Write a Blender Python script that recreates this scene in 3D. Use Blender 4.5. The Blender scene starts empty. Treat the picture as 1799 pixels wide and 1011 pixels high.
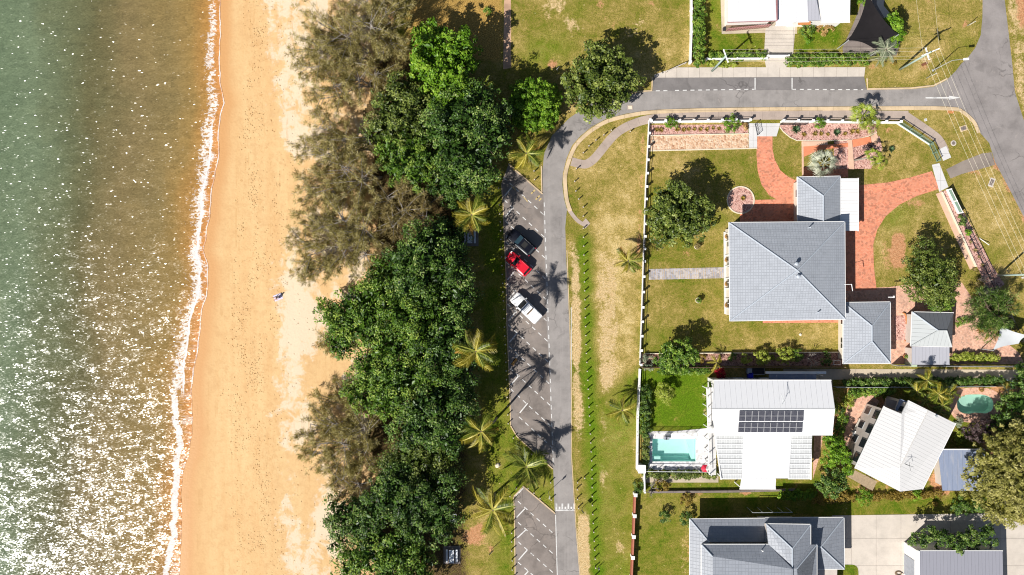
import bpy, bmesh, math, random
import numpy as np
from mathutils import Vector, Matrix
SC = bpy.context.scene
COL = SC.collection
random.seed(7)
RNG = np.random.default_rng(7)
PI = math.pi
# ---------------------------------------------------------------- camera, sky, sun, exposure
S, H, CX, CY = 0.085, 105.0, 899.5, 505.5      # metres per photo pixel on the ground, flying height
cam = bpy.data.cameras.new('camera')
cam.sensor_width = 36.0
cam.lens = 36.0 * H / (1799 * S)
cam.clip_end = 5000
cam_o = bpy.data.objects.new('camera', cam)
cam_o.location = (0, 0, H)
COL.objects.link(cam_o)
SC.camera = cam_o
SUN_EL = math.radians(42)
SX, SY = 0.745, 0.667                           # direction in which shadows fall
world = bpy.data.worlds.new('World'); SC.world = world; world.use_nodes = True
wn = world.node_tree.nodes; wl = world.node_tree.links
bg = wn['Background']
sky = wn.new('ShaderNodeTexSky'); sky.sky_type = 'NISHITA'; sky.sun_disc = False
sky.sun_elevation = SUN_EL
sky.sun_rotation = math.atan2(-SX, -SY) % (2 * PI)
wl.new(sky.outputs[0], bg.inputs[0]); bg.inputs[1].default_value = 0.05
sl = bpy.data.lights.new('sun', 'SUN'); sl.energy = 5.0; sl.angle = math.radians(0.5); sl.color = (1.0, 0.96, 0.9)
so = bpy.data.objects.new('sun', sl); COL.objects.link(so)
so.rotation_euler = Vector((SX * math.cos(SUN_EL), SY * math.cos(SUN_EL), -math.sin(SUN_EL))).to_track_quat('-Z', 'Y').to_euler()
so.location = (-60, -55, 80)
vs = SC.view_settings
vs.view_transform = 'Standard'; vs.look = 'None'; vs.gamma = 1; vs.use_curve_mapping = False
vs.exposure = 0.45
SC.cycles.filter_width = 1.1
# ---------------------------------------------------------------- helpers
def W(px, py, h=0.0):
    k = S * (1 - h / H)
    return Vector(((px - CX) * k, (CY - py) * k, h))
def P2(pts, h=0.0): return [W(x, y, h) for x, y in pts]
def prop(o, label=None, cat=None, group=None, kind=None):
    if label: o['label'] = label
    if cat: o['category'] = cat
    if group: o['group'] = group
    if kind: o['kind'] = kind
    return o
def thing(name, label, cat, loc=(0, 0, 0), rz=0.0, group=None):
    o = bpy.data.objects.new(name, None); COL.objects.link(o)
    o.location = loc; o.rotation_euler = (0, 0, rz); o.empty_display_size = 0.2
    return prop(o, label, cat, group)
def dup(root, loc, rz=0.0, label=None, sc=None):
    def cp(o, par):
        c = o.copy(); COL.objects.link(c)
        if par: c.parent = par
        for ch in KIDS.get(o.name, ()): 
            k = cp(ch, c); KIDS.setdefault(c.name, []).append(k)
        return c
    r = cp(root, None); r.location = loc; r.rotation_euler = (0, 0, rz)
    if sc: r.scale = (sc, sc, sc)
    if label: r['label'] = label
    return r
KIDS = {}
class MB:
    def __init__(s): s.v = []; s.f = []; s.uv = None
    def add(s, vs, fs):
        n = len(s.v); s.v += [tuple(v) for v in vs]; s.f += [tuple(i + n for i in f) for f in fs]; return s
    def box(s, c, d, rz=0.0, tilt=None):
        x, y, z = d[0] / 2, d[1] / 2, d[2] / 2
        R = Matrix.Rotation(rz, 3, 'Z')
        if tilt is not None: R = R @ tilt
        vs = [Vector(c) + R @ Vector((a * x, b * y, e * z)) for e in (-1, 1) for a, b in ((-1, -1), (1, -1), (1, 1), (-1, 1))]
        return s.add(vs, [(3, 2, 1, 0), (4, 5, 6, 7), (0, 1, 5, 4), (1, 2, 6, 5), (2, 3, 7, 6), (3, 0, 4, 7)])
    def prism(s, poly, z0, z1, inset=0.0):
        n = len(poly); p = [(q[0], q[1]) for q in poly]
        a = sum(p[i][0] * p[(i + 1) % n][1] - p[(i + 1) % n][0] * p[i][1] for i in range(n))
        if a < 0: p = p[::-1]
        vs = [(x, y, z0) for x, y in p]; top = p
        if inset:
            top = []
            for i in range(n):
                a0, b0, c0 = Vector(p[i - 1]), Vector(p[i]), Vector(p[(i + 1) % n])
                d1 = (b0 - a0).normalized(); d2 = (c0 - b0).normalized()
                nn = Vector((-d1.y - d2.y, d1.x + d2.x)); nn = nn / max(nn.length, 1e-6)
                top.append(tuple(b0 + nn * inset))
        vs += [(x, y, z1) for x, y in top]
        return s.add(vs, [tuple(range(n))[::-1], tuple(range(n, 2 * n))] + [(i, (i + 1) % n, n + (i + 1) % n, n + i) for i in range(n)])
    def tube(s, pts, rad, n=6, cap=True):
        pts = [Vector(p) for p in pts]; m = len(pts)
        if not hasattr(rad, '__len__'): rad = [rad] * m
        vs = []; fs = []
        up = Vector((0, 0, 1))
        for i, p in enumerate(pts):
            d = (pts[min(i + 1, m - 1)] - pts[max(i - 1, 0)]).normalized()
            a = d.cross(up if abs(d.z) < 0.95 else Vector((1, 0, 0))).normalized(); b = a.cross(d)
            for k in range(n):
                t = 2 * PI * k / n
                vs.append(p + (a * math.cos(t) + b * math.sin(t)) * rad[i])
        for i in range(m - 1):
            for k in range(n):
                fs.append((i * n + k, (i + 1) * n + k, (i + 1) * n + (k + 1) % n, i * n + (k + 1) % n))
        if cap: fs += [tuple(range(n)), tuple(range((m - 1) * n, m * n))[::-1]]
        return s.add(vs, fs)
    def lathe(s, prof, c=(0, 0, 0), n=16):
        vs = []; fs = []; m = len(prof)
        for r, z in prof:
            for k in range(n):
                t = 2 * PI * k / n; vs.append((c[0] + r * math.cos(t), c[1] + r * math.sin(t), c[2] + z))
        for i in range(m - 1):
            for k in range(n):
                fs.append((i * n + k, i * n + (k + 1) % n, (i + 1) * n + (k + 1) % n, (i + 1) * n + k))
        fs += [tuple(range(n))[::-1], tuple(range((m - 1) * n, m * n))]
        return s.add(vs, fs)
    def sheet(s, poly, z):
        n = len(poly); p = [(q[0], q[1]) for q in poly]
        a = sum(p[i][0] * p[(i + 1) % n][1] - p[(i + 1) % n][0] * p[i][1] for i in range(n))
        if a < 0: p = p[::-1]
        return s.add([(x, y, z) for x, y in p], [tuple(range(n))])
    def ribbon(s, pts, w, z0, z1=None):
        """strip of width w along world polyline pts; a slab if z1 given"""
        pts = [Vector((p[0], p[1], 0)) for p in pts]; m = len(pts); L = []; R = []
        for i, p in enumerate(pts):
            d = (pts[min(i + 1, m - 1)] - pts[max(i - 1, 0)]).normalized(); nn = Vector((-d.y, d.x, 0)) * w / 2
            L.append(p + nn); R.append(p - nn)
        if z1 is None:
            vs = [(q.x, q.y, z0) for a, b in zip(L, R) for q in (a, b)]
            return s.add(vs, [(2 * i, 2 * i + 1, 2 * i + 3, 2 * i + 2) for i in range(m - 1)])
        vs = [(q.x, q.y, z) for a, b in zip(L, R) for q, z in ((a, z0), (b, z0), (b, z1), (a, z1))]
        fs = []
        for i in range(m - 1):
            a, b = 4 * i, 4 * i + 4
            for k in range(4): fs.append((a + k, b + k, b + (k + 1) % 4, a + (k + 1) % 4))
        fs += [(0, 1, 2, 3), (4 * m - 1, 4 * m - 2, 4 * m - 3, 4 * m - 4)]
        return s.add(vs, fs)
    def mesh(s, name, off=(0, 0, 0), smooth=False):
        me = bpy.data.meshes.new(name)
        o = Vector(off)
        me.from_pydata([(v[0] - o.x, v[1] - o.y, v[2] - o.z) for v in s.v], [], s.f)
        if smooth: me.polygons.foreach_set('use_smooth', [True] * len(me.polygons))
        me.update()
        return me
def put(name, me, mat, parent=None):
    o = bpy.data.objects.new(name, me); COL.objects.link(o)
    if mat is not None and not me.materials: me.materials.append(mat)
    if parent is not None:
        o.parent = parent; KIDS.setdefault(parent.name, []).append(o)
    return o
def org(o):
    v = Vector((0, 0, 0))
    while o is not None: v += Vector(o.location); o = o.parent
    return v
def part(name, mb, mat, parent, smooth=False, label=None):
    """world-space geometry as a child of parent (unrotated chain)"""
    o = put(name, mb.mesh(name, org(parent), smooth), mat, parent)
    if label: o['label'] = label
    return o
def lpart(name, mb, mat, parent, smooth=False): return put(name, mb.mesh(name, (0, 0, 0), smooth), mat, parent)
def struct(name, mb, mat, label=None, cat=None, kind='structure', smooth=False):
    o = put(name, mb.mesh(name, (0, 0, 0), smooth), mat); return prop(o, label, cat, None, kind)
def single(name, mb, mat, label, cat, loc=(0, 0, 0), group=None, smooth=False):
    o = put(name, mb.mesh(name, loc, smooth), mat); o.location = loc; return prop(o, label, cat, group)
def sub_holder(name, parent):
    o = bpy.data.objects.new(name, None); COL.objects.link(o); o.parent = parent; o.empty_display_size = 0.2
    KIDS.setdefault(parent.name, []).append(o); return o
# ---------------------------------------------------------------- materials
class NT:
    def __init__(s, name):
        s.m = bpy.data.materials.new(name); s.m.use_nodes = True
        s.n = s.m.node_tree.nodes; s.l = s.m.node_tree.links; s.b = s.n['Principled BSDF']; s.out = s.n['Material Output']
    def new(s, t, **kw):
        x = s.n.new(t)
        for k, v in kw.items(): setattr(x, k, v)
        return x
    def link(s, a, b): s.l.new(a, b)
    def coord(s, kind='Object', scale=None):
        t = s.new('ShaderNodeTexCoord').outputs[kind]
        if scale is None: return t
        mp = s.new('ShaderNodeMapping'); mp.inputs['Scale'].default_value = scale
        s.link(t, mp.inputs[0]); return mp.outputs[0]
    def noise(s, vec, scale, detail=4, rough=0.55, dist=0.0):
        x = s.new('ShaderNodeTexNoise'); x.inputs['Scale'].default_value = scale; x.inputs['Detail'].default_value = detail
        x.inputs['Roughness'].default_value = rough; x.inputs['Distortion'].default_value = dist
        s.link(vec, x.inputs['Vector']); return x.outputs['Fac']
    def math(s, op, a, b=None, c=None, clamp=False):
        x = s.new('ShaderNodeMath', operation=op, use_clamp=clamp)
        for i, v in enumerate((a, b, c)):
            if v is None: continue
            if isinstance(v, (int, float)): x.inputs[i].default_value = v
            else: s.link(v, x.inputs[i])
        return x.outputs[0]
    def ramp(s, f, stops, interp='LINEAR'):
        x = s.new('ShaderNodeValToRGB'); e = x.color_ramp; e.interpolation = interp
        while len(e.elements) < len(stops): e.elements.new(0.5)
        for el, (p, c) in zip(e.elements, stops):
            el.position = p; el.color = (c[0], c[1], c[2], 1) if hasattr(c, '__len__') else (c, c, c, 1)
        s.link(f, x.inputs[0]); return x.outputs[0]
    def step(s, f, a, b):
        x = s.new('ShaderNodeMapRange', interpolation_type='SMOOTHSTEP'); x.inputs[1].default_value = a; x.inputs[2].default_value = b
        s.link(f, x.inputs[0]); return x.outputs[0]
    def mix(s, f, a, b, mode='MIX'):
        x = s.new('ShaderNodeMix', data_type='RGBA', blend_type=mode)
        if isinstance(f, (int, float)): x.inputs[0].default_value = f
        else: s.link(f, x.inputs[0])
        for i, v in ((6, a), (7, b)):
            if hasattr(v, '__len__'): x.inputs[i].default_value = (v[0], v[1], v[2], 1)
            else: s.link(v, x.inputs[i])
        return x.outputs[2]
    def attr(s, name, out='Color'):
        x = s.new('ShaderNodeAttribute', attribute_name=name); return x.outputs[out]
    def sep(s, c):
        x = s.new('ShaderNodeSeparateColor'); s.link(c, x.inputs[0]); return x.outputs
    def bump(s, hgt, dist, strength=1.0):
        x = s.new('ShaderNodeBump'); x.inputs['Strength'].default_value = strength; x.inputs['Distance'].default_value = dist
        s.link(hgt, x.inputs['Height']); s.link(x.outputs[0], s.b.inputs['Normal'])
    def fin(s, col, rough=0.8, spec=0.3, metal=0.0):
        if hasattr(col, '__len__'): s.b.inputs['Base Color'].default_value = (col[0], col[1], col[2], 1)
        else: s.link(col, s.b.inputs['Base Color'])
        if isinstance(rough, (int, float)): s.b.inputs['Roughness'].default_value = rough
        else: s.link(rough, s.b.inputs['Roughness'])
        s.b.inputs['Specular IOR Level'].default_value = spec; s.b.inputs['Metallic'].default_value = metal
        return s.m
def hx(r, g, b, k=1.0):
    f = lambda c: (c / 255 / 12.92 if c < 11 else ((c / 255 + 0.055) / 1.055) ** 2.4) * k
    return (f(r), f(g), f(b))
KA = 0.74           # photo pixel -> surface albedo
def A(r, g, b): return hx(r, g, b, KA)
def plain(name, col, rough=0.6, var=0.12, scale=2.0, spec=0.3, metal=0.0, bump=0.0, wear=0.0):
    t = NT(name); v = t.coord('Object')
    n = t.noise(v, scale, 5, 0.6)
    lo = tuple(c * (1 - var) for c in col); hi = tuple(min(c * (1 + var), 0.9) for c in col)
    c = t.ramp(n, [(0.3, lo), (0.7, hi)])
    if wear:
        n2 = t.noise(v, scale * 0.25, 6, 0.65)
        c = t.mix(t.step(n2, 0.52, 0.68), c, tuple(x * (1 - wear) for x in col))
    if bump: t.bump(n, bump)
    return t.fin(c, rough, spec, metal)
def concrete(name, col, joint=None, stain=0.3, rz=0.0):
    t = NT(name); v = t.coord('Object')
    n = t.noise(v, 0.5, 6, 0.65); n2 = t.noise(v, 5.0, 4, 0.7); n3 = t.noise(v, 0.12, 5, 0.6)
    c = t.ramp(n, [(0.3, tuple(x * (1 - stain) for x in col)), (0.55, col), (0.8, tuple(min(.85, x * 1.1) for x in col))])
    c = t.mix(t.math('MULTIPLY', t.step(n2, 0.5, 0.75), 0.25), c, tuple(x * 0.7 for x in col))
    c = t.mix(t.math('MULTIPLY', t.step(n3, 0.5, 0.7), 0.3), c, tuple(x * 0.75 for x in col))
    if joint:
        br = t.new('ShaderNodeTexBrick'); br.inputs['Scale'].default_value = 1.0; br.inputs['Mortar Size'].default_value = 0.018
        br.inputs['Brick Width'].default_value = joint; br.inputs['Row Height'].default_value = joint; br.offset = 0
        br.inputs['Color1'].default_value = br.inputs['Color2'].default_value = (1, 1, 1, 1); br.inputs['Mortar'].default_value = (0.45, 0.43, 0.4, 1)
        mp = t.new('ShaderNodeMapping'); mp.inputs['Rotation'].default_value = (0, 0, rz); t.link(v, mp.inputs[0]); t.link(mp.outputs[0], br.inputs['Vector'])
        c = t.mix(1.0, c, br.outputs['Color'], 'MULTIPLY')
    t.bump(n2, 0.01)
    return t.fin(c, 0.85, 0.2)
def paving(name, c1, c2, mortar, bw=0.24, bh=0.12, rz=0.0, msize=0.012):
    t = NT(name); v = t.coord('Object')
    mp = t.new('ShaderNodeMapping'); mp.inputs['Rotation'].default_value = (0, 0, rz); t.link(v, mp.inputs[0])
    br = t.new('ShaderNodeTexBrick'); br.inputs['Scale'].default_value = 1.0; br.inputs['Mortar Size'].default_value = msize
    br.inputs['Brick Width'].default_value = bw; br.inputs['Row Height'].default_value = bh
    br.inputs['Color1'].default_value = (*c1, 1); br.inputs['Color2'].default_value = (*c2, 1); br.inputs['Mortar'].default_value = (*mortar, 1)
    t.link(mp.outputs[0], br.inputs['Vector'])
    vo = t.new('ShaderNodeTexVoronoi'); vo.inputs['Scale'].default_value = 3.4; t.link(mp.outputs[0], vo.inputs['Vector'])
    s = t.sep(vo.outputs['Color'])
    c = t.mix(t.math('MULTIPLY', t.step(s[0], 0.72, 0.8), 0.55), br.outputs['Color'], tuple(x * 0.45 for x in c1))
    c = t.mix(t.math('MULTIPLY', t.step(s[1], 0.75, 0.85), 0.5), c, tuple(min(.8, x * 1.5) for x in c2))
    n = t.noise(v, 0.35, 6, 0.65)
    c = t.mix(t.math('MULTIPLY', t.step(n, 0.45, 0.7), 0.35), c, tuple(x * 0.62 for x in c1))
    t.bump(br.outputs['Fac'], -0.006)
    return t.fin(c, 0.85, 0.2)
def gravel(name, cols, scale=5.0):
    t = NT(name); v = t.coord('Object')
    vo = t.new('ShaderNodeTexVoronoi'); vo.inputs['Scale'].default_value = scale; t.link(v, vo.inputs['Vector'])
    s = t.sep(vo.outputs['Color'])
    c = t.ramp(s[0], [(i / (len(cols) - 1), k) for i, k in enumerate(cols)])
    n = t.noise(v, 0.8, 5, 0.65)
    c = t.mix(t.math('MULTIPLY', t.step(n, 0.5, 0.75), 0.4), c, tuple(x * 0.6 for x in cols[0]))
    t.bump(t.math('SUBTRACT', 1.0, vo.outputs['Distance']), 0.06)
    return t.fin(c, 0.95, 0.1)
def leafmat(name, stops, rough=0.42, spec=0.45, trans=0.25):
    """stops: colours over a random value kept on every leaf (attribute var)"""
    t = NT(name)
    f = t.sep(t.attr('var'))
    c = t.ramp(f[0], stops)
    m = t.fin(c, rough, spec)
    tr = t.new('ShaderNodeBsdfTranslucent'); t.link(t.mix(1.0, c, (1.0, 1.0, 0.55), 'MULTIPLY'), tr.inputs[0])
    mx = t.new('ShaderNodeMixShader'); mx.inputs[0].default_value = trans
    t.link(t.b.outputs[0], mx.inputs[1]); t.link(tr.outputs[0], mx.inputs[2]); t.link(mx.outputs[0], t.out.inputs[0])
    return m
def rooftile(name, col, tw=0.4, th=0.36, dark=0.72, rough=0.5, var=0.05, metal=0.0):
    t = NT(name); uv = t.coord('UV')
    br = t.new('ShaderNodeTexBrick'); br.inputs['Scale'].default_value = 1.0; br.inputs['Mortar Size'].default_value = 0.03
    br.inputs['Mortar Smooth'].default_value = 0.4
    br.inputs['Brick Width'].default_value = tw; br.inputs['Row Height'].default_value = th; br.offset = 0
    br.inputs['Color1'].default_value = (*[c * (1 - var) for c in col], 1); br.inputs['Color2'].default_value = (*[c * (1 + var) for c in col], 1)
    br.inputs['Mortar'].default_value = (*[c * dark for c in col], 1)
    t.link(uv, br.inputs['Vector'])
    n = t.noise(uv, 0.6, 6, 0.65); n2 = t.noise(t.coord('UV', (3.0, 0.25, 1)), 1.0, 4, 0.6)
    c = t.mix(t.math('MULTIPLY', t.step(n, 0.46, 0.72), 0.26), br.outputs['Color'], tuple(x * 0.6 for x in col))
    c = t.mix(t.math('MULTIPLY', t.step(n2, 0.5, 0.75), 0.12), c, tuple(min(.85, x * 1.25) for x in col))
    w = t.new('ShaderNodeTexWave', wave_type='BANDS', bands_direction='Y'); w.inputs['Scale'].default_value = 1 / th * 0.5 / 1.0 * 0.314 * 2
    t.link(uv, w.inputs['Vector'])
    t.bump(br.outputs['Fac'], -0.02)
    return t.fin(c, rough, 0.35, metal)
def sheetmetal(name, col, pitch=0.5, dark=0.8, rough=0.45, stain=0.25, stcol=None):
    """ribbed roof sheet: ribs run down the slope (v)"""
    t = NT(name); uv = t.coord('UV')
    br = t.new('ShaderNodeTexBrick'); br.inputs['Scale'].default_value = 1.0; br.inputs['Mortar Size'].default_value = 0.025; br.offset = 0
    br.inputs['Mortar Smooth'].default_value = 0.6
    br.inputs['Brick Width'].default_value = pitch; br.inputs['Row Height'].default_value = 60
    br.inputs['Color1'].default_value = br.inputs['Color2'].default_value = (*col, 1); br.inputs['Mortar'].default_value = (*[c * dark for c in col], 1)
    t.link(uv, br.inputs['Vector'])
    n = t.noise(t.coord('UV', (2.0, 0.4, 1)), 0.8, 6, 0.65); n2 = t.noise(uv, 3.0, 4, 0.7)
    sc = stcol or tuple(x * 0.6 for x in col)
    c = t.mix(t.math('MULTIPLY', t.step(n, 0.45, 0.75), stain), br.outputs['Color'], sc)
    c = t.mix(t.math('MULTIPLY', t.step(n2, 0.55, 0.75), stain * 0.5), c, sc)
    t.bump(br.outputs['Fac'], 0.025)
    return t.fin(c, rough, 0.35)
M = {}
M['white_paint'] = plain('white paint', (0.8, 0.79, 0.77), 0.5, 0.04, 1.5)
M['white_wall'] = plain('white render', (0.75, 0.73, 0.7), 0.7, 0.05, 1.2, wear=0.08)
M['cream_wall'] = plain('cream wall', (0.62, 0.56, 0.47), 0.7, 0.06, 1.2, wear=0.1)
M['grey_wall'] = plain('grey beige wall', (0.52, 0.46, 0.41), 0.7, 0.06, 1.2)
M['dark_metal'] = plain('dark metal', (0.03, 0.03, 0.035), 0.45, 0.1)
M['grey_metal'] = plain('galvanised metal', (0.45, 0.47, 0.48), 0.4, 0.1, 3, 0.5, 0.3)
M['green_metal'] = plain('green steel', (0.16, 0.25, 0.2), 0.5, 0.1, 3)
M['timber'] = plain('weathered timber', (0.2, 0.14, 0.09), 0.8, 0.25, 3, bump=0.01)
M['pale_timber'] = plain('pale timber cap', (0.5, 0.45, 0.38), 0.8, 0.2, 4)
M['bark'] = plain('bark', (0.14, 0.1, 0.07), 0.9, 0.3, 3, bump=0.03)
M['grey_bark'] = plain('grey bark', (0.3, 0.27, 0.24), 0.9, 0.25, 3, bump=0.02)
M['palm_trunk'] = plain('palm trunk', (0.27, 0.24, 0.2), 0.9, 0.25, 4, bump=0.02)
M['terracotta'] = plain('terracotta', (0.48, 0.2, 0.07), 0.8, 0.15, 4)
M['cream_conc'] = plain('cream cast stone', (0.68, 0.6, 0.46), 0.8, 0.1, 3)
M['kerb'] = concrete('kerb concrete', A(232, 206, 168), 2.4, 0.28)
M['path'] = concrete('footpath concrete', A(196, 178, 165), None, 0.22)
M['pale_conc'] = concrete('pale concrete', A(226, 215, 202), None, 0.16)
M['drive_conc'] = concrete('beige concrete', A(212, 196, 172), None, 0.2)
M['white_conc'] = concrete('white concrete', A(232, 230, 228), 2.0, 0.08)
M['dark_conc'] = concrete('old grey concrete', A(150, 138, 132), 2.0, 0.3)
M['brick_drive'] = paving('red brick paving', A(250, 172, 138), A(238, 142, 108), A(218, 158, 132), 0.3, 0.16)
M['brick_court'] = paving('pale brick paving', A(250, 204, 178), A(234, 178, 150), A(210, 164, 142), 0.3, 0.16, 0.4)
M['slate'] = paving('slate paving', A(214, 206, 200), A(168, 168, 178), A(206, 178, 140), 0.62, 0.34, PI / 2, 0.03)
M['deck_tile'] = paving('white deck tiles', (0.74, 0.72, 0.71), (0.68, 0.67, 0.68), (0.55, 0.54, 0.55), 0.6, 0.6)
M['pink_gravel'] = gravel('pink gravel', [A(150, 105, 95), A(226, 176, 162), A(236, 196, 182), A(205, 150, 136)], 6)
M['tan_gravel'] = gravel('tan rubble', [A(196, 150, 118), A(236, 196, 160), A(244, 218, 190), A(222, 180, 146)], 4)
M['terr_paint'] = plain('terracotta slab', A(240, 150, 110), 0.7, 0.1, 2, wear=0.2)
M['peach_paint'] = plain('peach slab', A(240, 198, 170), 0.7, 0.08, 2, wear=0.15)
M['road_paint'] = plain('road marking paint', (0.62, 0.61, 0.59), 0.7, 0.14, 5, wear=0.45)
M['yellow_paint'] = plain('worn yellow paint', (0.5, 0.38, 0.16), 0.7, 0.25, 5)
M['orange_paint'] = plain('worn orange paint', (0.55, 0.27, 0.08), 0.7, 0.25, 5)
M['roof_grey'] = rooftile('grey metal tile roof', A(182, 187, 195), dark=0.9)
M['roof_grey2'] = rooftile('slate grey tile roof', A(160, 165, 174), 0.5, 0.45, 0.92)
M['ridge'] = plain('ridge cap', A(196, 204, 214), 0.45, 0.06, 2)
M['roof_white'] = sheetmetal('white roof sheet', (0.7, 0.7, 0.71), 0.76, 0.988, 0.5, 0.05)
M['roof_offwhite'] = sheetmetal('off white roof sheet', (0.62, 0.61, 0.60), 0.5, 0.965, 0.5, 0.10)
M['roof_poly'] = rooftile('polycarbonate roof', (0.5, 0.51, 0.51), 0.36, 0.42, 1.4, 0.3, 0.06)
M['roof_carport'] = sheetmetal('white carport sheet', (0.8, 0.79, 0.78), 0.4, 0.75, 0.45, 0.05)
M['roof_shed_shade'] = sheetmetal('shaded shed sheet', A(112, 115, 120), 0.6, 0.85, 0.5, 0.2)  # darker copy of the shed sheet for roof planes facing away from the sun
M['roof_shed'] = sheetmetal('pale grey green sheet', A(202, 206, 206), 0.6, 0.94, 0.5, 0.1)
M['roof_flat'] = sheetmetal('pale grey sheet', A(196, 196, 204), 0.5, 0.93, 0.5, 0.12)
M['roof_blue'] = sheetmetal('weathered blue grey sheet', A(150, 162, 188), 0.7, 0.92, 0.45, 0.5, A(206, 204, 206))
M['roof_garage'] = sheetmetal('mid grey sheet', A(166, 166, 176), 0.5, 0.95, 0.5, 0.1)
M['pink_trim'] = plain('dusty pink trim', (0.42, 0.2, 0.2), 0.6, 0.1)
M['black_sail'] = plain('black shade cloth', (0.011, 0.009, 0.01), 0.95, 0.2, 1.0)
M['pale_sail'] = plain('pale grey shade cloth', (0.5, 0.52, 0.53), 0.85, 0.06, 1.0)
M['red_petal'] = plain('red petals', (0.55, 0.02, 0.05), 0.6, 0.2, 6)
M['blue_plastic'] = plain('blue plastic', (0.01, 0.02, 0.45), 0.4, 0.1)
M['grey_plastic'] = plain('grey plastic', (0.3, 0.32, 0.36), 0.4, 0.1)
M['glass'] = NT('dark glass').fin((0.02, 0.025, 0.03), 0.08, 0.6)
M['blue_glass'] = NT('tinted glass').fin((0.03, 0.065, 0.09), 0.06, 0.6)
M['rubber'] = plain('rubber', (0.02, 0.02, 0.02), 0.85, 0.2)
M['rock'] = plain('rock', (0.32, 0.2, 0.14), 0.9, 0.3, 3, bump=0.05)
# ================================================================ TERRAIN
def grid_mesh(name, X, Y, Z, mat, keep=None, attrs=None, smooth=True):
    ny, nx = X.shape
    me = bpy.data.meshes.new(name)
    co = np.stack([X, Y, Z], -1).reshape(-1, 3).astype(np.float32)
    i = np.arange(ny * nx).reshape(ny, nx)
    q = np.stack([i[:-1, :-1], i[:-1, 1:], i[1:, 1:], i[1:, :-1]], -1).reshape(-1, 4)
    p0, p1, p3 = co[q[0, 0]], co[q[0, 1]], co[q[0, 3]]
    if np.cross(p1 - p0, p3 - p0)[2] < 0: q = q[:, ::-1]
    if keep is not None: q = q[keep[:-1, :-1].reshape(-1)]
    me.vertices.add(len(co)); me.vertices.foreach_set('co', co.ravel())
    me.loops.add(q.size); me.loops.foreach_set('vertex_index', q.ravel().astype(np.int32))
    me.polygons.add(len(q)); me.polygons.foreach_set('loop_start', np.arange(0, q.size, 4, dtype=np.int32))
    me.polygons.foreach_set('use_smooth', np.full(len(q), smooth))
    for k, v in (attrs or {}).items():
        a = me.color_attributes.new(k, 'FLOAT_COLOR', 'POINT')
        d = np.ones((len(co), 4), np.float32); v = v.reshape(len(co), -1); d[:, :v.shape[1]] = v
        a.data.foreach_set('color', d.ravel())
    me.update(calc_edges=True)
    me.materials.append(mat)
    return me
def sm(x, a, b): t = np.clip((x - a) / (b - a), 0, 1); return t * t * (3 - 2 * t)
def vnoise(x, y, seed, oct=4):
    out = np.zeros_like(x, dtype=float); amp = 0.5; tot = 0
    for o in range(oct):
        xi = np.floor(x).astype(np.int64); yi = np.floor(y).astype(np.int64); fx = x - xi; fy = y - yi
        fx = fx * fx * (3 - 2 * fx); fy = fy * fy * (3 - 2 * fy)
        def h(a, b):
            n = (a * 374761393 + b * 668265263 + (seed + o) * 1442695041) & 0x7fffffff
            n = ((n ^ (n >> 13)) * 1274126177) & 0x7fffffff
            return ((n ^ (n >> 16)) & 0xffff) / 65535.0
        out += amp * ((h(xi, yi) * (1 - fx) + h(xi + 1, yi) * fx) * (1 - fy) + (h(xi, yi + 1) * (1 - fx) + h(xi + 1, yi + 1) * fx) * fy)
        tot += amp; amp *= 0.5; x = x * 2.03 + 11.3; y = y * 2.03 + 5.7
    return out / tot
def curve(tab):
    t = np.array(tab, float); return lambda y: np.interp(y, t[:, 0], t[:, 1])
EDGE = curve([(-200, 380), (0, 388), (60, 388), (100, 386), (150, 388), (180, 394), (205, 388), (230, 385), (270, 385), (300, 379), (330, 373), (400, 365), (440, 358), (470, 365), (500, 364), (520, 362), (545, 355), (580, 352), (620, 347), (650, 340), (690, 336), (760, 337), (800, 331), (830, 322), (870, 318), (900, 320), (940, 318), (1011, 315), (1200, 312)])
FOAM = curve([(-200, 356), (0, 362), (100, 359), (200, 357), (250, 350), (300, 341), (350, 332), (400, 328), (450, 328), (500, 334), (520, 328), (550, 314), (600, 302), (640, 294), (690, 302), (720, 305), (760, 311), (800, 309), (850, 307), (900, 306), (950, 300), (1011, 292), (1200, 285)])
def shore_z(d):            # d = photo px inland of the water edge
    return np.where(d > 0, -0.5 + 0.5 * sm(d, 0, 190), -0.5 + np.minimum(d, 0) * 0.012) - 0.012
def wob(y): return 3.0 * (vnoise(y * 0.05, y * 0, 3, 3) - 0.5) + 4.5 * np.abs(vnoise(y * 0.045, y * 0, 9, 3) - 0.5)
# ---- sea
t = NT('sea water'); v = t.coord('Object')
base = t.attr('water')
n1 = t.noise(t.coord('Object', (0.25, 0.8, 1)), 0.9, 5, 0.6); n2 = t.noise(v, 0.16, 4, 0.6)
c = t.mix(t.math('MULTIPLY', t.step(n1, 0.4, 0.75), 0.3), base, t.mix(1.0, base, (1.35, 1.3, 1.25), 'MULTIPLY'))
c = t.mix(t.math('MULTIPLY', t.step(n2, 0.45, 0.7), 0.3), c, t.mix(1.0, base, (0.7, 0.74, 0.72), 'MULTIPLY'))
fo = t.sep(t.attr('foam'))
fv = t.coord('Object', (0.8, 1.4, 1))
r1 = t.math('ABSOLUTE', t.math('SUBTRACT', t.noise(fv, 1.3, 4, 0.6, 0.4), 0.5)); r2 = t.noise(fv, 2.2, 5, 0.7)
lace = t.math('SUBTRACT', 1.0, t.math('MULTIPLY', r1, 11.0))
lace = t.math('ADD', t.math('MULTIPLY', lace, 0.55), t.math('MULTIPLY', t.math('SUBTRACT', r2, 0.5), 2.6))
lv = t.math('ADD', lace, t.math('MULTIPLY', t.math('SUBTRACT', fo[0], 0.5), 3.4))
sv = t.coord('Object', (0.25, 2.6, 1))
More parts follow.
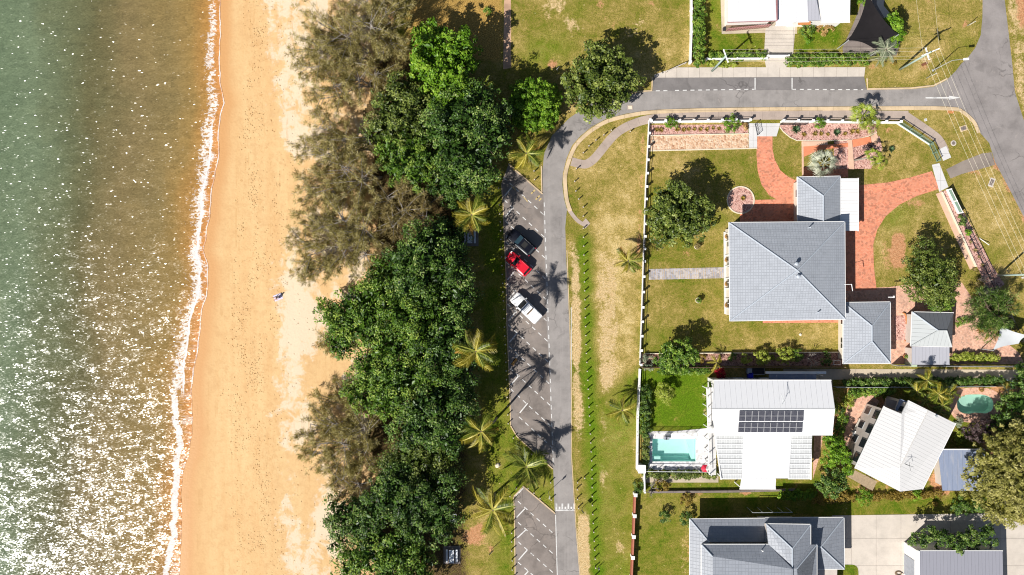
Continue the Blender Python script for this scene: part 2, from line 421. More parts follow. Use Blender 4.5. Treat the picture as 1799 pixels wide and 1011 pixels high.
st = t.math('MULTIPLY', t.step(t.noise(sv, 1.0, 4, 0.6), 0.5, 0.68), fo[1])
fm = t.math('MAXIMUM', t.math('MULTIPLY', t.step(lv, 0.1, 0.75), t.step(fo[0], 0.02, 0.12)), t.math('MULTIPLY', st, 0.6))
fm = t.math('MAXIMUM', t.math('MULTIPLY', fm, 0.85), t.math('MULTIPLY', t.step(fo[2], 0.3, 0.8), 0.95))
c = t.mix(fm, c, (0.74, 0.7, 0.67))
def facet(scale, sx, sy):
    mp = t.new('ShaderNodeMapping'); mp.inputs['Scale'].default_value = (scale, scale * 2.1, 1); t.link(v, mp.inputs[0])
    nz = t.new('ShaderNodeTexNoise'); nz.inputs['Scale'].default_value = 0.7; nz.inputs['Detail'].default_value = 2; t.link(mp.outputs[0], nz.inputs['Vector'])
    mv = t.new('ShaderNodeVectorMath', operation='MULTIPLY_ADD'); t.link(nz.outputs['Color'], mv.inputs[0]); mv.inputs[1].default_value = (1.6, 1.2, 0); t.link(mp.outputs[0], mv.inputs[2])
    vo = t.new('ShaderNodeTexVoronoi', voronoi_dimensions='2D'); vo.inputs['Scale'].default_value = 1.0; t.link(mv.outputs[0], vo.inputs['Vector'])
    q = t.sep(vo.outputs['Color'])
    return t.math('MULTIPLY', t.math('SUBTRACT', q[0], 0.5), sx), t.math('MULTIPLY', t.math('SUBTRACT', q[1], 0.5), sy), q[2]
ax, ay, ab = facet(4.6, 0.19, 0.33); bx_, by_, bb2 = facet(0.9, 0.14, 0.2); wx = t.noise(t.coord('Object', (0.3, 0.3, 1)), 0.35, 3, 0.6)
ty = t.math('MULTIPLY', t.math('POWER', ab, 40.0), -0.5)
ny_ = t.math('ADD', t.math('ADD', ay, by_), t.math('ADD', ty, t.math('MULTIPLY', t.math('SUBTRACT', wx, 0.5), 0.25)))
cb = t.new('ShaderNodeCombineXYZ'); t.link(t.math('ADD', ax, bx_), cb.inputs[0]); t.link(ny_, cb.inputs[1]); cb.inputs[2].default_value = 1.0
vn = t.new('ShaderNodeVectorMath', operation='NORMALIZE'); t.link(cb.outputs[0], vn.inputs[0]); t.link(vn.outputs[0], t.b.inputs['Normal'])
rg = t.math('ADD', 0.25, t.math('MULTIPLY', fm, 0.6))
m_sea = t.fin(c, rg, 0.7); t.b.inputs['IOR'].default_value = 1.36
py = np.arange(-170, 1190, 1.9); nu = 210
dd = np.concatenate([np.linspace(0, 95, 130) ** 1.0, 95 + np.linspace(0.02, 1, nu - 130) ** 1.6 * 520])   # px seaward of the edge
PY, D = np.meshgrid(py, dd, indexing='ij')
e = EDGE(PY) + wob(PY); PX = e - D
FO = FOAM(PY) + 3 * wob(PY + 333)
bandw = np.maximum(e - FO, 8); u = (PX - FO) / bandw           # 0 at the foam's seaward edge, 1 at the swash edge
low = sm(PY, 670, 720)                                         # south: a thin clear film behind the foam front
cols = np.array([A(100, 123, 94), A(115, 129, 99), A(110, 115, 82), A(109, 105, 70), A(136, 120, 80), A(146, 126, 80), A(158, 130, 76), A(186, 138, 74), A(222, 154, 90)])
dep = np.array([620, 330, 265, 215, 165, 100, 55, 22, 0], float)[::-1]
wd = D + (vnoise(PX * 0.012, PY * 0.006, 21) - 0.5) * 90 * sm(D, 10, 120) 
wat = np.stack([np.interp(wd, dep, cols[::-1, k]) for k in range(3)], -1)
f_up = sm(u, -0.5, 0.3) * (0.54 + 0.14 * sm(u, 0.2, 0.6) * sm(PY, 200, 330)) * (1 - 0.35 * sm(u, 0.55, 0.8)) * (u < 1.2)
uw = (PX - FO) / 12.0
f_lo = sm(uw, -0.9, -0.1) * (1 - sm(uw, 0.35, 0.9))
f_lo = f_lo * 0.78
lump = 0.25 * (vnoise(PX * 0.09, PY * 0.04, 5) - 0.5)
foam = np.clip((f_up * (1 - low) + f_lo * low) + lump * (f_up + f_lo > 0.05), 0, 1)
foam = np.maximum(foam, 0.42 * sm(u, -0.8, -0.1) * sm(vnoise(PX * 0.05, PY * 0.05, 31), 0.5, 0.62) * (u < 0.2))
foam *= 1 - 0.75 * sm(PY, 520, 560) * (1 - low) * sm(u, 0.5, 0.62) * (u < 0.93)
streak = low * sm(uw, 0.5, 1.2) * 0.9 + (1 - low) * sm(PY, 520, 600) * sm(u, 0.45, 0.7) * 0.5
line = np.exp(-((D - 1.2) / 1.3) ** 2) * (0.35 + 0.7 * vnoise(PY * 0.05, PY * 0, 55))
line2 = np.exp(-((u - 0.5 - 0.12 * vnoise(PY * 0.03, PY * 0, 77)) * bandw / 2.2) ** 2) * sm(PY, 180, 240) * (1 - low)
FA = np.stack([foam, streak, np.clip(np.maximum(line * (1 - 0.45 * low), line2), 0, 1)], -1)
Z = np.maximum(-0.62 + 0 * D, shore_z(-D) + 0.02) ; 
k = S * (1 - Z / H)
put('sea', grid_mesh('sea', (PX - CX) * k, (CY - PY) * k, Z, m_sea, None, {'water': wat, 'foam': FA}), None)['kind'] = 'structure'
# open sea beyond
def far_attr(me, **kw):
    for kname, col in kw.items():
        a = me.color_attributes.new(kname, 'FLOAT_COLOR', 'POINT')
        a.data.foreach_set('color', np.tile(np.array([*col, 1.0], np.float32), len(me.vertices)))
b = MB(); x0 = float(((PX - CX) * k)[:, -1].max()); yt, yb = (CY + 170) * S, (CY - 1187) * S
b.add([(-2000, -2000, -0.62), (x0, -2000, -0.62), (x0, 2000, -0.62), (-2000, 2000, -0.62)], [(0, 1, 2, 3)])
b.add([(x0, yt, -0.621), (-44, yt, -0.621), (-44, 2000, -0.621), (x0, 2000, -0.621)], [(0, 1, 2, 3)])
b.add([(x0, -2000, -0.621), (-50, -2000, -0.621), (-50, yb, -0.621), (x0, yb, -0.621)], [(0, 1, 2, 3)])
o = struct('open_sea', b, m_sea); far_attr(o.data, water=A(98, 128, 100), foam=(0, 0, 0))
# ---- beach
t = NT('beach sand'); v = t.coord('Object')
at = t.sep(t.attr('sand'))
n = t.noise(v, 0.45, 9, 0.72, 0.4); n2 = t.noise(v, 3.0, 5, 0.65); n3 = t.noise(t.coord('Object', (0.9, 0.12, 1)), 0.6, 4, 0.6)
c = t.ramp(n3, [(0.3, A(234, 192, 136)), (0.7, A(242, 208, 153))])
c = t.mix(t.math('MULTIPLY', t.step(t.noise(v, 1.1, 8, 0.75, 0.3), 0.42, 0.68), 0.45), c, A(210, 164, 112))
c = t.mix(at[0], c, A(224, 170, 112))
pl = t.step(t.math('ADD', t.math('MULTIPLY', t.math('SUBTRACT', n, 0.5), 1.6), at[1]), 0.42, 0.66)
c = t.mix(t.math('MULTIPLY', pl, 0.75), c, A(244, 228, 202))
c = t.mix(t.math('MULTIPLY', t.step(n2, 0.55, 0.75), 0.22), c, A(214, 158, 104))
vo = t.new('ShaderNodeTexVoronoi'); vo.inputs['Scale'].default_value = 3.6; t.link(v, vo.inputs['Vector'])
vs_ = t.sep(vo.outputs['Color'])
ft = t.math('MULTIPLY', t.step(vo.outputs['Distance'], 0.42, 0.2), t.math('LESS_THAN', vs_[0], t.math('MULTIPLY', at[2], t.step(t.noise(t.coord('Object', (1, 0.3, 1)), 0.42, 6, 0.75), 0.47, 0.6))))
bl = t.math('MULTIPLY', t.step(t.noise(t.coord('Object', (1.2, .8, 1)), 1.6, 6, 0.75, 0.5), 0.56, 0.68), t.step(at[2], 0.12, 0.6))
c = t.mix(t.math('MULTIPLY', bl, 0.55), c, A(196, 142, 82)); trk = t.math('MULTIPLY', t.step(t.noise(t.coord('Object', (1.6, 0.07, 1)), 1.0, 4, 0.6), 0.56, 0.66), t.step(t.noise(v, 0.5, 4, .7), .45, .6))
c = t.mix(t.math('MULTIPLY', trk, 0.3), c, A(206, 156, 98))
c = t.mix(t.math('MULTIPLY', ft, t.math('MULTIPLY', vs_[1], 0.75)), c, A(168, 112, 52))
wd_ = t.sep(t.attr('litter'))
lit = t.step(t.math('ADD', t.math('MULTIPLY', t.math('SUBTRACT', t.noise(v, 1.2, 6, 0.7), 0.5), 1.5), wd_[0]), 0.45, 0.75)
c = t.mix(t.math('MULTIPLY', lit, 0.8), c, A(150, 104, 66))
t.bump(t.math('ADD', t.math('MULTIPLY', n2, 0.6), t.math('MULTIPLY', ft, -1.0)), 0.05)
m_sand = t.fin(c, t.math('SUBTRACT', 0.9, t.math('MULTIPLY', at[0], 0.3)), 0.25)
px = np.arange(-6, 500, 2.6); PY, D = np.meshgrid(np.arange(-170, 1190, 3.2), px, indexing='ij')
PX = EDGE(PY) + wob(PY) + D
wet = 0.9 * (1 - sm(D, 6, 34)) + 0.28 * (1 - sm(D, 30, 60)) * sm(PY, 560, 760) + 0.1
pale = 0.5 * sm(PX, 440, 530) * (1 - sm(PX, 640, 700)) - 0.1
pale += 0.3 * np.exp(-(((PX - 505) / 40) ** 2 + ((PY - 130) / 170) ** 2)) + 0.3 * np.exp(-(((PX - 530) / 30) ** 2 + ((PY - 560) / 70) ** 2)) + 0.3 * np.exp(-(((PX - 490) / 40) ** 2 + ((PY - 700) / 150) ** 2)) + 0.25 * np.exp(-(((PX - 470) / 24) ** 2 + ((PY - 60) / 120) ** 2)) + 0.22 * sm(vnoise(PX * .03, PY * .012, 41), .55, .7) * sm(PX, 420, 470) + 0.25 * np.exp(-(((PX - 570) / 30) ** 2 + ((PY - 900) / 100) ** 2))
pale -= 0.55 * np.exp(-(((PX - 492) / 26) ** 2 + ((PY - 330) / 60) ** 2)) + 0.4 * np.exp(-(((PX - 540) / 18) ** 2 + ((PY - 870) / 60) ** 2)) + 0.35 * np.exp(-(((PX - 560) / 25) ** 2 + ((PY - 640) / 50) ** 2))
foot = 0.8 * np.exp(-((PX - 440) / 28) ** 2) + 0.35 * np.exp(-((PX - 480) / 40) ** 2) + 0.15 * sm(PX, 500, 560)
foot += 0.4 * np.exp(-(((PX - 430) / 14) ** 2 + ((PY - 330) / 70) ** 2)) + 0.5 * sm(PX, 560, 600) * sm(PY, 880, 940)
foot = np.clip(foot * 1.1, 0, .85) * sm(D, 26, 60)
lit = 0.75 * sm(PX, 590, 690) + 0.4 * sm(PX, 690, 740)
Z = shore_z(D) + 0.03 * (vnoise(PX * 0.05, PY * 0.02, 8) - 0.5) * sm(D, 60, 130)
k = S * (1 - Z / H)
put('beach', grid_mesh('beach', (PX - CX) * k, (CY - PY) * k, Z, m_sand, None, {'sand': np.stack([wet, pale, foot], -1), 'litter': lit[..., None]}), None)['kind'] = 'structure'
b = MB()
for ya, yb_ in ((yt, 2000), (-2000, yb)):
    b.add([(-48, ya, -0.5), (-14, ya, -0.03), (-14, yb_, -0.03), (-48, yb_, -0.5)], [(0, 1, 2, 3)])
o = struct('far_beach', b, m_sand); far_attr(o.data, sand=(0.15, 0.2, 0.1), litter=(0, 0, 0))
# ---- ground (grass, bare soil, leaf litter)
t = NT('grassy ground'); v = t.coord('Object')
at = t.sep(t.attr('paint')); a2 = t.sep(t.attr('paintb'))
n = t.noise(v, 0.55, 7, 0.66, 0.4); n2 = t.noise(v, 2.6, 5, 0.7); n3 = t.noise(v, 7.0, 3, 0.7); nl = t.noise(v, 0.13, 4, 0.6)
mixn = t.math('ADD', t.math('MULTIPLY', t.math('SUBTRACT', n, 0.5), 1.6), t.math('MULTIPLY', t.math('SUBTRACT', n2, 0.5), 1.3))
mixn = t.math('ADD', mixn, t.math('MULTIPLY', t.math('SUBTRACT', nl, 0.5), 0.7))
d = t.math('ADD', at[0], t.math('MULTIPLY', mixn, 0.75))
c = t.ramp(d, [(0.0, A(96, 120, 26)), (0.22, A(132, 132, 50)), (0.45, A(158, 144, 74)), (0.68, A(192, 168, 104)), (0.95, A(228, 202, 146))])
c = t.mix(t.math('MULTIPLY', at[2], t.step(n2, 0.25, 0.75)), c, A(108, 154, 18))
bb = t.step(t.math('ADD', at[1], t.math('MULTIPLY', mixn, 0.7)), 0.42, 0.72)
c = t.mix(bb, c, t.ramp(n2, [(0.3, A(208, 174, 122)), (0.7, A(240, 214, 172))]))
rb = t.step(t.math('ADD', a2[0], t.math('MULTIPLY', mixn, 0.6)), 0.45, 0.75)
c = t.mix(rb, c, t.ramp(n2, [(0.3, A(190, 130, 92)), (0.7, A(232, 180, 140))]))
lt = t.step(t.math('ADD', a2[1], t.math('MULTIPLY', mixn, 0.6)), 0.4, 0.8)
c = t.mix(lt, c, t.ramp(n3, [(0.3, A(58, 48, 34)), (0.5, A(96, 80, 54)), (0.75, A(150, 124, 84))]))
gd = t.step(t.math('ADD', a2[2], t.math('MULTIPLY', mixn, 0.5)), 0.35, 0.8)
c = t.mix(gd, c, t.ramp(n3, [(0.3, A(160, 122, 62)), (0.7, A(216, 180, 108))]))
c = t.mix(t.step(n3, 0.36, 0.64), t.mix(1.0, c, (0.66, 0.68, 0.58), 'MULTIPLY'), t.mix(1.0, c, (1.25, 1.22, 1.15), 'MULTIPLY'))
vo = t.new('ShaderNodeTexVoronoi'); vo.inputs['Scale'].default_value = 1.1; t.link(v, vo.inputs['Vector']); vsx = t.sep(vo.outputs['Color'])
fl = t.math('MULTIPLY', t.step(vo.outputs['Distance'], 0.13, 0.07), t.math('GREATER_THAN', vsx[0], 0.8))
c = t.mix(t.math('MULTIPLY', fl, 0.6), c, A(238, 214, 160))
t.bump(t.math('ADD', n3, t.math('MULTIPLY', n2, 0.8)), 0.07)
m_grass = t.fin(c, 0.95, 0.1)
px = np.arange(600, 2010, 3.4); PX, PY = np.meshgrid(px, np.arange(-160, 1180, 3.4), indexing='xy')
def E_(x, y, rx, ry, p=2): return np.exp(-np.abs((PX - x) / rx) ** p - np.abs((PY - y) / ry) ** p)
def poly_in(poly):
    ins = np.zeros(PX.shape, bool); n_ = len(poly)
    for i in range(n_):
        x1, y1 = poly[i]; x2, y2 = poly[(i + 1) % n_]
        if y1 == y2: continue
        cnd = (y1 > PY) != (y2 > PY); ins ^= cnd & (PX < (x2 - x1) * (PY - y1) / (y2 - y1) + x1)
    return ins
dry = np.full(PX.shape, 0.42); bare = np.zeros(PX.shape); lush = np.zeros(PX.shape); red = np.zeros(PX.shape); lit = np.zeros(PX.shape); gold = np.zeros(PX.shape)
# top field
f = poly_in([(895, -160), (1212, -160), (1212, 140), (895, 140)]); dry[f] = 0.36
lush += 0.5 * E_(970, 85, 40, 30) + 0.3 * E_(940, 100, 25, 25) + 0.25 * E_(1010, 20, 25, 20)
for x, y, r, q in ((975, 5, 22, .6), (1002, 42, 14, .75), (960, 30, 12, .4), (1020, 52, 9, .5), (1125, 38, 18, .5), (1150, 60, 12, .4), (1108, 58, 14, .4), (930, 66, 9, .4), (1160, 10, 16, .4)): bare += q * E_(x, y, r, r)
for x, y, r, q in ((1053, 9, 12, .7), (1065, 30, 9, .5), (1145, 6, 14, .6), (970, 112, 14, .8), (905, 105, 10, .5)): red += q * E_(x, y, r, r)
dry += 0.25 * E_(1090, 110, 60, 25) + 0.3 * E_(1150, 135, 50, 14)
# gold slope among the trees, top left
gold += 0.95 * sm(PX, 690, 740) * (1 - sm(PX, 880, 890)) * (1 - sm(PY, 90, 130))
lit += 0.8 * (1 - sm(PX, 800, 850)) * sm(PY, 60, 130) + 0.5 * (1 - sm(PX, 660, 720))
lit = np.where(PX < 880, lit, 0)
# strip west of the car park
f = poly_in([(846, 335), (885, 300), (886, 480), (893, 560), (897, 745), (975, 830), (975, 905), (905, 870), (903, 1180), (850, 1180), (862, 900), (845, 640)])
lit[f] = 0; dry[f] = 0.18; lush[f] = 0.35
dry += 0.25 * E_(862, 960, 14, 70); red += 0.75 * E_(863, 965, 8, 12) + 0.65 * E_(880, 995, 7, 8) + 0.8 * E_(836, 942, 20, 30)
bare += 0.8 * E_(874, 818, 5, 5)
# verge east of the road
yy = PY
xv = np.interp(yy, [380, 440, 640, 800, 1011, 1180], [1000, 1004, 1006, 1012, 1018, 1022]); gx = np.interp(yy, [380, 440, 640, 800, 1011, 1180], [1025, 1028, 1033, 1040, 1046, 1050])
on = sm(yy, 390, 450)
bare += on * 0.85 * sm(PX, xv - 5, xv) * (1 - sm(PX, gx - 15, gx - 6)) * (1 - sm(yy, 745, 800) * (1 - sm(yy, 890, 930))) * (0.7 + 0.6 * (vnoise(PX * .1, PY * .04, 62) - .3))
band = on * np.exp(-((PX - gx - 7 * (vnoise(PY * .06, PY * 0, 61) - .5)) / 11.5) ** 4)
lush += 1.0 * band * (0.55 + 0.7 * vnoise(PX * 0.03, PY * 0.03, 4)); dry -= 0.42 * band
bare += 0.62 * np.exp(-((PX - np.interp(yy, [400, 640, 760], [1066, 1070, 1060])) / 22) ** 4) * sm(yy, 400, 470) * (1 - sm(yy, 640, 720))
dry += 0.3 * poly_in([(1045, 380), (1125, 380), (1118, 650), (1050, 700)])
dry += 0.12 * poly_in([(1000, 290), (1010, 250), (1130, 225), (1130, 400), (1030, 400)])
red += 0.55 * E_(1098, 560, 20, 60) * vnoise(PX * .08, PY * .08, 44)
f = poly_in([(1050, 690), (1118, 650), (1112, 1180), (1055, 1180)]); lush[f] += 0.3; dry[f] -= 0.1; lush += 0.35 * f * sm(vnoise(PX * .025, PY * .02, 63), .45, .65)
bare += 0.5 * E_(1062, 800, 10, 150) + 0.45 * E_(1090, 960, 14, 60)
bare += 0.6 * E_(1026, 950, 9, 80) * (PY > 880)
red += 0.8 * np.exp(-((PX - np.interp(yy, [220, 650], [1131, 1113])) / 4) ** 2) * (yy > 222) * (yy < 460)
# house lawns
f = poly_in([(1140, 262), (1330, 262), (1340, 330), (1400, 360), (1400, 480), (1280, 640), (1125, 640)]); dry[f] = 0.33; lush[f] = 0
f = poly_in([(1125, 480), (1280, 560), (1480, 560), (1480, 625), (1125, 625)]); dry[f] = 0.35
dry += 0.25 * E_(1210, 300, 60, 20) + 0.3 * E_(1440, 590, 30, 20) + 0.2 * E_(1180, 560, 60, 10); lush += 0.35 * E_(1262, 380, 20, 30) + 0.25 * E_(1150, 590, 25, 25) + 0.3 * E_(1315, 300, 8, 6)
red += 0.45 * E_(1318, 285, 14, 20) + 0.4 * E_(1250, 320, 20, 8) + 0.5 * E_(1205, 447, 6, 4) + 0.5 * E_(1185, 458, 8, 4) + 0.4 * E_(1198, 517, 5, 8)
f = poly_in([(1370, 240), (1400, 240), (1408, 310), (1360, 285)]); dry[f] = 0.42
f = poly_in([(1545, 225), (1630, 240), (1645, 290), (1508, 330), (1508, 290)]); dry[f] = 0.45; gold[f] = 0.12
red += 0.6 * E_(1575, 228, 25, 6) + 0.5 * E_(1600, 300, 30, 4)
f = poly_in([(1535, 470), (1540, 405), (1560, 370), (1645, 335), (1720, 480), (1690, 500), (1560, 510)]); dry[f] = 0.45
lush += 0.6 * E_(1570, 385, 22, 18) + 0.2 * E_(1590, 370, 30, 20); red += 0.95 * E_(1580, 440, 14, 36, 4) + 0.55 * E_(1558, 450, 16, 36) + 0.4 * E_(1610, 360, 25, 8)
lush += 0.7 * E_(1688, 568, 12, 16, 4)
# east verges
f = poly_in([(1670, 195), (1740, 265), (1670, 290), (1600, 210)]); dry[f] = 0.36
f = poly_in([(1680, 300), (1750, 285), (1810, 390), (1810, 600), (1780, 560), (1690, 330)]); dry[f] = 0.55
lush += 0.35 * E_(1620, 212, 25, 8) + 0.2 * E_(1742, 440, 20, 25) + 0.2 * E_(1690, 345, 12, 20)
red += 0.9 * np.exp(-np.abs((PX - np.interp(yy, [225, 290, 380, 420], [1733, 1752, 1796, 1820])) / 6)) * (yy > 220) * (yy < 430) + 0.6 * E_(1690, 300, 45, 5)
bare += 0.3 * E_(1755, 400, 25, 60)
f = poly_in([(1560, -20), (1730, -20), (1722, 70), (1690, 110), (1660, 145), (1525, 150), (1525, 120), (1565, 100)]); dry[f] = 0.5
bare += 0.35 * E_(1640, 30, 30, 40) + 0.7 * E_(1625, 105, 16, 10); lush += 0.3 * E_(1600, 60, 20, 20) + 0.3 * E_(1690, 70, 14, 20)
red += 0.7 * E_(1570, 112, 12, 10) + 0.7 * E_(1625, 118, 14, 8) + 0.8 * E_(1698, 40, 7, 9) + 0.7 * E_(1530, 118, 20, 6) + 0.6 * E_(1673, 118, 10, 10)
f = PX > np.interp(yy, [0, 110, 160, 215, 300, 500], [1766, 1779, 1783, 1800, 1840, 1950]); bare[f] += 0.55; gold[f] += 0.2
red += 0.8 * E_(1798, 20, 14, 50)
# top house lawns, house-two lawn, lower gardens
f = poly_in([(1238, -20), (1275, -20), (1275, 55), (1340, 60), (1340, 98), (1240, 105)]); dry[f] = 0.16; lush[f] = 0.3
f = poly_in([(1390, 60), (1480, 30), (1478, 95), (1392, 95)]); dry[f] = 0.1; lush[f] = 0.4
f = poly_in([(1122, 652), (1246, 652), (1246, 760), (1122, 760)]); dry[f] = -0.05; lush[f] = 0.55
bare += 0.7 * E_(1239, 700, 4, 40, 4)
f = poly_in([(1112, 862), (1215, 862), (1215, 1180), (1110, 1180)]); dry[f] = 0.3; lush[f] = 0.15
bare += 0.5 * E_(1200, 980, 12, 50) + 0.4 * E_(1140, 872, 18, 8) + 0.4 * E_(1192, 920, 8, 14); red += 0.8 * E_(1209, 970, 4, 60)
f = poly_in([(1240, 866), (1800, 866), (1800, 905), (1240, 905)]); dry[f] = 0.2; lush[f] = 0.12
red += 0.75 * E_(1290, 866, 90, 3.5) + 0.55 * E_(1560, 862, 90, 7) + 0.6 * E_(1655, 885, 8, 10)
lush += 0.5 * E_(1440, 700, 30, 120, 4) * 0
f = poly_in([(1462, 650), (1800, 650), (1800, 870), (1430, 870)]); red[f] = 0.45; dry[f] = 0.3
f = poly_in([(1115, 846), (1440, 846), (1440, 866), (1115, 866)]); dry[f] = 0.05; lush[f] = 0.3
edge = np.interp(yy, [-160, 60, 120, 200, 300, 420, 520, 600, 700, 860, 1180], [690, 690, 660, 640, 650, 660, 640, 640, 640, 660, 650]) + 30 * (vnoise(PX * .03, PY * .03, 71) - .5)
pn = vnoise(PX * 0.045, PY * 0.045, 91, 4); pn2 = vnoise(PX * 0.02 + 9, PY * 0.02, 92, 3)
red += 0.42 * sm(pn, 0.58, 0.74); dry += 0.5 * (pn2 - 0.5); bare += 0.3 * sm(vnoise(PX * 0.07, PY * 0.07, 93, 3), 0.62, 0.8)
stripe = np.sin(PY * 0.55 + 2 * pn) * (PX > 1125) * (PX < 1480) * (PY > 262) * (PY < 625); dry += 0.05 * stripe
def blur(m, r=2, it=2):
    for _ in range(it):
        for ax in (0, 1): m = sum(np.roll(m, k, ax) for k in range(-r, r + 1)) / (2 * r + 1)
    return m
dry = blur(dry) + 0.04; bare = blur(bare, 1); lush = blur(lush); red = blur(red, 1, 1); lit = blur(lit); gold = blur(gold)
keep = PX > edge
POOL1 = [(1146, 771), (1222, 771), (1222, 811), (1146, 811)]
def rounded(c, rx, ry, n=28, sq=2.4, bean=0.0):
    out = []
    for i in range(n):
        a = 2 * PI * i / n; ca, sa = math.cos(a), math.sin(a)
        x = rx * abs(ca) ** (2 / sq) * (1 if ca > 0 else -1); y = ry * abs(sa) ** (2 / sq) * (1 if sa > 0 else -1)
        y -= bean * math.exp(-((x - 2) / (rx * 0.4)) ** 2) * (1 if sa > 0.2 else 0)
        out.append((c[0] + x, c[1] + y))
    return out
POOL2 = rounded((1713, 711), 32, 18, 28, 2.6, 4)
keep &= ~poly_in([(1143, 768), (1227, 768), (1227, 815), (1143, 815)])
keep &= ~poly_in(rounded((1713, 711), 34, 20, 28, 2.6, 3))
Z = 0.0 * PX
put('ground', grid_mesh('ground', (PX - CX) * S, (CY - PY) * S, Z, m_grass, keep, {'paint': np.clip(np.stack([dry, bare, lush], -1), -0.2, 1), 'paintb': np.clip(np.stack([red, lit, gold], -1), 0, 1)}), None)['kind'] = 'structure'
b = MB(); gx0, gx1 = (600 - CX) * S, (px[-1] - CX) * S; gy1, gy0 = (CY + 160) * S, (CY - PY.max()) * S
b.sheet([(gx1, -2000), (2000, -2000), (2000, 2000), (gx1, 2000)], -0.003)
b.sheet([(-16, gy1), (gx1, gy1), (gx1, 2000), (-16, 2000)], -0.003)
b.sheet([(-16, -2000), (gx1, -2000), (gx1, gy0), (-16, gy0)], -0.003)
o = struct('far_ground', b, m_grass); far_attr(o.data, paint=(0.45, 0.05, 0.05), paintb=(0, 0, 0))
# ================================================================ ROADS
def asphalt(name, c0, wheel=False, blot=0.0):
    t = NT(name); v = t.coord('Object')
    n = t.noise(v, 0.35, 6, 0.65); n2 = t.noise(v, 6.0, 4, 0.75); n3 = t.noise(v, 0.9, 5, 0.7, 0.6)
    c = t.ramp(n, [(0.3, tuple(x * 0.74 for x in c0)), (0.5, c0), (0.75, tuple(x * 1.2 for x in c0))])
    c = t.mix(t.math('MULTIPLY', t.step(n2, 0.5, 0.75), 0.3), c, tuple(x * 0.6 for x in c0))
    c = t.mix(t.math('MULTIPLY', t.step(n3, 0.58, 0.72), 0.35), c, tuple(min(.5, x * y) for x, y in zip(c0, (1.5, 1.42, 1.35))))
    dk = t.noise(t.coord('Object', (0.3, 0.3, 1)), 0.7, 3, 0.5)
    c = t.mix(t.math('MULTIPLY', t.step(dk, 0.58, 0.75), 0.35), c, tuple(x * 0.62 for x in c0))
    if blot:
        q = t.noise(v, 0.28, 5, 0.65, 0.7); c = t.mix(t.math('MULTIPLY', t.step(q, 0.5, 0.66), 0.42), c, tuple(x * 0.5 for x in c0)); c = t.mix(t.math('MULTIPLY', t.step(q, 0.48, 0.34), 0.35), c, tuple(min(.5, x * y) for x, y in zip(c0, (1.5, 1.4, 1.3))))
    if wheel:
        w = t.noise(t.coord('Object', (1.5, 0.03, 1)), 1.0, 3, 0.6); c = t.mix(t.math('MULTIPLY', t.step(w, 0.5, 0.65), 0.25), c, tuple(x * 1.25 for x in c0))
    vo = t.new('ShaderNodeTexVoronoi', feature='DISTANCE_TO_EDGE'); vo.inputs['Scale'].default_value = 0.22
    mv = t.new('ShaderNodeVectorMath', operation='ADD'); nz = t.new('ShaderNodeTexNoise'); nz.inputs['Scale'].default_value = 0.8; nz.inputs['Detail'].default_value = 4; t.link(v, nz.inputs['Vector'])
    sc_ = t.new('ShaderNodeVectorMath', operation='SCALE'); sc_.inputs['Scale'].default_value = 1.6; t.link(nz.outputs['Color'], sc_.inputs[0]); t.link(v, mv.inputs[0]); t.link(sc_.outputs[0], mv.inputs[1]); t.link(mv.outputs[0], vo.inputs['Vector'])
    ck = t.math('MULTIPLY', t.step(vo.outputs['Distance'], 0.018, 0.006), t.step(t.noise(v, 0.11, 3, 0.6), 0.5, 0.58))
    c = t.mix(t.math('MULTIPLY', ck, 0.55), c, tuple(x * 0.4 for x in c0))
    oil = t.noise(v, 0.55, 2, 0.5, 0.8); c = t.mix(t.math('MULTIPLY', t.step(oil, 0.62, 0.78), 0.4), c, tuple(x * 0.5 for x in c0))
    t.bump(n2, 0.012)
    return t.fin(c, 0.9, 0.2)
M['asphalt'] = asphalt('lane asphalt', A(164, 158, 154), True)
M['asphalt2'] = asphalt('car park asphalt', A(150, 140, 133), blot=1.0)
M['asphalt3'] = asphalt('main road asphalt', A(160, 153, 150))
M['asphalt4'] = asphalt('street asphalt', A(140, 135, 133))
lane = [(950, 338), (953, 300), (956, 270), (970, 238), (1000, 208), (1040, 180), (1090, 168), (1146, 160), (1200, 158), (1523, 157), (1600, 157), (1640, 153), (1665, 140), (1690, 140), (1690, 190), (1640, 187), (1500, 187), (1300, 189), (1200, 191), (1140, 194), (1100, 200), (1065, 209), (1040, 223), (1020, 239), (1005, 256), (995, 280), (989, 305), (988, 325), (991, 350), (996, 368), (993, 400), (995, 460), (998, 520), (1001, 600), (1003, 700), (1003, 800), (1008, 880), (1012, 940), (1018, 1011), (1026, 1180), (984, 1180), (979, 1011), (976, 940), (974, 885), (972, 824), (969, 760), (964, 640), (960, 560), (957, 460), (955, 400), (955, 345)]
road = struct('road', MB().sheet(P2(lane), 0.004), M['asphalt'])
lot1 = [(893, 290), (953, 342), (955, 345), (955, 400), (957, 460), (960, 560), (964, 640), (969, 760), (972, 824), (908, 767), (897, 748), (895, 700), (893, 650), (889, 560), (888, 480), (885, 420), (883, 360), (880, 325)]
lot = struct('car_park', MB().sheet(P2(lot1), 0.006), M['asphalt2'])
lot2 = [(919, 855), (976, 903), (977, 940), (979, 1011), (984, 1180), (908, 1180), (905, 1011), (904, 900), (902, 874)]
lotb = struct('car_park', MB().sheet(P2(lot2), 0.006), M['asphalt2'])
main = [(1727, -160), (1726, 30), (1723, 62), (1713, 85), (1700, 102), (1688, 113), (1680, 124), (1664, 140), (1664, 190), (1684, 191), (1700, 200), (1714, 214), (1722, 234), (1738, 252), (1748, 285), (1772, 330), (1802, 388), (1900, 590), (1960, 590), (1870, 360), (1800, 216), (1783, 162), (1778, 110), (1771, 50), (1765, 0), (1762, -160)]
mainr = struct('road', MB().sheet(P2(main), 0.008), M['asphalt3'])
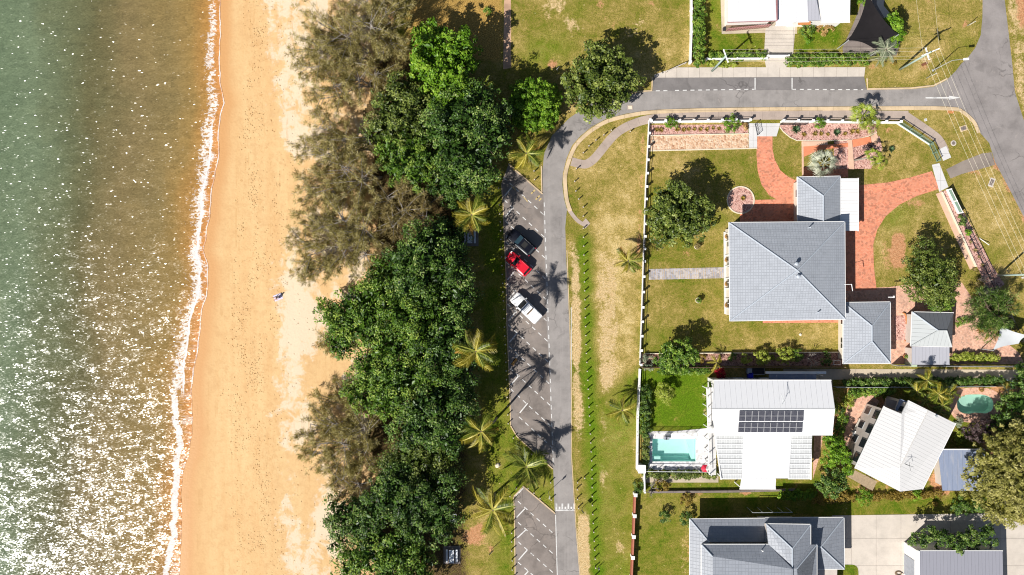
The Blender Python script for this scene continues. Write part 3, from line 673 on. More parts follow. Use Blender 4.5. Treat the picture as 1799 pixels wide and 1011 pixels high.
bay = [(1146, 160), (1148, 137), (1518, 135), (1523, 158)]
bayo = struct('parking_lane', MB().sheet(P2(bay), 0.0085), M['asphalt4'])
drv = [(1662, 298), (1690, 284), (1725, 270), (1742, 268), (1748, 290), (1720, 298), (1690, 306), (1670, 314)]
struct('driveway_apron', MB().sheet(P2(drv), 0.0065), asphalt('broken asphalt', A(158, 146, 136)))
# painted lines: each a part of the road it lies on
ROADS = {'road': road, 'lot': lot, 'lotb': lotb, 'main': mainr, 'bay': bayo}
ZM = 0.0125
def mark(parent, p, q, w=0.13, name='painted_dash', mat='road_paint'):
    a, b_ = W(*p), W(*q)
    part(name, MB().ribbon([a, b_], w, ZM), M[mat], ROADS[parent])
def dashes(parent, p, q, dash=8, gap=8, w=0.13, first=0):
    p, q = Vector(p), Vector(q); L = (q - p).length; d = (q - p) / L; s_ = first
    while s_ < L - 2:
        mark(parent, p + d * s_, p + d * min(s_ + dash, L), w); s_ += dash + gap
ends = [378, 417, 453, 490, 526, 564, 600, 637, 675, 713, 750, 787]
xe = lambda y: np.interp(y, [345, 460, 560, 640, 760, 824], [955, 957, 960, 964, 969, 972])
xl = lambda y: np.interp(y, [300, 360, 420, 480, 560, 650, 748, 770], [882, 884, 886, 888, 890, 894, 897, 907])
for i, ye in enumerate(ends):
    ex = float(xe(ye)); sx_ = float(xl(ye - 66)) + 2
    if ye > 780: sx_ = 912
    sy_ = ye - (ex - sx_) * 0.93
    dashes('lot', (sx_, sy_), (ex, ye), 7.6, 7.2)
    if i > 0:                                     # wheel-stop bars between neighbouring bay lines
        bx, by = sx_ + 14, sy_ - 37 + (14 * 0.93)
        bx2, by2 = sx_ + 1, sy_ - 4
        mark('lot', (bx2, by2 - 3), (bx2 + 14, by2 - 20), 0.17, 'painted_bar')
dashes('lot', (956, 356), (972, 820), 7.5, 8)
for i, ye in enumerate([941, 978, 1012, 1048]):
    ex = 976 + i; dashes('lotb', (910, ye - 60), (ex, ye), 7.6, 7.2)
for p, q in (((906, 872), (920, 857)), ((907, 910), (922, 894)), ((909, 945), (924, 931)), ((911, 984), (926, 967)), ((913, 1020), (928, 1004))): mark('lotb', p, q, 0.17, 'painted_bar')
mark('lotb', (976, 905), (979, 1011), 0.12, 'painted_line')
mark('lot', (899, 641.5), (907.5, 630.5), 0.5, 'worn_marking', 'orange_paint')
for x, y in ((933, 341), (936, 338), (941, 351), (944, 348), (947, 353)): mark('lot', (x, y), (x + 4, y - 4), 0.2, 'worn_marking', 'yellow_paint')
mark('lot', (898, 326), (906, 335), 0.12, 'worn_marking', 'yellow_paint'); mark('lot', (919, 345), (927, 355), 0.12, 'worn_marking', 'yellow_paint')
mark('road', (976, 897), (1010, 896), 0.2, 'painted_bar')
for i, x in enumerate((977.5, 983, 988, 993.3, 998.6, 1003.8, 1009)): mark('road', (x, 896), (x, 885 if i % 2 == 0 else 890.5), 0.26, 'painted_bar')
dashes('bay', (1186, 159.3), (1326, 157.2), 7, 6.5, 0.14); dashes('bay', (1152, 160), (1180, 159.5), 7, 6.5, 0.14)
mark('bay', (1326.5, 137), (1326.5, 158), 0.16, 'painted_line'); mark('bay', (1391.5, 137), (1391.5, 157.5), 0.16, 'painted_line'); dashes('bay', (1391.5, 157.3), (1516, 158), 7, 6.5, 0.14)
ar = MB().sheet([W(x, y) for x, y in ((1626, 171), (1667, 171), (1667, 168.5), (1688, 172), (1667, 175.5), (1667, 173.5), (1626, 173.5))], 0.0155)
part('painted_arrow', ar, M['road_paint'], road)
mark('road', (1003.5, 540), (1004, 800), 0.1, 'edge_line')
# ================================================================ KERBS, PATHS, PAVED AREAS
def smooth_pts(pts, n=4):
    pts = [Vector((p[0], p[1], 0)) for p in pts]; out = []
    for i in range(len(pts) - 1):
        p0, p1, p2, p3 = pts[max(i - 1, 0)], pts[i], pts[i + 1], pts[min(i + 2, len(pts) - 1)]
        for k in range(n):
            t = k / n
            out.append(0.5 * ((2 * p1) + (-p0 + p2) * t + (2 * p0 - 5 * p1 + 4 * p2 - p3) * t * t + (-p0 + 3 * p1 - 3 * p2 + p3) * t ** 3))
    out.append(pts[-1]); return out
def rib(name, px, wpx, z1, mat, smooth=0, z0=-0.05):
    pts = smooth_pts(px, smooth) if smooth else px
    return struct(name, MB().ribbon([W(p[0], p[1]) for p in pts], wpx * S, z0, z1), mat)
def slab(name, px, z1, mat, z0=-0.05, kind='structure'):
    return struct(name, MB().prism(P2(px), z0, z1), mat, None, None, kind)
def clip(poly, conv):
    c2 = [(p.x, p.y) for p in P2(conv)]; ar = sum(c2[i][0] * c2[(i + 1) % len(c2)][1] - c2[(i + 1) % len(c2)][0] * c2[i][1] for i in range(len(c2)))
    if ar < 0: c2 = c2[::-1]
    for i in range(len(c2)):
        (x1, y1), (x2, y2) = c2[i], c2[(i + 1) % len(c2)]; sd = lambda q: (x2 - x1) * (q[1] - y1) - (y2 - y1) * (q[0] - x1); out = []
        for j in range(len(poly)):
            p, q = poly[j], poly[(j + 1) % len(poly)]; sp, sq = sd(p), sd(q)
            if sp >= 0: out.append(p)
            if sp * sq < 0: k_ = sp / (sp - sq); out.append((p[0] + (q[0] - p[0]) * k_, p[1] + (q[1] - p[1]) * k_))
        poly = out
        if len(poly) < 3: return None
    return poly
def paved(name, conv, z1, mat, cw, ch, ox=0.0, oy=0.0, gap=0.018):
    base = struct(name, MB().prism(P2(conv), -.05, z1 - .02), M['dark_conc']); q = P2(conv); x0, x1, y0, y1 = min(p.x for p in q), max(p.x for p in q), min(p.y for p in q), max(p.y for p in q)
    x = x0 - ox
    while x < x1:
        y = y0 - oy
        while y < y1:
            pl = clip([(x + gap, y + gap), (x + cw - gap, y + gap), (x + cw - gap, y + ch - gap), (x + gap, y + ch - gap)], conv)
            if pl: part('concrete_slab', MB().prism(pl, z1 - .08, z1 + random.uniform(-.003, .003)), mat, base)
            y += ch
        x += cw
    return base
def paved_rib(name, px, wpx, z1, mat, L, z0=-0.05, pname='paving_slab', smooth=3, gap=.02):
    pts = [Vector((p[0], p[1], 0)) for p in smooth_pts([W(*p) for p in px], smooth * 4)]; base = struct(name, MB().ribbon(pts, wpx * S * .98, z0, z1 - .02), M['dark_conc'])
    acc = [pts[0]]; ln = 0
    for p, q in zip(pts[:-1], pts[1:]):
        d_ = (q - p).length; ln += d_; acc.append(q)
        if ln >= L or q is pts[-1]:
            if len(acc) > 1 and ln > gap * 3:
                seg = list(acc); seg[-1] = seg[-1] + (seg[-2] - seg[-1]).normalized() * gap; part(pname, MB().ribbon(seg, wpx * S, z1 - .08 if z0 < 0 else z0, z1 + random.uniform(-.003, .003)), mat, base)
            acc = [q]; ln = 0
    return base
inner = [(1684, 190), (1640, 187.5), (1500, 188), (1300, 190), (1200, 192), (1140, 195), (1100, 201), (1065, 210), (1040, 224), (1020, 240), (1006, 257), (996, 281), (990, 305), (990, 325), (993, 350), (999, 368)]
rib('kerb', [(x + (3 if y > 200 else 0), y + 3) for x, y in inner], 6.5, 0.1, M['kerb'], 3)
rib('kerb', [(1685, 193), (1700, 204), (1712, 217), (1719, 234)], 5.5, 0.1, M['kerb'], 3)
rib('kerb', [(998, 366), (1006, 378), (1016, 389), (1030, 397)], 6.5, 0.03, M['path'], 3)
slab('kerb_drain', [(1022, 392), (1029, 384), (1037, 393), (1031, 399), (1028, 402)], 0.035, M['path'])
rib('kerb', [(1523, 138), (1524, 157), (1600, 155.5), (1640, 151), (1664, 138.5)], 2.6, 0.1, M['kerb'])
rib('kerb', [(1146, 136), (1145, 159.5), (1106, 163)], 2.6, 0.1, M['kerb'])
rib('kerb', [(893, 288), (953, 341)], 2.2, 0.1, M['kerb'])
rib('kerb', [(951, 292), (952, 338)], 1.8, 0.1, M['kerb'])
rib('kerb', [(897, 748), (908, 767), (971, 824)], 1.8, 0.1, M['kerb'])
rib('kerb', [(903, 872), (919, 854.5), (975, 902)], 2.2, 0.1, M['kerb'])
rib('kerb', [(881, 325), (884, 360), (886, 420), (889, 480), (890, 560), (894, 650), (896, 700), (897, 747)], 1.5, 0.06, M['kerb'])
rib('kerb', [(902, 874), (904, 900), (905, 1011), (908, 1160)], 1.8, 0.06, M['kerb'])
rib('edge_strip', [(996, 440), (999, 520), (1002, 600), (1004, 700), (1004, 800), (1009, 880), (1013, 940), (1019, 1011)], 1.3, 0.02, M['kerb'])
paved_rib('footpath', [(1004, 284), (1018, 288), (1030, 288.5), (1042, 281), (1052, 270), (1064, 255), (1078, 239), (1092, 228), (1110, 219), (1135, 211), (1180, 205), (1240, 203.5), (1300, 203)], 15, 0.03, M['path'], 1.5)
paved_rib('footpath', [(1299, 202.8), (1400, 202.5), (1500, 202.5), (1596, 203)], 16, 0.032, M['path'], 1.6, smooth=8)
paved_rib('footpath', [(1590, 203), (1638, 236), (1652, 250), (1661, 268)], 15, 0.028, M['path'], 1.6, smooth=6)
slab('gate_slab', [(1649, 263), (1662, 257), (1671, 277), (1657, 283)], 0.034, M['white_conc'])
paved('pavement', [(1186, 119), (1520, 118.5), (1518, 135), (1150, 137), (1149, 132)], 0.05, M['pale_conc'], 1.7, 1.6)
paved('driveway', [(1345, 46), (1397, 46), (1393, 98), (1381, 119.3), (1346, 119.3), (1342, 100)], 0.058, M['pale_conc'], 4.4, 1.1)
slab('driveway', [(1315, 217), (1371, 217), (1364, 240), (1330, 240), (1330, 260), (1316, 260)], 0.04, M['white_conc'])
D1 = [(1331, 239), (1357, 239), (1357, 262), (1361, 281), (1371, 300), (1386, 312), (1402, 319), (1412, 330), (1412, 352), (1392, 358), (1370, 354), (1351, 343), (1338, 325), (1331, 300), (1329, 270)]
slab('brick_driveway', D1, 0.03, M['brick_drive'])
slab('brick_driveway', [(1637, 301), (1600, 312), (1560, 321), (1518, 325), (1490, 326), (1470, 400), (1480, 512), (1540, 509), (1535, 470), (1534, 430), (1541, 404), (1556, 380), (1580, 360), (1610, 345), (1650, 332)], 0.03, M['brick_drive'])
slab('gate_slab', [(1637, 290), (1650, 287), (1666, 329), (1650, 337)], 0.036, M['white_conc'])
slab('brick_path', [(1340, 562), (1480, 562), (1482, 626), (1473, 626), (1473, 567), (1340, 568)], 0.025, M['brick_drive'])
slab('brick_path', [(1300, 352), (1402, 350), (1402, 400), (1300, 400)], 0.02, M['brick_drive'])
slab('brick_courtyard', [(1480, 508), (1560, 505), (1596, 500), (1690, 497), (1705, 520), (1728, 570), (1790, 620), (1800, 640), (1480, 640)], 0.02, M['brick_court'])
slab('slate_path', [(1140, 473), (1272, 470), (1272, 489), (1140, 492)], 0.03, M['slate'])
slab('verandah_floor', [(1271, 408), (1300, 408), (1300, 552), (1272, 552)], 0.25, M['white_conc'])
slab('gravel_bed', [(1141, 220), (1314, 219), (1314, 235), (1141, 239)], 0.03, M['pink_gravel'])
slab('gravel_bed', [(1141, 240), (1315, 236), (1315, 262), (1140, 265)], 0.028, M['tan_gravel'])
rib('garden_edging', [(1140, 239), (1315, 235.5)], 1.6, 0.16, M['cream_conc']); rib('garden_edging', [(1139, 265.5), (1330, 261)], 1.8, 0.08, M['cream_conc'])
NB = [(1370, 224), (1376, 232), (1388, 242), (1400, 247.5), (1452, 248), (1500, 246), (1525, 240), (1540, 233), (1540, 219), (1400, 217), (1371, 218)]
slab('gravel_bed', NB, 0.06, M['pink_gravel'])
rib('garden_edging', NB[:8], 1.2, 0.12, M['cream_conc'])
slab('gravel_bed', [(1465, 249), (1545, 240), (1550, 262), (1530, 297), (1465, 297)], 0.03, M['pink_gravel'])
slab('terrace_step', [(1409, 249), (1453, 249), (1453, 255), (1411, 258)], 0.20, M['peach_paint'])
slab('terrace_step', [(1411, 258), (1490, 252), (1490, 258), (1440, 264), (1412, 276)], 0.12, M['terr_paint'])
slab('terrace_step', [(1497, 246), (1528, 240.5), (1530, 252), (1498, 259)], 0.15, M['terr_paint'])
slab('terrace_step', [(1489, 246.5), (1496, 246), (1500, 298), (1491, 298)], 0.16, M['peach_paint'])
slab('terrace_step', [(1529, 240), (1539, 234), (1545, 249), (1532, 252)], 0.13, M['peach_paint'])
slab('terrace_step', [(1408, 249), (1411, 249), (1412, 312), (1409, 312)], 0.1, M['peach_paint'])
slab('paved_step', [(1410, 294), (1490, 294), (1490, 312), (1410, 312)], 0.02, M['brick_drive'])
slab('gravel_bed', [(1126, 622), (1480, 620), (1480, 643), (1124, 643)], 0.03, gravel('shaded pink gravel', [A(110, 78, 66), A(186, 144, 128), A(214, 172, 156), A(150, 110, 96)], 6))  # pink gravel darkened and browned: the fence's shade is put into its colour
rib('garden_edging', [(1132, 621.5), (1480, 619)], 1.5, 0.3, M['cream_conc'])
slab('gravel_bed', [(1650, 337), (1672, 333), (1745, 470), (1765, 500), (1735, 520), (1722, 480)], 0.02, M['pink_gravel'])
slab('garden_path', [(1644, 341), (1653, 338), (1713, 469), (1704, 474)], 0.05, M['peach_paint'])
rib('garden_edging', [(1654, 338), (1714, 469)], 2.4, 0.22, M['cream_conc'])
rb = [W(1301 + 22.5 * math.cos(a), 352 + 22.5 * math.sin(a)) for a in np.linspace(0, 2 * PI, 33)[:-1]]
struct('gravel_bed', MB().prism(rb, -0.05, 0.06), M['pink_gravel'])
struct('garden_edging', MB().ribbon([W(1301 + 23.5 * math.cos(a), 352 + 23.5 * math.sin(a)) for a in np.linspace(0, 2 * PI, 41)], 0.16, -0.05, 0.12), M['cream_conc'])
slab('gravel_bed', [(1571, 556), (1590, 554), (1593, 590), (1590, 598), (1573, 598)], 0.06, M['pink_gravel'])
rib('garden_edging', [(1585, 550), (1590.5, 556), (1591.5, 590), (1589, 600)], 1.2, 0.3, M['terracotta'], 3)
slab('garden_lawn', [(1682, 551), (1700, 551), (1700, 583), (1680, 583)], 0.05, M['brick_court']) if False else None
paved('driveway', [(1376, 648), (1805, 650), (1805, 668), (1376, 667)], 0.04, M['drive_conc'], 5.4, 1.7); slab('side_path', [(1376, 667), (1462, 668), (1463, 700), (1440, 700)], 0.035, M['drive_conc'])
slab('patio', [(1500, 702), (1528, 692), (1545, 705), (1528, 735), (1500, 790), (1484, 790), (1482, 740), (1488, 716)], 0.03, M['brick_court'])
slab('pool_surround', [(1668, 680), (1760, 684), (1770, 730), (1735, 768), (1690, 790), (1660, 760), (1672, 738)], 0.02, M['brick_court']) if False else None
paved('driveway', [(1462, 906), (1745, 902), (1778, 913), (1805, 925), (1900, 1180), (1455, 1180)], 0.04, M['pale_conc'], 3.7, 4.1, .25, .6)
slab('lawn_patch', rounded((1488, 1014), 20, 22, 28, 4.0), 0.06, m_grass); far_attr(bpy.data.objects['lawn_patch'].data, paint=(0.1, 0, 0.2), paintb=(0, 0, 0))
slab('side_path', [(1126, 838), (1262, 836), (1262, 848), (1130, 848)], 0.03, M['drive_conc'])
paved_rib('retaining_wall', [(1140, 863.5), (1300, 862), (1395, 859)], 3.6, 0.5, M['dark_conc'], 1.7, -.1, 'wall_block', 8)
slab('side_path', [(1430, 766), (1446, 766), (1440, 800), (1428, 842)], 0.03, M['brick_court'])
slab('path', [(888, -160), (897, -160), (898, 120), (884, 122)], 0.02, plain('bare sandy track', A(220, 180, 150), 0.95, 0.25, 1.5, wear=0.3))
slab('house_apron', [(1266, 0), (1270, -60), (1400, -60), (1400, 60), (1345, 58), (1268, 60)], 0.02, M['drive_conc'])
# ---- grates, lids, meter covers
def lid(px, py, d, mat, label, name='drain_lid', rz=0.0, rim=None):
    p = W(px, py); r = thing(name, label, 'drain cover', p)
    if rim: part('rim', MB().box((p.x, p.y, 0.022), (d[0] * 1.5, d[1] * 1.5, 0.02), rz), rim, r)
    part('cover', MB().box((p.x, p.y, 0.035), (d[0], d[1], 0.03), rz), mat, r); return r
lid(1107, 189, (0.55, 0.45, 0), M['cream_conc'], 'square pale drain grate set in the road at the bend', rim=M['path'])
lid(1626, 211, (0.4, 0.4, 0), M['white_conc'], 'small white square access cover in the corner lawn', rz=.3)
lid(1692.5, 226, (0.75, 0.55, 0), M['dark_conc'], 'rusty brown rectangular pit cover in the corner lawn', rz=.3, rim=M['kerb'])
lid(1742, 321, (0.5, 0.9, 0), M['dark_conc'], 'grey rectangular pit cover under the power lines', rz=-.35, rim=M['pale_conc'])
lid(1624, 113, (0.95, 0.4, 0), plain('rust', (0.2, 0.08, 0.04), .8, .3), 'rusty red rectangular pit cover near the corner pole', rz=.42)
p = W(1675, 252); r = thing('manhole_cover', 'round dark manhole cover with a pale concrete collar', 'manhole', p)
part('collar', MB().lathe([(0.42, 0), (0.42, 0.03), (0.25, 0.03)], p, 20), M['pale_conc'], r); part('cover', MB().lathe([(0.27, 0), (0.27, 0.045)], p, 20), M['dark_conc'], r)
lid(1670, 196.5, (0.95, 0.55, 0), M['terracotta'], 'orange rectangular kerb inlet cover by the corner', rim=None)
# ================================================================ FENCES
def fence(name, label, px, spacing, post, rail, plinth=None, h=1.15, top=None, cap=None, rails=(0.45, 1.0), rail_r=0.03, panel=None, cat='fence', balus=0):
    pts = [W(*p) for p in px]
    r = thing(name, label, cat, pts[0]); first = None; capm = None
    seg = [(pts[i], pts[i + 1]) for i in range(len(pts) - 1)]
    for si, (a, b_) in enumerate(seg):
        L = (b_ - a).length; n = max(1, round(L / spacing)); ang = math.atan2(b_.y - a.y, b_.x - a.x)
        for i in range(n + (1 if si == len(seg) - 1 else 0)):
            q = a.lerp(b_, i / n)
            if first is None:
                w = post[1]; first = MB().box((0, 0, h / 2), (w, w, h)).mesh('post'); first.materials.append(post[0])
                if cap: capm = MB().box((0, 0, h + 0.04), (w * 1.45, w * 1.45, 0.08)).mesh('cap'); capm.materials.append(cap)
            o = put('post', first, None, r); o.location = q - pts[0]; o.rotation_euler = (0, 0, ang)
            if cap:
                put('cap', capm, None, o)
        d = (b_ - a).normalized(); nn = Vector((-d.y, d.x, 0)) * 0.0
        for zr in rails:
            part('rail', MB().box(((a + b_) / 2 + Vector((0, 0, zr))), (L, rail_r * 2, rail_r * 2.2), ang), rail, r)
        if plinth: part('plinth', MB().box((a + b_) / 2 + Vector((0, 0, plinth[1] / 2)), (L, 0.22, plinth[1]), ang), plinth[0], r)
        if panel: part('panel', MB().box((a + b_) / 2 + Vector((0, 0, h * 0.5)), (L, 0.04, h * 0.86), ang), panel, r)
        if balus:
            mb = MB(); k = int(L / balus)
            for j in range(1, k):
                q = a.lerp(b_, j / k); mb.box((q.x, q.y, h * 0.5), (0.03, 0.03, h * 0.85), ang)
            part('balusters', mb, rail, r)['kind'] = 'stuff'
    return r
fence('front_fence', 'long white beachside fence of capped posts on a low plinth', [(1140, 214), (1134, 330), (1130, 460), (1127.5, 540), (1124, 640)], 2.0, (M['white_paint'], 0.24), M['dark_metal'], (M['white_wall'], 0.35), 1.15, cap=M['white_paint'], rails=(0.6, 1.0))
fence('street_fence', 'white capped post fence along the footpath north of the lawn', [(1142, 216), (1314, 214)], 2.0, (M['white_paint'], 0.26), M['white_paint'], (M['white_wall'], 0.4), 1.15, cap=M['white_paint'], rails=(0.65, 1.0))
fence('street_fence', 'white capped post fence along the footpath above the cycad bed', [(1372, 215), (1576, 217)], 2.2, (M['white_paint'], 0.26), M['white_paint'], (M['white_wall'], 0.4), 1.15, cap=M['white_paint'], rails=(0.65, 1.0))
fence('driveway_gate', 'thin dark metal gate standing open across the white driveway', [(1326, 219), (1330, 238)], 1.7, (M['dark_metal'], 0.07), M['dark_metal'], None, 1.1, rails=(0.15, 1.05), cat='gate', rail_r=0.02, balus=0.2)
fence('driveway_gate', 'thin dark metal gate leaf lying along the garden bed entrance', [(1370, 220), (1414, 220)], 1.9, (M['dark_metal'], 0.07), M['dark_metal'], None, 1.1, rails=(0.15, 1.05), cat='gate', rail_r=0.02, balus=0.2)
fence('corner_fence', 'green steel panel fence running diagonally across the street corner', [(1577, 218), (1632, 254)], 1.9, (M['green_metal'], 0.1), M['green_metal'], (M['white_wall'], 0.25), 1.2, rails=(0.3, 1.12,), balus=0.16)
fence('corner_fence', 'short green steel panel fence beside the white gate slab', [(1632, 256), (1645, 284)], 1.6, (M['green_metal'], 0.1), M['green_metal'], None, 1.2, rails=(0.15, 1.12,), balus=0.16)
fence('side_fence', 'white framed fence with dark green panels below the driveway gate', [(1663, 334), (1683, 375)], 1.8, (M['white_paint'], 0.14), M['white_paint'], (M['white_wall'], 0.4), 1.2, panel=M['green_metal'], rails=(1.15,))
fence('side_fence', 'dark post and rail fence along the pink gravel strip', [(1684, 376), (1748, 512), (1790, 600)], 2.2, (M['dark_metal'], 0.09), M['dark_metal'], None, 1.2, rails=(0.2, 1.15), balus=0.25)
fence('boundary_fence', 'tall paling fence behind the long garden bed', [(1126, 645), (1478, 644)], 2.4, (M['timber'], 0.12), M['timber'], None, 1.4, panel=M['timber'], rails=(0.4, 1.25))
fence('boundary_fence', 'tall grey fence between the sheds and the concrete drive', [(1566, 641), (1806, 643)], 2.4, (M['grey_metal'], 0.1), M['grey_metal'], None, 1.8, panel=M['grey_metal'], rails=(0.4, 1.75))
fence('beach_fence', 'white rail fence before the bright green lawn', [(1123, 648), (1119, 735), (1118, 824)], 2.4, (M['white_paint'], 0.12), M['white_paint'], (M['white_wall'], 0.5), 1.3, rails=(0.9, 1.25))
fence('pool_fence', 'white pool fence along the edge of the bright green lawn', [(1139, 760), (1222, 760)], 1.3, (M['white_paint'], 0.07), M['white_paint'], None, 1.2, rails=(0.1, 1.15), rail_r=0.02, balus=0.25)
fence('pool_fence', 'white glass panel fence along the lower side of the pool', [(1131, 825), (1250, 826)], 2.1, (M['white_paint'], 0.08), M['white_paint'], None, 1.3, rails=(0.15, 1.25), rail_r=0.03)
fence('brick_fence', 'brick red front fence with white capped pillars by the lower lawn', [(1114, 866), (1108, 1011), (1102, 1150)], 3.3, (M['white_paint'], 0.36), plain('brick coping', A(200, 128, 106), .85, .15, 4), (plain('dark red brick', A(170, 96, 76), 0.85, 0.2, 4), 1.0), 1.25, cap=M['white_paint'], rails=(1.05,), rail_r=0.1)
fence('drive_fence', 'low grey fence along the dark hedge of the concrete drive', [(1464, 679), (1600, 679), (1755, 677)], 2.6, (M['grey_metal'], 0.08), M['grey_metal'], None, 1.3, panel=M['grey_metal'], rails=(1.25,))
fence('top_fence', 'pale boundary wall between the grassy field and the hedge', [(1213, -60), (1213, 60), (1211, 112)], 4.0, (M['white_paint'], 0.3), M['white_paint'], (M['white_wall'], 0.9), 1.0, rails=(0.95,), rail_r=0.05)
fence('front_wall', 'low white garden wall along the pavement of the top house', [(1240, 106), (1345, 105)], 4.0, (M['white_paint'], 0.3), M['white_paint'], (M['white_wall'], 0.6), 0.7, rails=(0.62,), rail_r=0.08, cat='wall')
fence('gate_wall', 'short white sliding gate across the top driveway', [(1346, 101), (1382, 101)], 3.0, (M['white_paint'], 0.2), M['white_paint'], (M['white_wall'], 0.8), 0.95, rails=(0.9,), rail_r=0.05, cat='gate')
fence('guard_rail', 'short timber post and rail barrier at the field corner', [(1170, 128), (1203, 113)], 1.6, (M['pale_timber'], 0.12), M['pale_timber'], None, 0.8, rails=(0.7,), rail_r=0.06, cat='barrier')
p = W(1124.5, 820); r = thing('gate_pillar', 'big square white pillar at the corner of the pool fence', 'pillar', p)
part('shaft', MB().box((p.x, p.y, 0.75), (0.95, 1.05, 1.5)), M['white_wall'], r); part('cap', MB().box((p.x, p.y, 1.55), (1.1, 1.2, 0.1)), M['white_paint'], r)
fence('white_wall', 'narrow white wall running down from the pool corner pillar', [(1130, 826), (1131, 862)], 3.2, (M['white_paint'], 0.25), M['white_paint'], (M['white_wall'], 1.0), 1.1, rails=(1.0,), rail_r=0.06, cat='wall')
# ================================================================ POOLS
def water_mat(name, tint, rough=0.02):
    t = NT(name); t.n.remove(t.b)
    tr = t.new('ShaderNodeBsdfTransparent'); tr.inputs[0].default_value = (*tint, 1)
    gl = t.new('ShaderNodeBsdfGlossy'); gl.inputs['Roughness'].default_value = rough
    fr = t.new('ShaderNodeFresnel'); fr.inputs[0].default_value = 1.33
    bp = t.new('ShaderNodeBump'); bp.inputs['Distance'].default_value = 0.03
    t.link(t.noise(t.coord('Object'), 2.5, 3, 0.5), bp.inputs['Height']); t.link(bp.outputs[0], gl.inputs['Normal'])
    mx = t.new('ShaderNodeMixShader'); t.link(fr.outputs[0], mx.inputs[0]); t.link(tr.outputs[0], mx.inputs[1]); t.link(gl.outputs[0], mx.inputs[2])
    t.link(mx.outputs[0], t.out.inputs[0]); return t.m
def ring(mb, outer, inner, z):
    n = len(outer); m_ = len(inner)
    return mb.add([(p[0], p[1], z) for p in outer] + [(p[0], p[1], z) for p in inner], [(i, (i + 1) % n, n + (i + 1) % n, n + i) for i in range(n)])
def resample(poly, n):
    L = [0]; q = poly + [poly[0]]
    for a, b_ in zip(q[:-1], q[1:]): L.append(L[-1] + math.dist(a, b_))
    out = []
    for i in range(n):
        s_ = L[-1] * i / n; k_ = max(j for j in range(len(L)) if L[j] <= s_ + 1e-9); k_ = min(k_, len(poly) - 1)
        f_ = (s_ - L[k_]) / max(L[k_ + 1] - L[k_], 1e-9); a, b_ = q[k_], q[k_ + 1]; out.append((a[0] + (b_[0] - a[0]) * f_, a[1] + (b_[1] - a[1]) * f_))
    return out
def pool(label, inner, outer, depth, zt, mats, wtint, extra=None):
    n = len(inner); c_ = W(sum(p[0] for p in inner) / n, sum(p[1] for p in inner) / n)
    r = thing('swimming_pool', label, 'pool', c_)
    I = P2(inner); O = P2(outer)
    mb = ring(MB(), O, I, zt); part('deck', mb, mats[0], r)
    mb = MB(); mb.add([(p.x, p.y, z) for z in (zt, -depth) for p in I], [(i, (i + 1) % n, n + (i + 1) % n, n + i) for i in range(n)]); mb.sheet(I, -depth)
    part('basin', mb, mats[1], r)
    if extra: extra(r)
    part('water', MB().sheet([(p.x, p.y) for p in I], zt - 0.1), water_mat('pool water', wtint), r)
    return r
pi_ = [(1146, 771), (1184, 771), (1222, 771), (1222, 791), (1222, 811), (1184, 811), (1146, 811), (1146, 791)]
po_ = [(1138, 758), (1184, 758), (1248, 752), (1248, 791), (1248, 826), (1184, 826), (1138, 826), (1138, 791)]
m_aqua = plain('pale pool lining', (0.6, 0.92, 0.83), 0.5, 0.03, 1); m_aqua2 = plain('green pool lining', (0.56, 0.76, 0.67), 0.5, 0.06, 1)
def steps(r):
    for q, z in (([(1146.5, 803), (1161, 803), (1161, 810.5), (1146.5, 810.5)], -0.3), ([(1161, 805.5), (1205, 805.5), (1216, 810.5), (1161, 810.5)], -0.75), ([(1206, 771.5), (1221.5, 771.5), (1221.5, 810.5), (1216, 810.5)], -0.35)):
        part('pool_step', MB().prism(P2(q), -1.15, z), m_aqua, r)
pool('rectangular turquoise pool in a white tiled deck with inner steps', pi_, po_, 1.2, 0.05, (M['deck_tile'], m_aqua), (0.955, 1.0, 1.0), steps)
pool('kidney shaped green pool half in tree shade', POOL2, rounded((1714, 712), 46, 31, 28, 2.6), 1.1, 0.03, (M['brick_court'], m_aqua2), (0.9, 0.99, 0.955))
# ================================================================ BUILDINGS
def plane_mesh(pts, thick, axis=None):
    """roof plane from world points (first edge = eave); slab with uv in metres, u along the eave, v up the slope"""
    pts = [Vector(p) for p in pts]; n = len(pts)
    nor = (pts[1] - pts[0]).cross(pts[2] - pts[0]).normalized()
    if nor.z < 0: pts = [pts[1], pts[0]] + pts[:1:-1]; nor = -nor
    u = (pts[1] - pts[0]).normalized(); v = nor.cross(u); o = pts[0]
    me = bpy.data.meshes.new('roof_plane')
    dn = Vector((0, 0, -thick))
    vs = pts + [p + dn for p in pts]
    fs = [tuple(range(n)), tuple(range(n, 2 * n))[::-1]] + [(i, n + i, n + (i + 1) % n, (i + 1) % n) for i in range(n)]
    me.from_pydata(vs, [], fs); uvl = me.uv_layers.new(name='UVMap')
    for lp in me.loops:
        d = Vector(me.vertices[lp.vertex_index].co) - o; uvl.data[lp.index].uv = (d.dot(u), d.dot(v))
    return me
def offset_mesh(me, off):
    me.transform(Matrix.Translation(-Vector(off))); return me
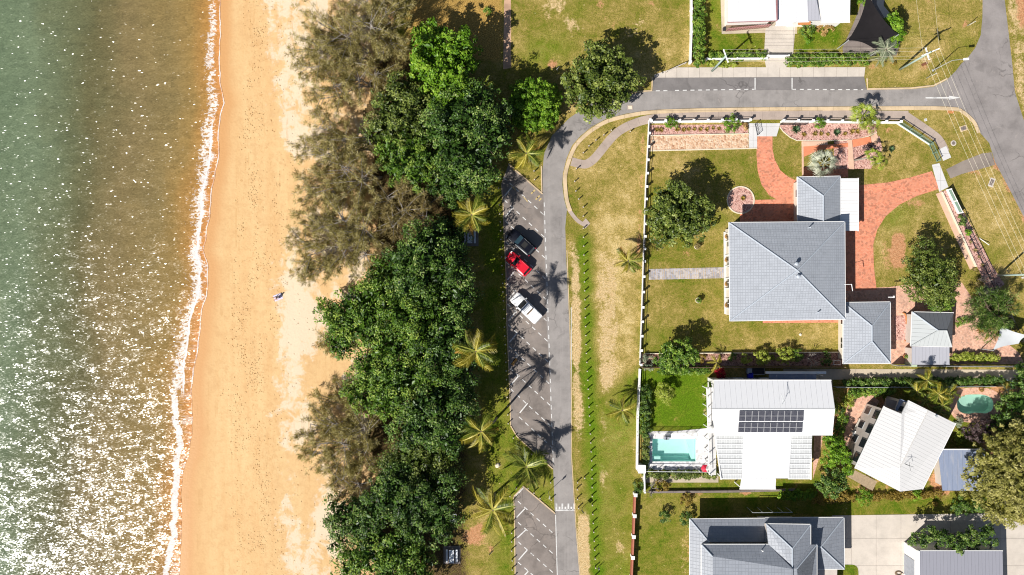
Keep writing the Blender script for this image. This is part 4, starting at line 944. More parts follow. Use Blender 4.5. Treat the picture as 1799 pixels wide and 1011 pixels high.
def roof(root, V, planes, mat, ridges=(), eaves=(), thick=0.12, ridge_mat=None, gutter=None, ridge_r=0.09, gutter_r=0.075):
    rf = sub_holder('roof', root)
    Vw = {k: W(*v) for k, v in V.items()}
    for pl in planes:
        me = offset_mesh(plane_mesh([Vw[k] for k in pl], thick), org(rf)); me.materials.append(mat); put('roof_plane', me, None, rf)
    for a, b_ in ridges: part('ridge_cap', MB().tube([Vw[a] + Vector((0, 0, 0.02)), Vw[b_] + Vector((0, 0, 0.02))], ridge_r, 6), ridge_mat or M['ridge'], rf)
    for a, b_ in eaves:
        p, q = Vw[a], Vw[b_]; d = (q - p).normalized(); L = (q - p).length
        part('gutter', MB().box((p + q) / 2 + Vector((0, 0, -0.07)), (L + 0.1, gutter_r * 2, 0.14), math.atan2(d.y, d.x)), gutter or M['white_paint'], rf)
    return rf
def walls(root, poly_px, h_px, z1, mat, inset=0.5, z0=0.0):
    P = P2(poly_px, h_px); n = len(P); c_ = sum(P, Vector()) / n
    a = sum(P[i].x * P[(i + 1) % n].y - P[(i + 1) % n].x * P[i].y for i in range(n))
    if a < 0: P = P[::-1]
    out = []
    for i in range(n):
        d1 = (P[i] - P[i - 1]).normalized(); d2 = (P[(i + 1) % n] - P[i]).normalized(); n1 = Vector((-d1.y, d1.x, 0)); n2 = Vector((-d2.y, d2.x, 0))
        k = inset / max(0.3, 1 + n1.dot(n2)); out.append(P[i] + (n1 + n2) * k)
    part('wall', MB().prism(out, z0, z1), mat, root); return out
def window_on(root, a, b_, t0, t1, z0, z1, frame=None, glass=None, name='window', off=0.03):
    """framed window on the wall from a to b (outside is to the right of a->b)"""
    a, b_ = Vector(a), Vector(b_); d = (b_ - a); L = d.length; d.normalize(); nn = Vector((d.y, -d.x, 0))
    c_ = a + d * L * (t0 + t1) / 2; c_.z = (z0 + z1) / 2; w = L * (t1 - t0); ang = math.atan2(d.y, d.x)
    f = part(name, MB().box(c_ + nn * off, (w, 0.08, z1 - z0), ang), frame or M['white_paint'], root)
    k = max(1, round(w / 0.9))
    for i in range(k):
        q = c_ + d * w * ((i + 0.5) / k - 0.5) + nn * (off + 0.035)
        o = put('pane', MB().box(q, (w / k - 0.1, 0.04, z1 - z0 - 0.14), ang).mesh('pane', org(f)), glass or M['glass'], f)
    return f
# ---- main house with pyramid roof
r = thing('house', 'large grey hipped roof house with a pyramid peak and white gutters', 'house', W(1382, 478))
V = dict(a=(1281, 391.5, 4.2), b=(1484, 390, 4.2), c=(1485, 561, 4.2), d=(1282.5, 564, 4.2), e=(1401, 475.5, 6.6))
roof(r, V, ['abe', 'bce', 'cde', 'dae'], M['roof_grey'], ['ae', 'be', 'ce', 'de'], ['ab', 'bc', 'cd', 'da'])
o = walls(r, [(1281, 391), (1484, 390), (1485, 561), (1282, 564)], 4.2, 4.1, M['cream_wall'], 0.7)
for i in range(4):
    a, b_ = o[i], o[(i + 1) % 4]
    for t0 in (0.08, 0.32, 0.56, 0.8): window_on(r, a, b_, t0, t0 + 0.13, 1.2, 2.6)
for px, py, hz in ((1422, 400, 4.75), (1398, 464, 6.5), (1401, 486, 6.55), (1437, 549, 4.75)):
    q = W(px, py, hz)
    rad = 0.17 if 450 < py < 500 else 0.07
    part('vent_pipe', MB().lathe([(rad, -0.4), (rad, 0.25), (rad * 1.6, 0.3), (rad * 1.6, 0.4), (rad * 0.6, 0.5)], q, 10), M['ridge'], r)
q = W(1487, 500, 4.4); part('antenna', MB().tube([q + Vector((-0.3, 0, 0)), q + Vector((0.5, 0, 0.5))], 0.03, 5).tube([q + Vector((0.5, 0.05, 0.5)), q + Vector((0.65, -0.95, 0.5))], 0.05, 5), M['white_paint'], r)
for y in (411, 425, 449, 468, 490, 507, 525, 541):
    q = W(1273.5, y); part('verandah_post', MB().box((q.x, q.y, 2.0), (0.13, 0.13, 4.0)), M['white_paint'], r)
part('verandah_beam', MB().box((W(1273.5, 480).x, W(1273.5, 480).y, 3.95), (0.12, 12.4, 0.15)), M['white_paint'], r)
# ---- front wing + carport
r = thing('house_wing', 'small grey hipped roof wing joined to the big house', 'building', W(1438, 360))
V = dict(a=(1401, 311.5, 2.7), b=(1476, 310, 2.7), c=(1476, 400, 2.7), d=(1401.5, 400, 2.7), e=(1446.5, 344.5, 4.0), f=(1446.5, 396, 4.0))
roof(r, V, ['abe', 'bcfe', 'cdf', 'daef'], M['roof_grey'], ['ae', 'be', 'ef'], ['ab', 'bc', 'da'])
o = walls(r, [(1401, 311.5), (1476, 310), (1476, 392), (1401.5, 392)], 2.7, 2.6, M['cream_wall'], 0.5)
for i in range(4):
    for t0 in (0.2, 0.6): window_on(r, o[i], o[(i + 1) % 4], t0, t0 + 0.2, 0.9, 2.1)
r = thing('carport', 'white ribbed flat carport roof beside the small grey wing', 'carport', W(1490, 360))
V = dict(a=(1508, 313.5, 2.35), b=(1508, 406, 2.35), c=(1477, 406, 2.55), d=(1477, 313.5, 2.55))
roof(r, V, ['abcd'], M['roof_carport'], (), ['ab'], 0.06)
for px, py in ((1505, 316), (1505, 360), (1505, 403), (1479, 404)):
    q = W(px, py, 2.3); part('post', MB().box((q.x, q.y, 1.15), (0.1, 0.1, 2.3)), M['white_paint'], r)
# ---- back wing
r = thing('house_wing', 'grey hipped roof wing at the back of the big house by the brick court', 'building', W(1522, 585))
V = dict(a=(1482, 532, 2.7), b=(1564, 531, 2.7), c=(1564.5, 638.5, 2.7), d=(1481.5, 639, 2.7), e=(1532, 573, 4.05), f=(1532, 600, 4.05))
roof(r, V, ['abe', 'bcfe', 'cdf', 'daef'], M['roof_grey'], ['ae', 'be', 'ef', 'cf', 'df'], ['ab', 'bc', 'cd', 'da'])
o = walls(r, [(1482, 532), (1564, 531), (1564.5, 638), (1481.5, 639)], 2.7, 2.6, M['cream_wall'], 0.5)
for i in range(4):
    for t0 in (0.15, 0.6): window_on(r, o[i], o[(i + 1) % 4], t0, t0 + 0.2, 0.9, 2.1)
q = W(1566, 522.5, 3.2); r2 = thing('satellite_dish', 'small white aerial standing beside the back wing', 'aerial', W(1566, 535))
part('mast', MB().tube([W(1563, 528), q], 0.03, 5), M['grey_metal'], r2); part('arm', MB().box(q, (0.9, 0.12, 0.1)), M['white_paint'], r2); part('dipole', MB().box(q + Vector((0.3, 0.05, 0.1)), (0.2, 0.3, 0.08)), M['white_paint'], r2)
# ---- shed
r = thing('shed', 'garden shed with a hipped roof coloured darker on the sides away from the sun', 'shed', W(1637, 580))
V = dict(a=(1603, 548.5, 2.3), b=(1675, 550, 2.3), c=(1672, 609.5, 2.3), d=(1600.5, 608, 2.3), e=(1648, 581, 3.2), f=(1663, 581, 3.2))
roof(r, V, ['cdef', 'dae'], M['roof_shed'], ['ef', 'de', 'cf'], ['cd', 'da'], 0.08, M['roof_shed'])
roof(r, V, ['abfe', 'bcf'], M['roof_shed_shade'], ['ae'], ['ab'], 0.08, M['ridge'])  # planes away from the sun: their shade is put into the darker sheet colour
walls(r, [(1603, 549), (1675, 550), (1672, 609), (1600.5, 608)], 2.3, 2.25, M['grey_wall'], 0.35)
r = thing('lean_to', 'flat pale grey skillion roof against the shed', 'shed', W(1634, 625))
V = dict(a=(1602, 640.5, 2.2), b=(1668, 640.5, 2.2), c=(1668, 609.5, 2.26), d=(1602, 609.5, 2.26))
roof(r, V, ['abcd'], M['roof_flat'], (), ['ab'], 0.06, None, M['roof_flat'])
walls(r, [(1602, 611), (1668, 611), (1668, 640), (1602, 640)], 2.15, 2.1, M['grey_wall'], 0.15)
q = W(1594, 630); r = thing('water_tank', 'slim pale green rainwater tank beside the shed', 'tank', q)
part('tank_body', MB().box((q.x, q.y, 0.95), (0.75, 2.1, 1.9)), plain('pale green poly', A(200, 218, 190), .6, .08), r); part('lid', MB().lathe([(0.2, 1.9), (0.2, 1.98)], q, 12), M['grey_plastic'], r)
# ---- white modern house
r = thing('house', 'white gabled roof house with solar panels beside the pool', 'house', W(1350, 750))
V = dict(a=(1255, 668.5, 5.2), b=(1460, 668.5, 5.2), c=(1467, 718.5, 6.3), d=(1251, 718.5, 6.3), e=(1462.5, 764.5, 5.2), f=(1256, 764.5, 5.2))
roof(r, V, ['abcd', 'fecd'], M['roof_white'], ['dc'], ['ab', 'fe'], 0.15, M['white_paint'], None, 0.05)
o = walls(r, [(1258, 668.5), (1458, 668.5), (1458, 764), (1258, 764)], 5.2, 5.1, M['white_wall'], 0.25)
for i in range(4):
    for t0 in (0.06, 0.3, 0.54, 0.78):
        window_on(r, o[i], o[(i + 1) % 4], t0, t0 + 0.16, 0.9, 2.2); window_on(r, o[i], o[(i + 1) % 4], t0, t0 + 0.16, 3.2, 4.5)
V = dict(a=(1306, 762.5, 3.75), b=(1391, 762.5, 3.75), c=(1386, 841, 3.2), d=(1303, 841, 3.2), e=(1300, 859.5, 3.0), f=(1362.5, 859.5, 3.0), g=(1363, 841, 3.2))
roof(r, V, ['dcba', 'efgd'], M['roof_white'], (), ['ef'], 0.15)
V = dict(a=(1257, 763.5, 3.7), b=(1306, 763.5, 3.7), c=(1302.5, 841.5, 3.15), d=(1266, 841.5, 3.15))
rf = roof(r, V, ['dcba'], M['roof_poly'], (), ['cd', 'da'], 0.04)
V = dict(a=(1391, 763.5, 3.7), b=(1427, 763.5, 3.7), c=(1423.5, 841.5, 3.15), d=(1385.5, 841.5, 3.15))
roof(r, V, ['dcba'], M['roof_poly'], (), ['cd', 'bc'], 0.04)
for i in range(1, 9):
    fy = i / 9; y_ = 763.5 + 78 * fy; hz = 3.72 - .55 * fy
    for xa, xb in ((1257.5 + 8.5 * fy, 1305.5 - 3 * fy), (1391.5 - 5.5 * fy, 1426.5 - 3.5 * fy)): part('rafter', MB().box((W(xa, y_, hz) + W(xb, y_, hz)) / 2 + Vector((0, 0, .02)), ((W(xb, y_, hz) - W(xa, y_, hz)).length, .09, .06)), M['white_paint'], r)
for px, py in ((1268, 839), (1303, 839), (1345, 857), (1302, 857), (1362, 857), (1386, 839), (1421, 839), (1262, 800), (1424, 800)):
    q = W(px, py, 3.0); part('post', MB().box((q.x, q.y, 1.5), (0.14, 0.14, 3.0)), M['white_paint'], r)
q = W(1384, 708, 6.1); part('antenna', MB().tube([W(1372, 716, 6.2), q + Vector((-1, 0.1, 0.9))], 0.02, 4).box(q + Vector((-1, 0.2, 0.9)), (0.5, 0.05, 0.05), 0.9).tube([q + Vector((-1, 0.1, 0.9)), W(1373, 693, 7.2)], 0.03, 4).tube([W(1372, 692, 7.2), W(1379, 708, 7.2)], 0.03, 4), M['grey_metal'], r)
# the solar panels: one thing per array, each panel a part with its cells
m_pv = NT('solar cells'); uvv = m_pv.coord('Object'); br = m_pv.new('ShaderNodeTexBrick'); br.offset = 0; br.inputs['Scale'].default_value = 1
br.inputs['Brick Width'].default_value = 0.16; br.inputs['Row Height'].default_value = 0.16; br.inputs['Mortar Size'].default_value = 0.008
br.inputs['Color1'].default_value = (0.035, 0.037, 0.05, 1); br.inputs['Color2'].default_value = (0.06, 0.06, 0.075, 1); br.inputs['Mortar'].default_value = (0.16, 0.16, 0.18, 1)
m_pv.link(uvv, br.inputs['Vector']); m_pv = m_pv.fin(br.outputs['Color'], 0.3, 0.5)
m_pvf = plain('anodised frame', (0.36, 0.36, 0.37), 0.4, 0.05)
for (yt_, yb_, x0, x1, sk, lb) in ((722, 740.5, 1299, 1412.5, -1.2, 'upper row of ten black solar panels on the white roof'), (743, 760, 1297.5, 1410.5, -1.2, 'lower row of ten black solar panels on the white roof')):
    hh = lambda y: 6.3 - (y - 718.5) / 46 * 1.1 + 0.18
    r = thing('solar_array', lb, 'solar panels', W((x0 + x1) / 2, (yt_ + yb_) / 2, hh(730)))
    for i in range(10):
        xa, xb = x0 + (x1 - x0) * i / 10, x0 + (x1 - x0) * (i + 1) / 10
        c4 = [W(xa, yt_, hh(yt_)), W(xb, yt_, hh(yt_)), W(xb + sk, yb_, hh(yb_)), W(xa + sk, yb_, hh(yb_))]
        cc = sum(c4, Vector()) / 4
        fr_ = part('solar_panel', MB().add([p.lerp(cc, 0.02) for p in c4] + [p.lerp(cc, 0.02) - Vector((0, 0, 0.05)) for p in c4], [(3, 2, 1, 0), (0, 1, 5, 4), (1, 2, 6, 5), (2, 3, 7, 6), (3, 0, 4, 7)]), m_pvf, r)
        for k in (0, 1):
            q4 = [c4[0].lerp(c4[3], k / 2), c4[1].lerp(c4[2], k / 2), c4[1].lerp(c4[2], (k + 1) / 2), c4[0].lerp(c4[3], (k + 1) / 2)]
            c2 = sum(q4, Vector()) / 4
            q5 = [Vector((c2.x + (p.x - c2.x) * 0.9, c2.y + (p.y - c2.y) * 0.91, c2.z + (p.z - c2.z) * 0.91 + 0.012)) for p in q4]
            put('cell_pane', MB().add(q5, [(3, 2, 1, 0)]).mesh('cell_pane', org(fr_)), m_pv, fr_)
# side balcony of the white house
r = thing('balcony', 'narrow white balcony with posts along the pool side of the white house', 'balcony', W(1244, 760))
part('floor', MB().prism([W(1241, 681, 2.6), W(1258, 681, 2.6), W(1258, 835, 2.6), W(1246, 835, 2.6)], 2.4, 2.6), M['white_conc'], r)
for y in (683, 697, 715, 733, 752, 774, 795, 815, 833):
    q = W(1242.5 + (y - 683) * 0.03, y, 2.6); part('post', MB().box((q.x, q.y, 1.8), (0.1, 0.1, 3.6)), M['white_paint'], r)
part('handrail', MB().tube([W(1242, 682, 3.6), W(1246, 834, 3.6)], 0.05, 6), M['white_paint'], r)
q = W(1250, 755, 3.6); r2 = thing('shade_umbrella', 'small folded white umbrella on the balcony', 'umbrella', q - Vector((0, 0, 1.0)))
part('canopy', MB().lathe([(0.55, 0.0), (0.35, 0.14), (0.05, 0.25)], q, 10), M['white_paint'], r2); part('pole', MB().tube([q - Vector((0, 0, 1.0)), q + Vector((0, 0, .2))], 0.03, 5), M['white_paint'], r2)
# awning in the side lane
r = thing('awning', 'grey blue awning with a white edge in the lane above the white house', 'awning', W(1390, 662))
V = dict(a=(1351, 669, 2.3), b=(1434, 669, 2.3), c=(1434, 655.5, 2.7), d=(1351, 655.5, 2.7))
roof(r, V, ['abcd'], M['roof_blue'], (), ['cd'], 0.05)
part('edge_beam', MB().box(W(1398, 655, 2.75), (8.8, 0.35, 0.15)), M['white_paint'], r)
for px, py in ((1353, 657), (1432, 657)): q = W(px, py); part('post', MB().box((q.x, q.y, 1.3), (0.1, 0.1, 2.6)), M['white_paint'], r)
# ---- angled house
r = thing('house', 'off white gabled house set at an angle with windows along its near side', 'house', W(1580, 785))
RH, RR = 5.4, 6.2
V = dict(a=(1596, 703.5, RH), b=(1634, 722.5, RR), c=(1679, 744.5, RH), d=(1621, 859.5, RH), e=(1581.5, 864, RR - .5), f=(1502.5, 823, RH), g=(1553.5, 714.5, RH), h=(1584, 727.5, RH + 0.3), k=(1581, 822, RR))
V['b'] = (1631, 721, RR)
roof(r, V, ['fghabke'], M['roof_offwhite'], ['bk'], ['fg'], 0.15, plain('stained ridge', (0.5, 0.48, 0.46), .6, .15), None, 0.06)
V2 = dict(V); roof(r, V2, ['cdekb'], M['roof_offwhite'], (), ['cd'], 0.15)
o = walls(r, [(1502.5, 823), (1553.5, 714.5), (1584, 727.5), (1596, 703.5), (1679, 744.5), (1621, 859), (1582, 863)], RH, RH - 0.1, M['grey_wall'], 0.35)
# find the wall edge that faces the photo's left and put its windows there
for i in range(len(o)):
    a, b_ = o[i], o[(i + 1) % len(o)]; L = (b_ - a).length
    if L < 2: continue
    big = L > 7
    for t0 in ((0.05, 0.3, 0.55, 0.8) if big else (0.3,)):
        window_on(r, a, b_, t0, t0 + (0.15 if big else 0.4), 3.1, 4.7, M['grey_metal']); 
        if big: window_on(r, a, b_, t0, t0 + 0.12, 0.6, 2.0, M['grey_metal'])
q = W(1643, 731, 5.95); part('vent_pipe', MB().lathe([(0.1, -0.3), (0.1, 0.3), (0.16, 0.32), (0.16, 0.4)], q, 8), M['grey_metal'], r)
q = W(1590, 815, 6.2); part('antenna', MB().tube([q - Vector((0, 0, .3)), q + Vector((0, 0, 1.2))], 0.03, 5).tube([q + Vector((-.6, .2, 1.1)), q + Vector((.6, -.2, 1.1))], 0.025, 4).tube([q + Vector((0, .5, 1.0)), q + Vector((.2, -.7, 1.0))], 0.025, 4), M['dark_metal'], r)
r = thing('dormer_porch', 'small blue grey glazed porch tucked in the corner of the angled house', 'porch', W(1573, 712))
V = dict(a=(1573, 721, 3.6), b=(1581, 701, 3.6), c=(1595, 706, 3.9), d=(1585, 727, 3.9)); roof(r, V, ['abcd'], M['roof_blue'], (), (), 0.06)
walls(r, [(1573, 721), (1581, 701), (1595, 706), (1585, 727)], 3.6, 3.5, M['grey_wall'], 0.1)
V = dict(a=(1556, 700, 3.0), b=(1580, 706, 3.0), c=(1572, 721, 3.1), d=(1556, 712, 3.1)); roof(r, V, ['abcd'], plain('porch slab', A(170, 152, 140), .7, .1), (), (), 0.1)
r = thing('timber_deck', 'brown timber deck at the lower corner of the angled house', 'deck', W(1510, 845))
DK = [(1501, 826), (1489, 838), (1533, 862.5), (1541, 846)]
dz = 2.6; P_ = P2(DK, dz); part('deck_frame', MB().prism(P_, dz - 0.25, dz - 0.05), M['timber'], r)
for i in range(14):
    f0, f1 = (i + 0.06) / 14, (i + 0.94) / 14
    q = [P_[1].lerp(P_[0], f0), P_[2].lerp(P_[3], f0), P_[2].lerp(P_[3], f1), P_[1].lerp(P_[0], f1)]
    part('plank', MB().prism(q, dz - 0.05, dz), plain('deck plank', (0.36, 0.27, 0.17), .8, .2, 4) if i == 0 else bpy.data.materials['deck plank'], r)
for q in P_: part('post', MB().box((q.x * .995, q.y * .995, dz / 2 - .15), (0.12, 0.12, dz - .3)), M['timber'], r)
r = thing('shed', 'weathered blue grey shed roof half under the big pale tree', 'shed', W(1690, 825))
V = dict(a=(1648, 790, 2.7), b=(1730, 790, 2.7), c=(1730, 862.5, 2.5), d=(1656, 862.5, 2.5)); roof(r, V, ['dcba'], M['roof_blue'], (), ['ab'], 0.08)
walls(r, [(1652, 792), (1730, 792), (1730, 860), (1658, 860)], 2.5, 2.45, M['grey_wall'], 0.3)
q = W(1650, 836); r = thing('boat_trailer', 'white edged narrow box trailer beside the blue grey shed', 'trailer', q)
part('tray', MB().box((q.x, q.y, 0.6), (0.5, 2.4, 0.5)), M['white_paint'], r); part('tray_floor', MB().box((q.x, q.y, 0.86), (0.36, 2.2, 0.03)), M['dark_metal'], r)
for sy in (-0.7, 0.7): part('wheel', MB().tube([(q.x - 0.3, q.y + sy, 0.3), (q.x + 0.3, q.y + sy, 0.3)], 0.3, 12), M['rubber'], r)
# ---- two storey slate house at the bottom
r = thing('house', 'slate grey two storey house with many roof planes at the bottom edge', 'house', W(1345, 990))
E1, E2 = 2.9, 5.6
V = dict(a=(1212, 912.5, E1), b=(1352, 911, E1), c=(1352, 953, 4.0), d=(1246, 953, 4.0), e=(1212, 1180, E1), f=(1246, 1180, 4.0))
roof(r, V, ['abcd', 'eadf'], M['roof_grey2'], ['ad'], ['ab', 'ea'], 0.12)
V = dict(a=(1345, 910.5, E1), b=(1482.5, 909.5, E1), c=(1483.5, 1000, E1), d=(1442, 961, 4.4), e=(1400, 961, 4.4), f=(1400, 1000, E1), g=(1345, 953, 4.4))
roof(r, V, ['abdeg', 'bcd', 'cfed'], M['roof_grey2'], ['bd', 'cd', 'de'], ['ab', 'bc', 'fc'], 0.12)
V = dict(a=(1232, 957, E2), b=(1460, 957, E2), c=(1460, 1180, E2), d=(1232, 1180, E2), e=(1250, 977, 6.2), f=(1250, 1180, 6.2), g=(1440, 977, 6.2), h=(1440, 1180, 6.2))
V = dict(a=(1232.5, 957, E2), b=(1350, 957, E2), c=(1400, 1012, 7.1), d=(1250, 978, 6.2), e=(1232.5, 1180, E2), f=(1247, 1180, 6.2), g=(1400, 1180, 7.1), h=(1252, 1012, 7.1))
V = dict(a=(1232.5, 957, E2), b=(1350, 957, E2), c=(1393, 1000, 7.2), d=(1289, 1012, 7.2), e=(1232.5, 1180, E2), g=(1289, 1180, 7.2), h=(1393, 1180, 7.2))
V['d'] = (1252, 978, 6.45); V['g'] = (1252, 1180, 6.45)
roof(r, V, ['abcd', 'eadg'], M['roof_grey2'], ['ad'], ['ab', 'ea'], 0.12)
V3 = dict(c=V['c'], d=V['d'], g=V['g'], h=V['h']); roof(r, V3, ['gdch'], M['roof_grey2'], (), (), 0.12)
V = dict(a=(1346, 921, E2), b=(1424, 922, E2), c=(1424, 957, E2), d=(1435, 957, E2), e=(1435, 1180, E2), p=(1392, 964, 6.9), q=(1392, 999, 6.9), s=(1400, 999, 7.0), t=(1400, 1180, 7.0), w=(1388, 1180, 6.9), u=(1350, 957, E2))
roof(r, V, ['abp', 'bcqp', 'uapq', 'dest', 'cds', 'csq', 'qstw'], M['roof_grey2'], ['ap', 'bp', 'pq', 'ds'], ['ab', 'bc', 'de'], 0.12)
walls(r, [(1222, 925), (1475, 925), (1475, 992), (1470, 1180), (1222, 1180)], E1, E1 - 0.05, M['grey_wall'], 0.3)
walls(r, [(1236, 960), (1350, 960), (1350, 926), (1422, 926), (1422, 960), (1433, 960), (1433, 1180), (1236, 1180)], E2, E2 - 0.1, M['grey_wall'], 0.3)
q = W(1338, 967, 6.0); part('vent_pipe', MB().lathe([(0.06, -0.3), (0.06, 0.4), (0.1, 0.45)], q, 8), M['white_paint'], r)
a, b_ = W(1352, 900, 1.2), W(1228, 900, 1.2)
r2 = thing('verandah_rail', 'dark metal railing along the shaded side of the slate house', 'railing', W(1350, 900))
part('top_rail', MB().tube([W(1322, 901, 2.4), W(1392, 900.5, 2.4)], 0.05, 5), M['grey_metal'], r2)
for x in (1322, 1340, 1358, 1376, 1392): q = W(x, 900.5, 2.4); part('post', MB().box((q.x, q.y, 1.2), (0.07, 0.07, 2.4)), M['grey_metal'], r2)
# ---- garage at the bottom right
r = thing('garage', 'tall white garage with a grey roller door and plain grey roof', 'garage', W(1680, 1000))
G = [W(1586, 950.5), W(1728, 950.5), W(1728, 1120), W(1586, 1120)]
part('wall', MB().prism([G[0] + Vector((.15, -.15, 0)), G[1] + Vector((-.15, -.15, 0)), G[2] + Vector((-.15, 0, 0)), G[3] + Vector((.15, 0, 0))], 0, 3.9), M['white_wall'], r)
V = {k: ((p.x / (S * (1 - z / H)) + CX), (CY - p.y / (S * (1 - z / H))), z) for k, p, z in zip('abcd', G, (4.05, 4.05, 4.5, 4.5))}
roof(r, V, ['abcd'], M['roof_garage'], (), ['ab', 'da'], 0.1, None, M['white_paint'])
x = G[0].x + 0.15 - 0.03; part('roller_door', MB().box((x, W(0, 990).y, 1.5), (0.06, 3.0, 2.6)), M['grey_plastic'], r)
# ---- top houses
r = thing('house', 'white roofed house at the top edge with dusty pink fascia', 'house', W(1320, 10))
V = dict(a=(1279, 39, 3.4), b=(1364, 36.5, 3.4), c=(1361, -60, 3.9), d=(1279, -60, 3.9)); roof(r, V, ['abcd'], M['roof_white'], (), ['ab'], 0.12, None, M['pink_trim'])
part('fascia', MB().box(W(1364.5, -12, 3.35), (0.14, 8.0, 0.22)), M['pink_trim'], r)
walls(r, [(1283, 34), (1361, 33), (1361, -60), (1283, -60)], 3.4, 3.3, M['white_wall'], 0.2)
V = dict(a=(1363, 45, 2.9), b=(1392, 45, 2.9), c=(1389, -60, 3.1), d=(1366, -60, 3.1)); roof(r, V, ['abcd'], M['roof_white'], (), ['ab'], 0.1)
V = dict(a=(1390, 39, 3.4), b=(1421, 38, 3.4), c=(1421, -60, 3.9), d=(1390, -60, 3.9)); roof(r, V, ['abcd'], M['roof_white'], (), ['ab'], 0.1)
V = dict(a=(1420, 37, 3.5), b=(1442, 36, 3.3), c=(1434, -2, 3.9), d=(1418, -10, 4.1)); roof(r, V, ['abcd'], M['roof_flat'], (), (), 0.1)
V = dict(a=(1443, 40, 3.4), b=(1493, 39, 3.4), c=(1495, -60, 3.9), d=(1440, -60, 3.9)); roof(r, V, ['abcd'], M['roof_white'], (), ['ab'], 0.1)
walls(r, [(1394, 35), (1489, 35), (1489, -60), (1394, -60)], 3.3, 3.25, M['white_wall'], 0.2)
o = part('awning_box', MB().box(W(1413, 41, 2.2), (1.8, 0.5, 0.12)), M['terracotta'], r)
r2 = thing('verandah', 'timber verandah with a dusty pink balustrade under the white roof', 'verandah', W(1310, 50))
a, b_ = W(1277, 53.5, 0.9), W(1352, 46, 0.9)
part('floor', MB().prism([W(1276, 54, .5), W(1352, 47, .5), W(1352, 36, .5), W(1276, 36, .5)], 0.05, 0.5), M['timber'], r2)
part('handrail', MB().tube([a + Vector((0, 0, .6)), b_ + Vector((0, 0, .6))], 0.05, 5), M['pink_trim'], r2); 
for i in range(26):
    q = a.lerp(b_, i / 25); part('baluster', MB().box((q.x, q.y, 1.0), (0.07, 0.07, 1.0)), M['pink_trim'], r2)
q = W(1272, 52.5); part('planter_box', MB().box((q.x, q.y, .2), (.45, .45, .4)), M['dark_metal'], r2)
# shade sails
def sail(name, label, pts, mat, posts=(), sag=0.25, n=10):
    Pw = [W(*p) for p in pts]; r = thing(name, label, 'shade sail', Vector((sum(p.x for p in Pw) / 4, sum(p.y for p in Pw) / 4, 0)))
    vs = []; fs = []
    for i in range(n + 1):
        for j in range(n + 1):
            u, v = i / n, j / n
            su, sv_ = 1 - 0.16 * math.sin(PI * u), 1 - 0.16 * math.sin(PI * v)
            u2 = 0.5 + (u - 0.5) * sv_; v2 = 0.5 + (v - 0.5) * su
            p = Pw[0].lerp(Pw[1], u2).lerp(Pw[3].lerp(Pw[2], u2), v2)
            p.z -= sag * math.sin(PI * u) * math.sin(PI * v); vs.append(p)
    fs = [(i * (n + 1) + j, (i + 1) * (n + 1) + j, (i + 1) * (n + 1) + j + 1, i * (n + 1) + j + 1) for i in range(n) for j in range(n)]
    part('cloth', MB().add(vs, fs), mat, r, True)
    for i in posts:
        q = Pw[i]; part('post', MB().tube([(q.x, q.y, 0), (q.x, q.y, q.z + .2)], 0.07, 8), M['grey_metal'], r)
    return r
sail('shade_sail', 'big black shade sail stretched over the parking court at the top', [(1524, -14, 4.4), (1577, 62, 3.2), (1542, 90, 2.6), (1490, 72, 3.4)], M['black_sail'], (1, 2, 3))
sail('shade_sail', 'pale grey shade sail at the right edge of the brick court', [(1757, 571, 2.8), (1806, 590, 3.0), (1790, 604, 2.6), (1744, 616, 2.6)], M['pale_sail'], (0, 1, 3), 0.1)
slab('parking_court', [(1500, 40), (1508, 20), (1530, -60), (1560, -60), (1552, 20), (1585, 60), (1575, 98), (1482, 100), (1480, 85)], 0.03, M['dark_conc'])
slab('driveway', [(1541, -60), (1556, -60), (1552, 10), (1565, 26), (1556, 36), (1540, 8)], 0.035, M['pale_conc'])
# ================================================================ VEGETATION
G1 = [(0.0, A(36, 60, 20)), (0.4, A(74, 108, 36)), (0.75, A(116, 146, 58)), (1.0, A(176, 190, 110))]
M['leaf_dark'] = leafmat('dark glossy leaves', G1, 0.42, 0.3, 0.1)
M['leaf_mid'] = leafmat('mid green leaves', [(0, A(46, 74, 18)), (0.5, A(100, 138, 38)), (1, A(178, 198, 84))], 0.42, 0.3, 0.12)
M['leaf_bright'] = leafmat('bright green leaves', [(0, A(64, 104, 16)), (0.5, A(112, 156, 32)), (1, A(172, 204, 70))], 0.45, 0.25, 0.15)
M['leaf_olive'] = leafmat('olive leaves', [(0, A(50, 70, 22)), (0.5, A(106, 124, 46)), (1, A(174, 184, 94))], 0.42, 0.3, 0.12)
M['leaf_lime'] = leafmat('lime leaves', [(0, A(110, 130, 30)), (0.5, A(170, 186, 60)), (1, A(224, 226, 120))], 0.45, 0.35)
M['leaf_pine'] = leafmat('casuarina needles', [(0, A(112, 102, 56)), (0.35, A(174, 162, 98)), (0.7, A(214, 200, 132)), (1, A(250, 236, 182))], 0.6, 0.2, 0.4)
M['leaf_brown'] = leafmat('drying leaves', [(0, A(124, 106, 64)), (0.5, A(170, 154, 94)), (1, A(214, 194, 134))], 0.55, 0.25)
M['leaf_yellow'] = leafmat('pale olive foliage', [(0, A(100, 100, 40)), (0.45, A(170, 166, 80)), (1, A(226, 216, 142))], 0.5, 0.3)
M['leaf_ochre'] = leafmat('ochre shrub leaves', [(0, A(110, 92, 30)), (0.5, A(160, 136, 56)), (1, A(204, 176, 92))], 0.5, 0.25)
M['leaf_silver'] = leafmat('silver fan leaves', [(0, A(120, 132, 112)), (0.5, A(196, 202, 176)), (1, A(240, 240, 220))], 0.45, 0.35)
M['leaf_grey'] = leafmat('grey green fronds', [(0, A(110, 126, 100)), (0.5, A(160, 172, 140)), (1, A(206, 208, 176))], 0.5, 0.3)
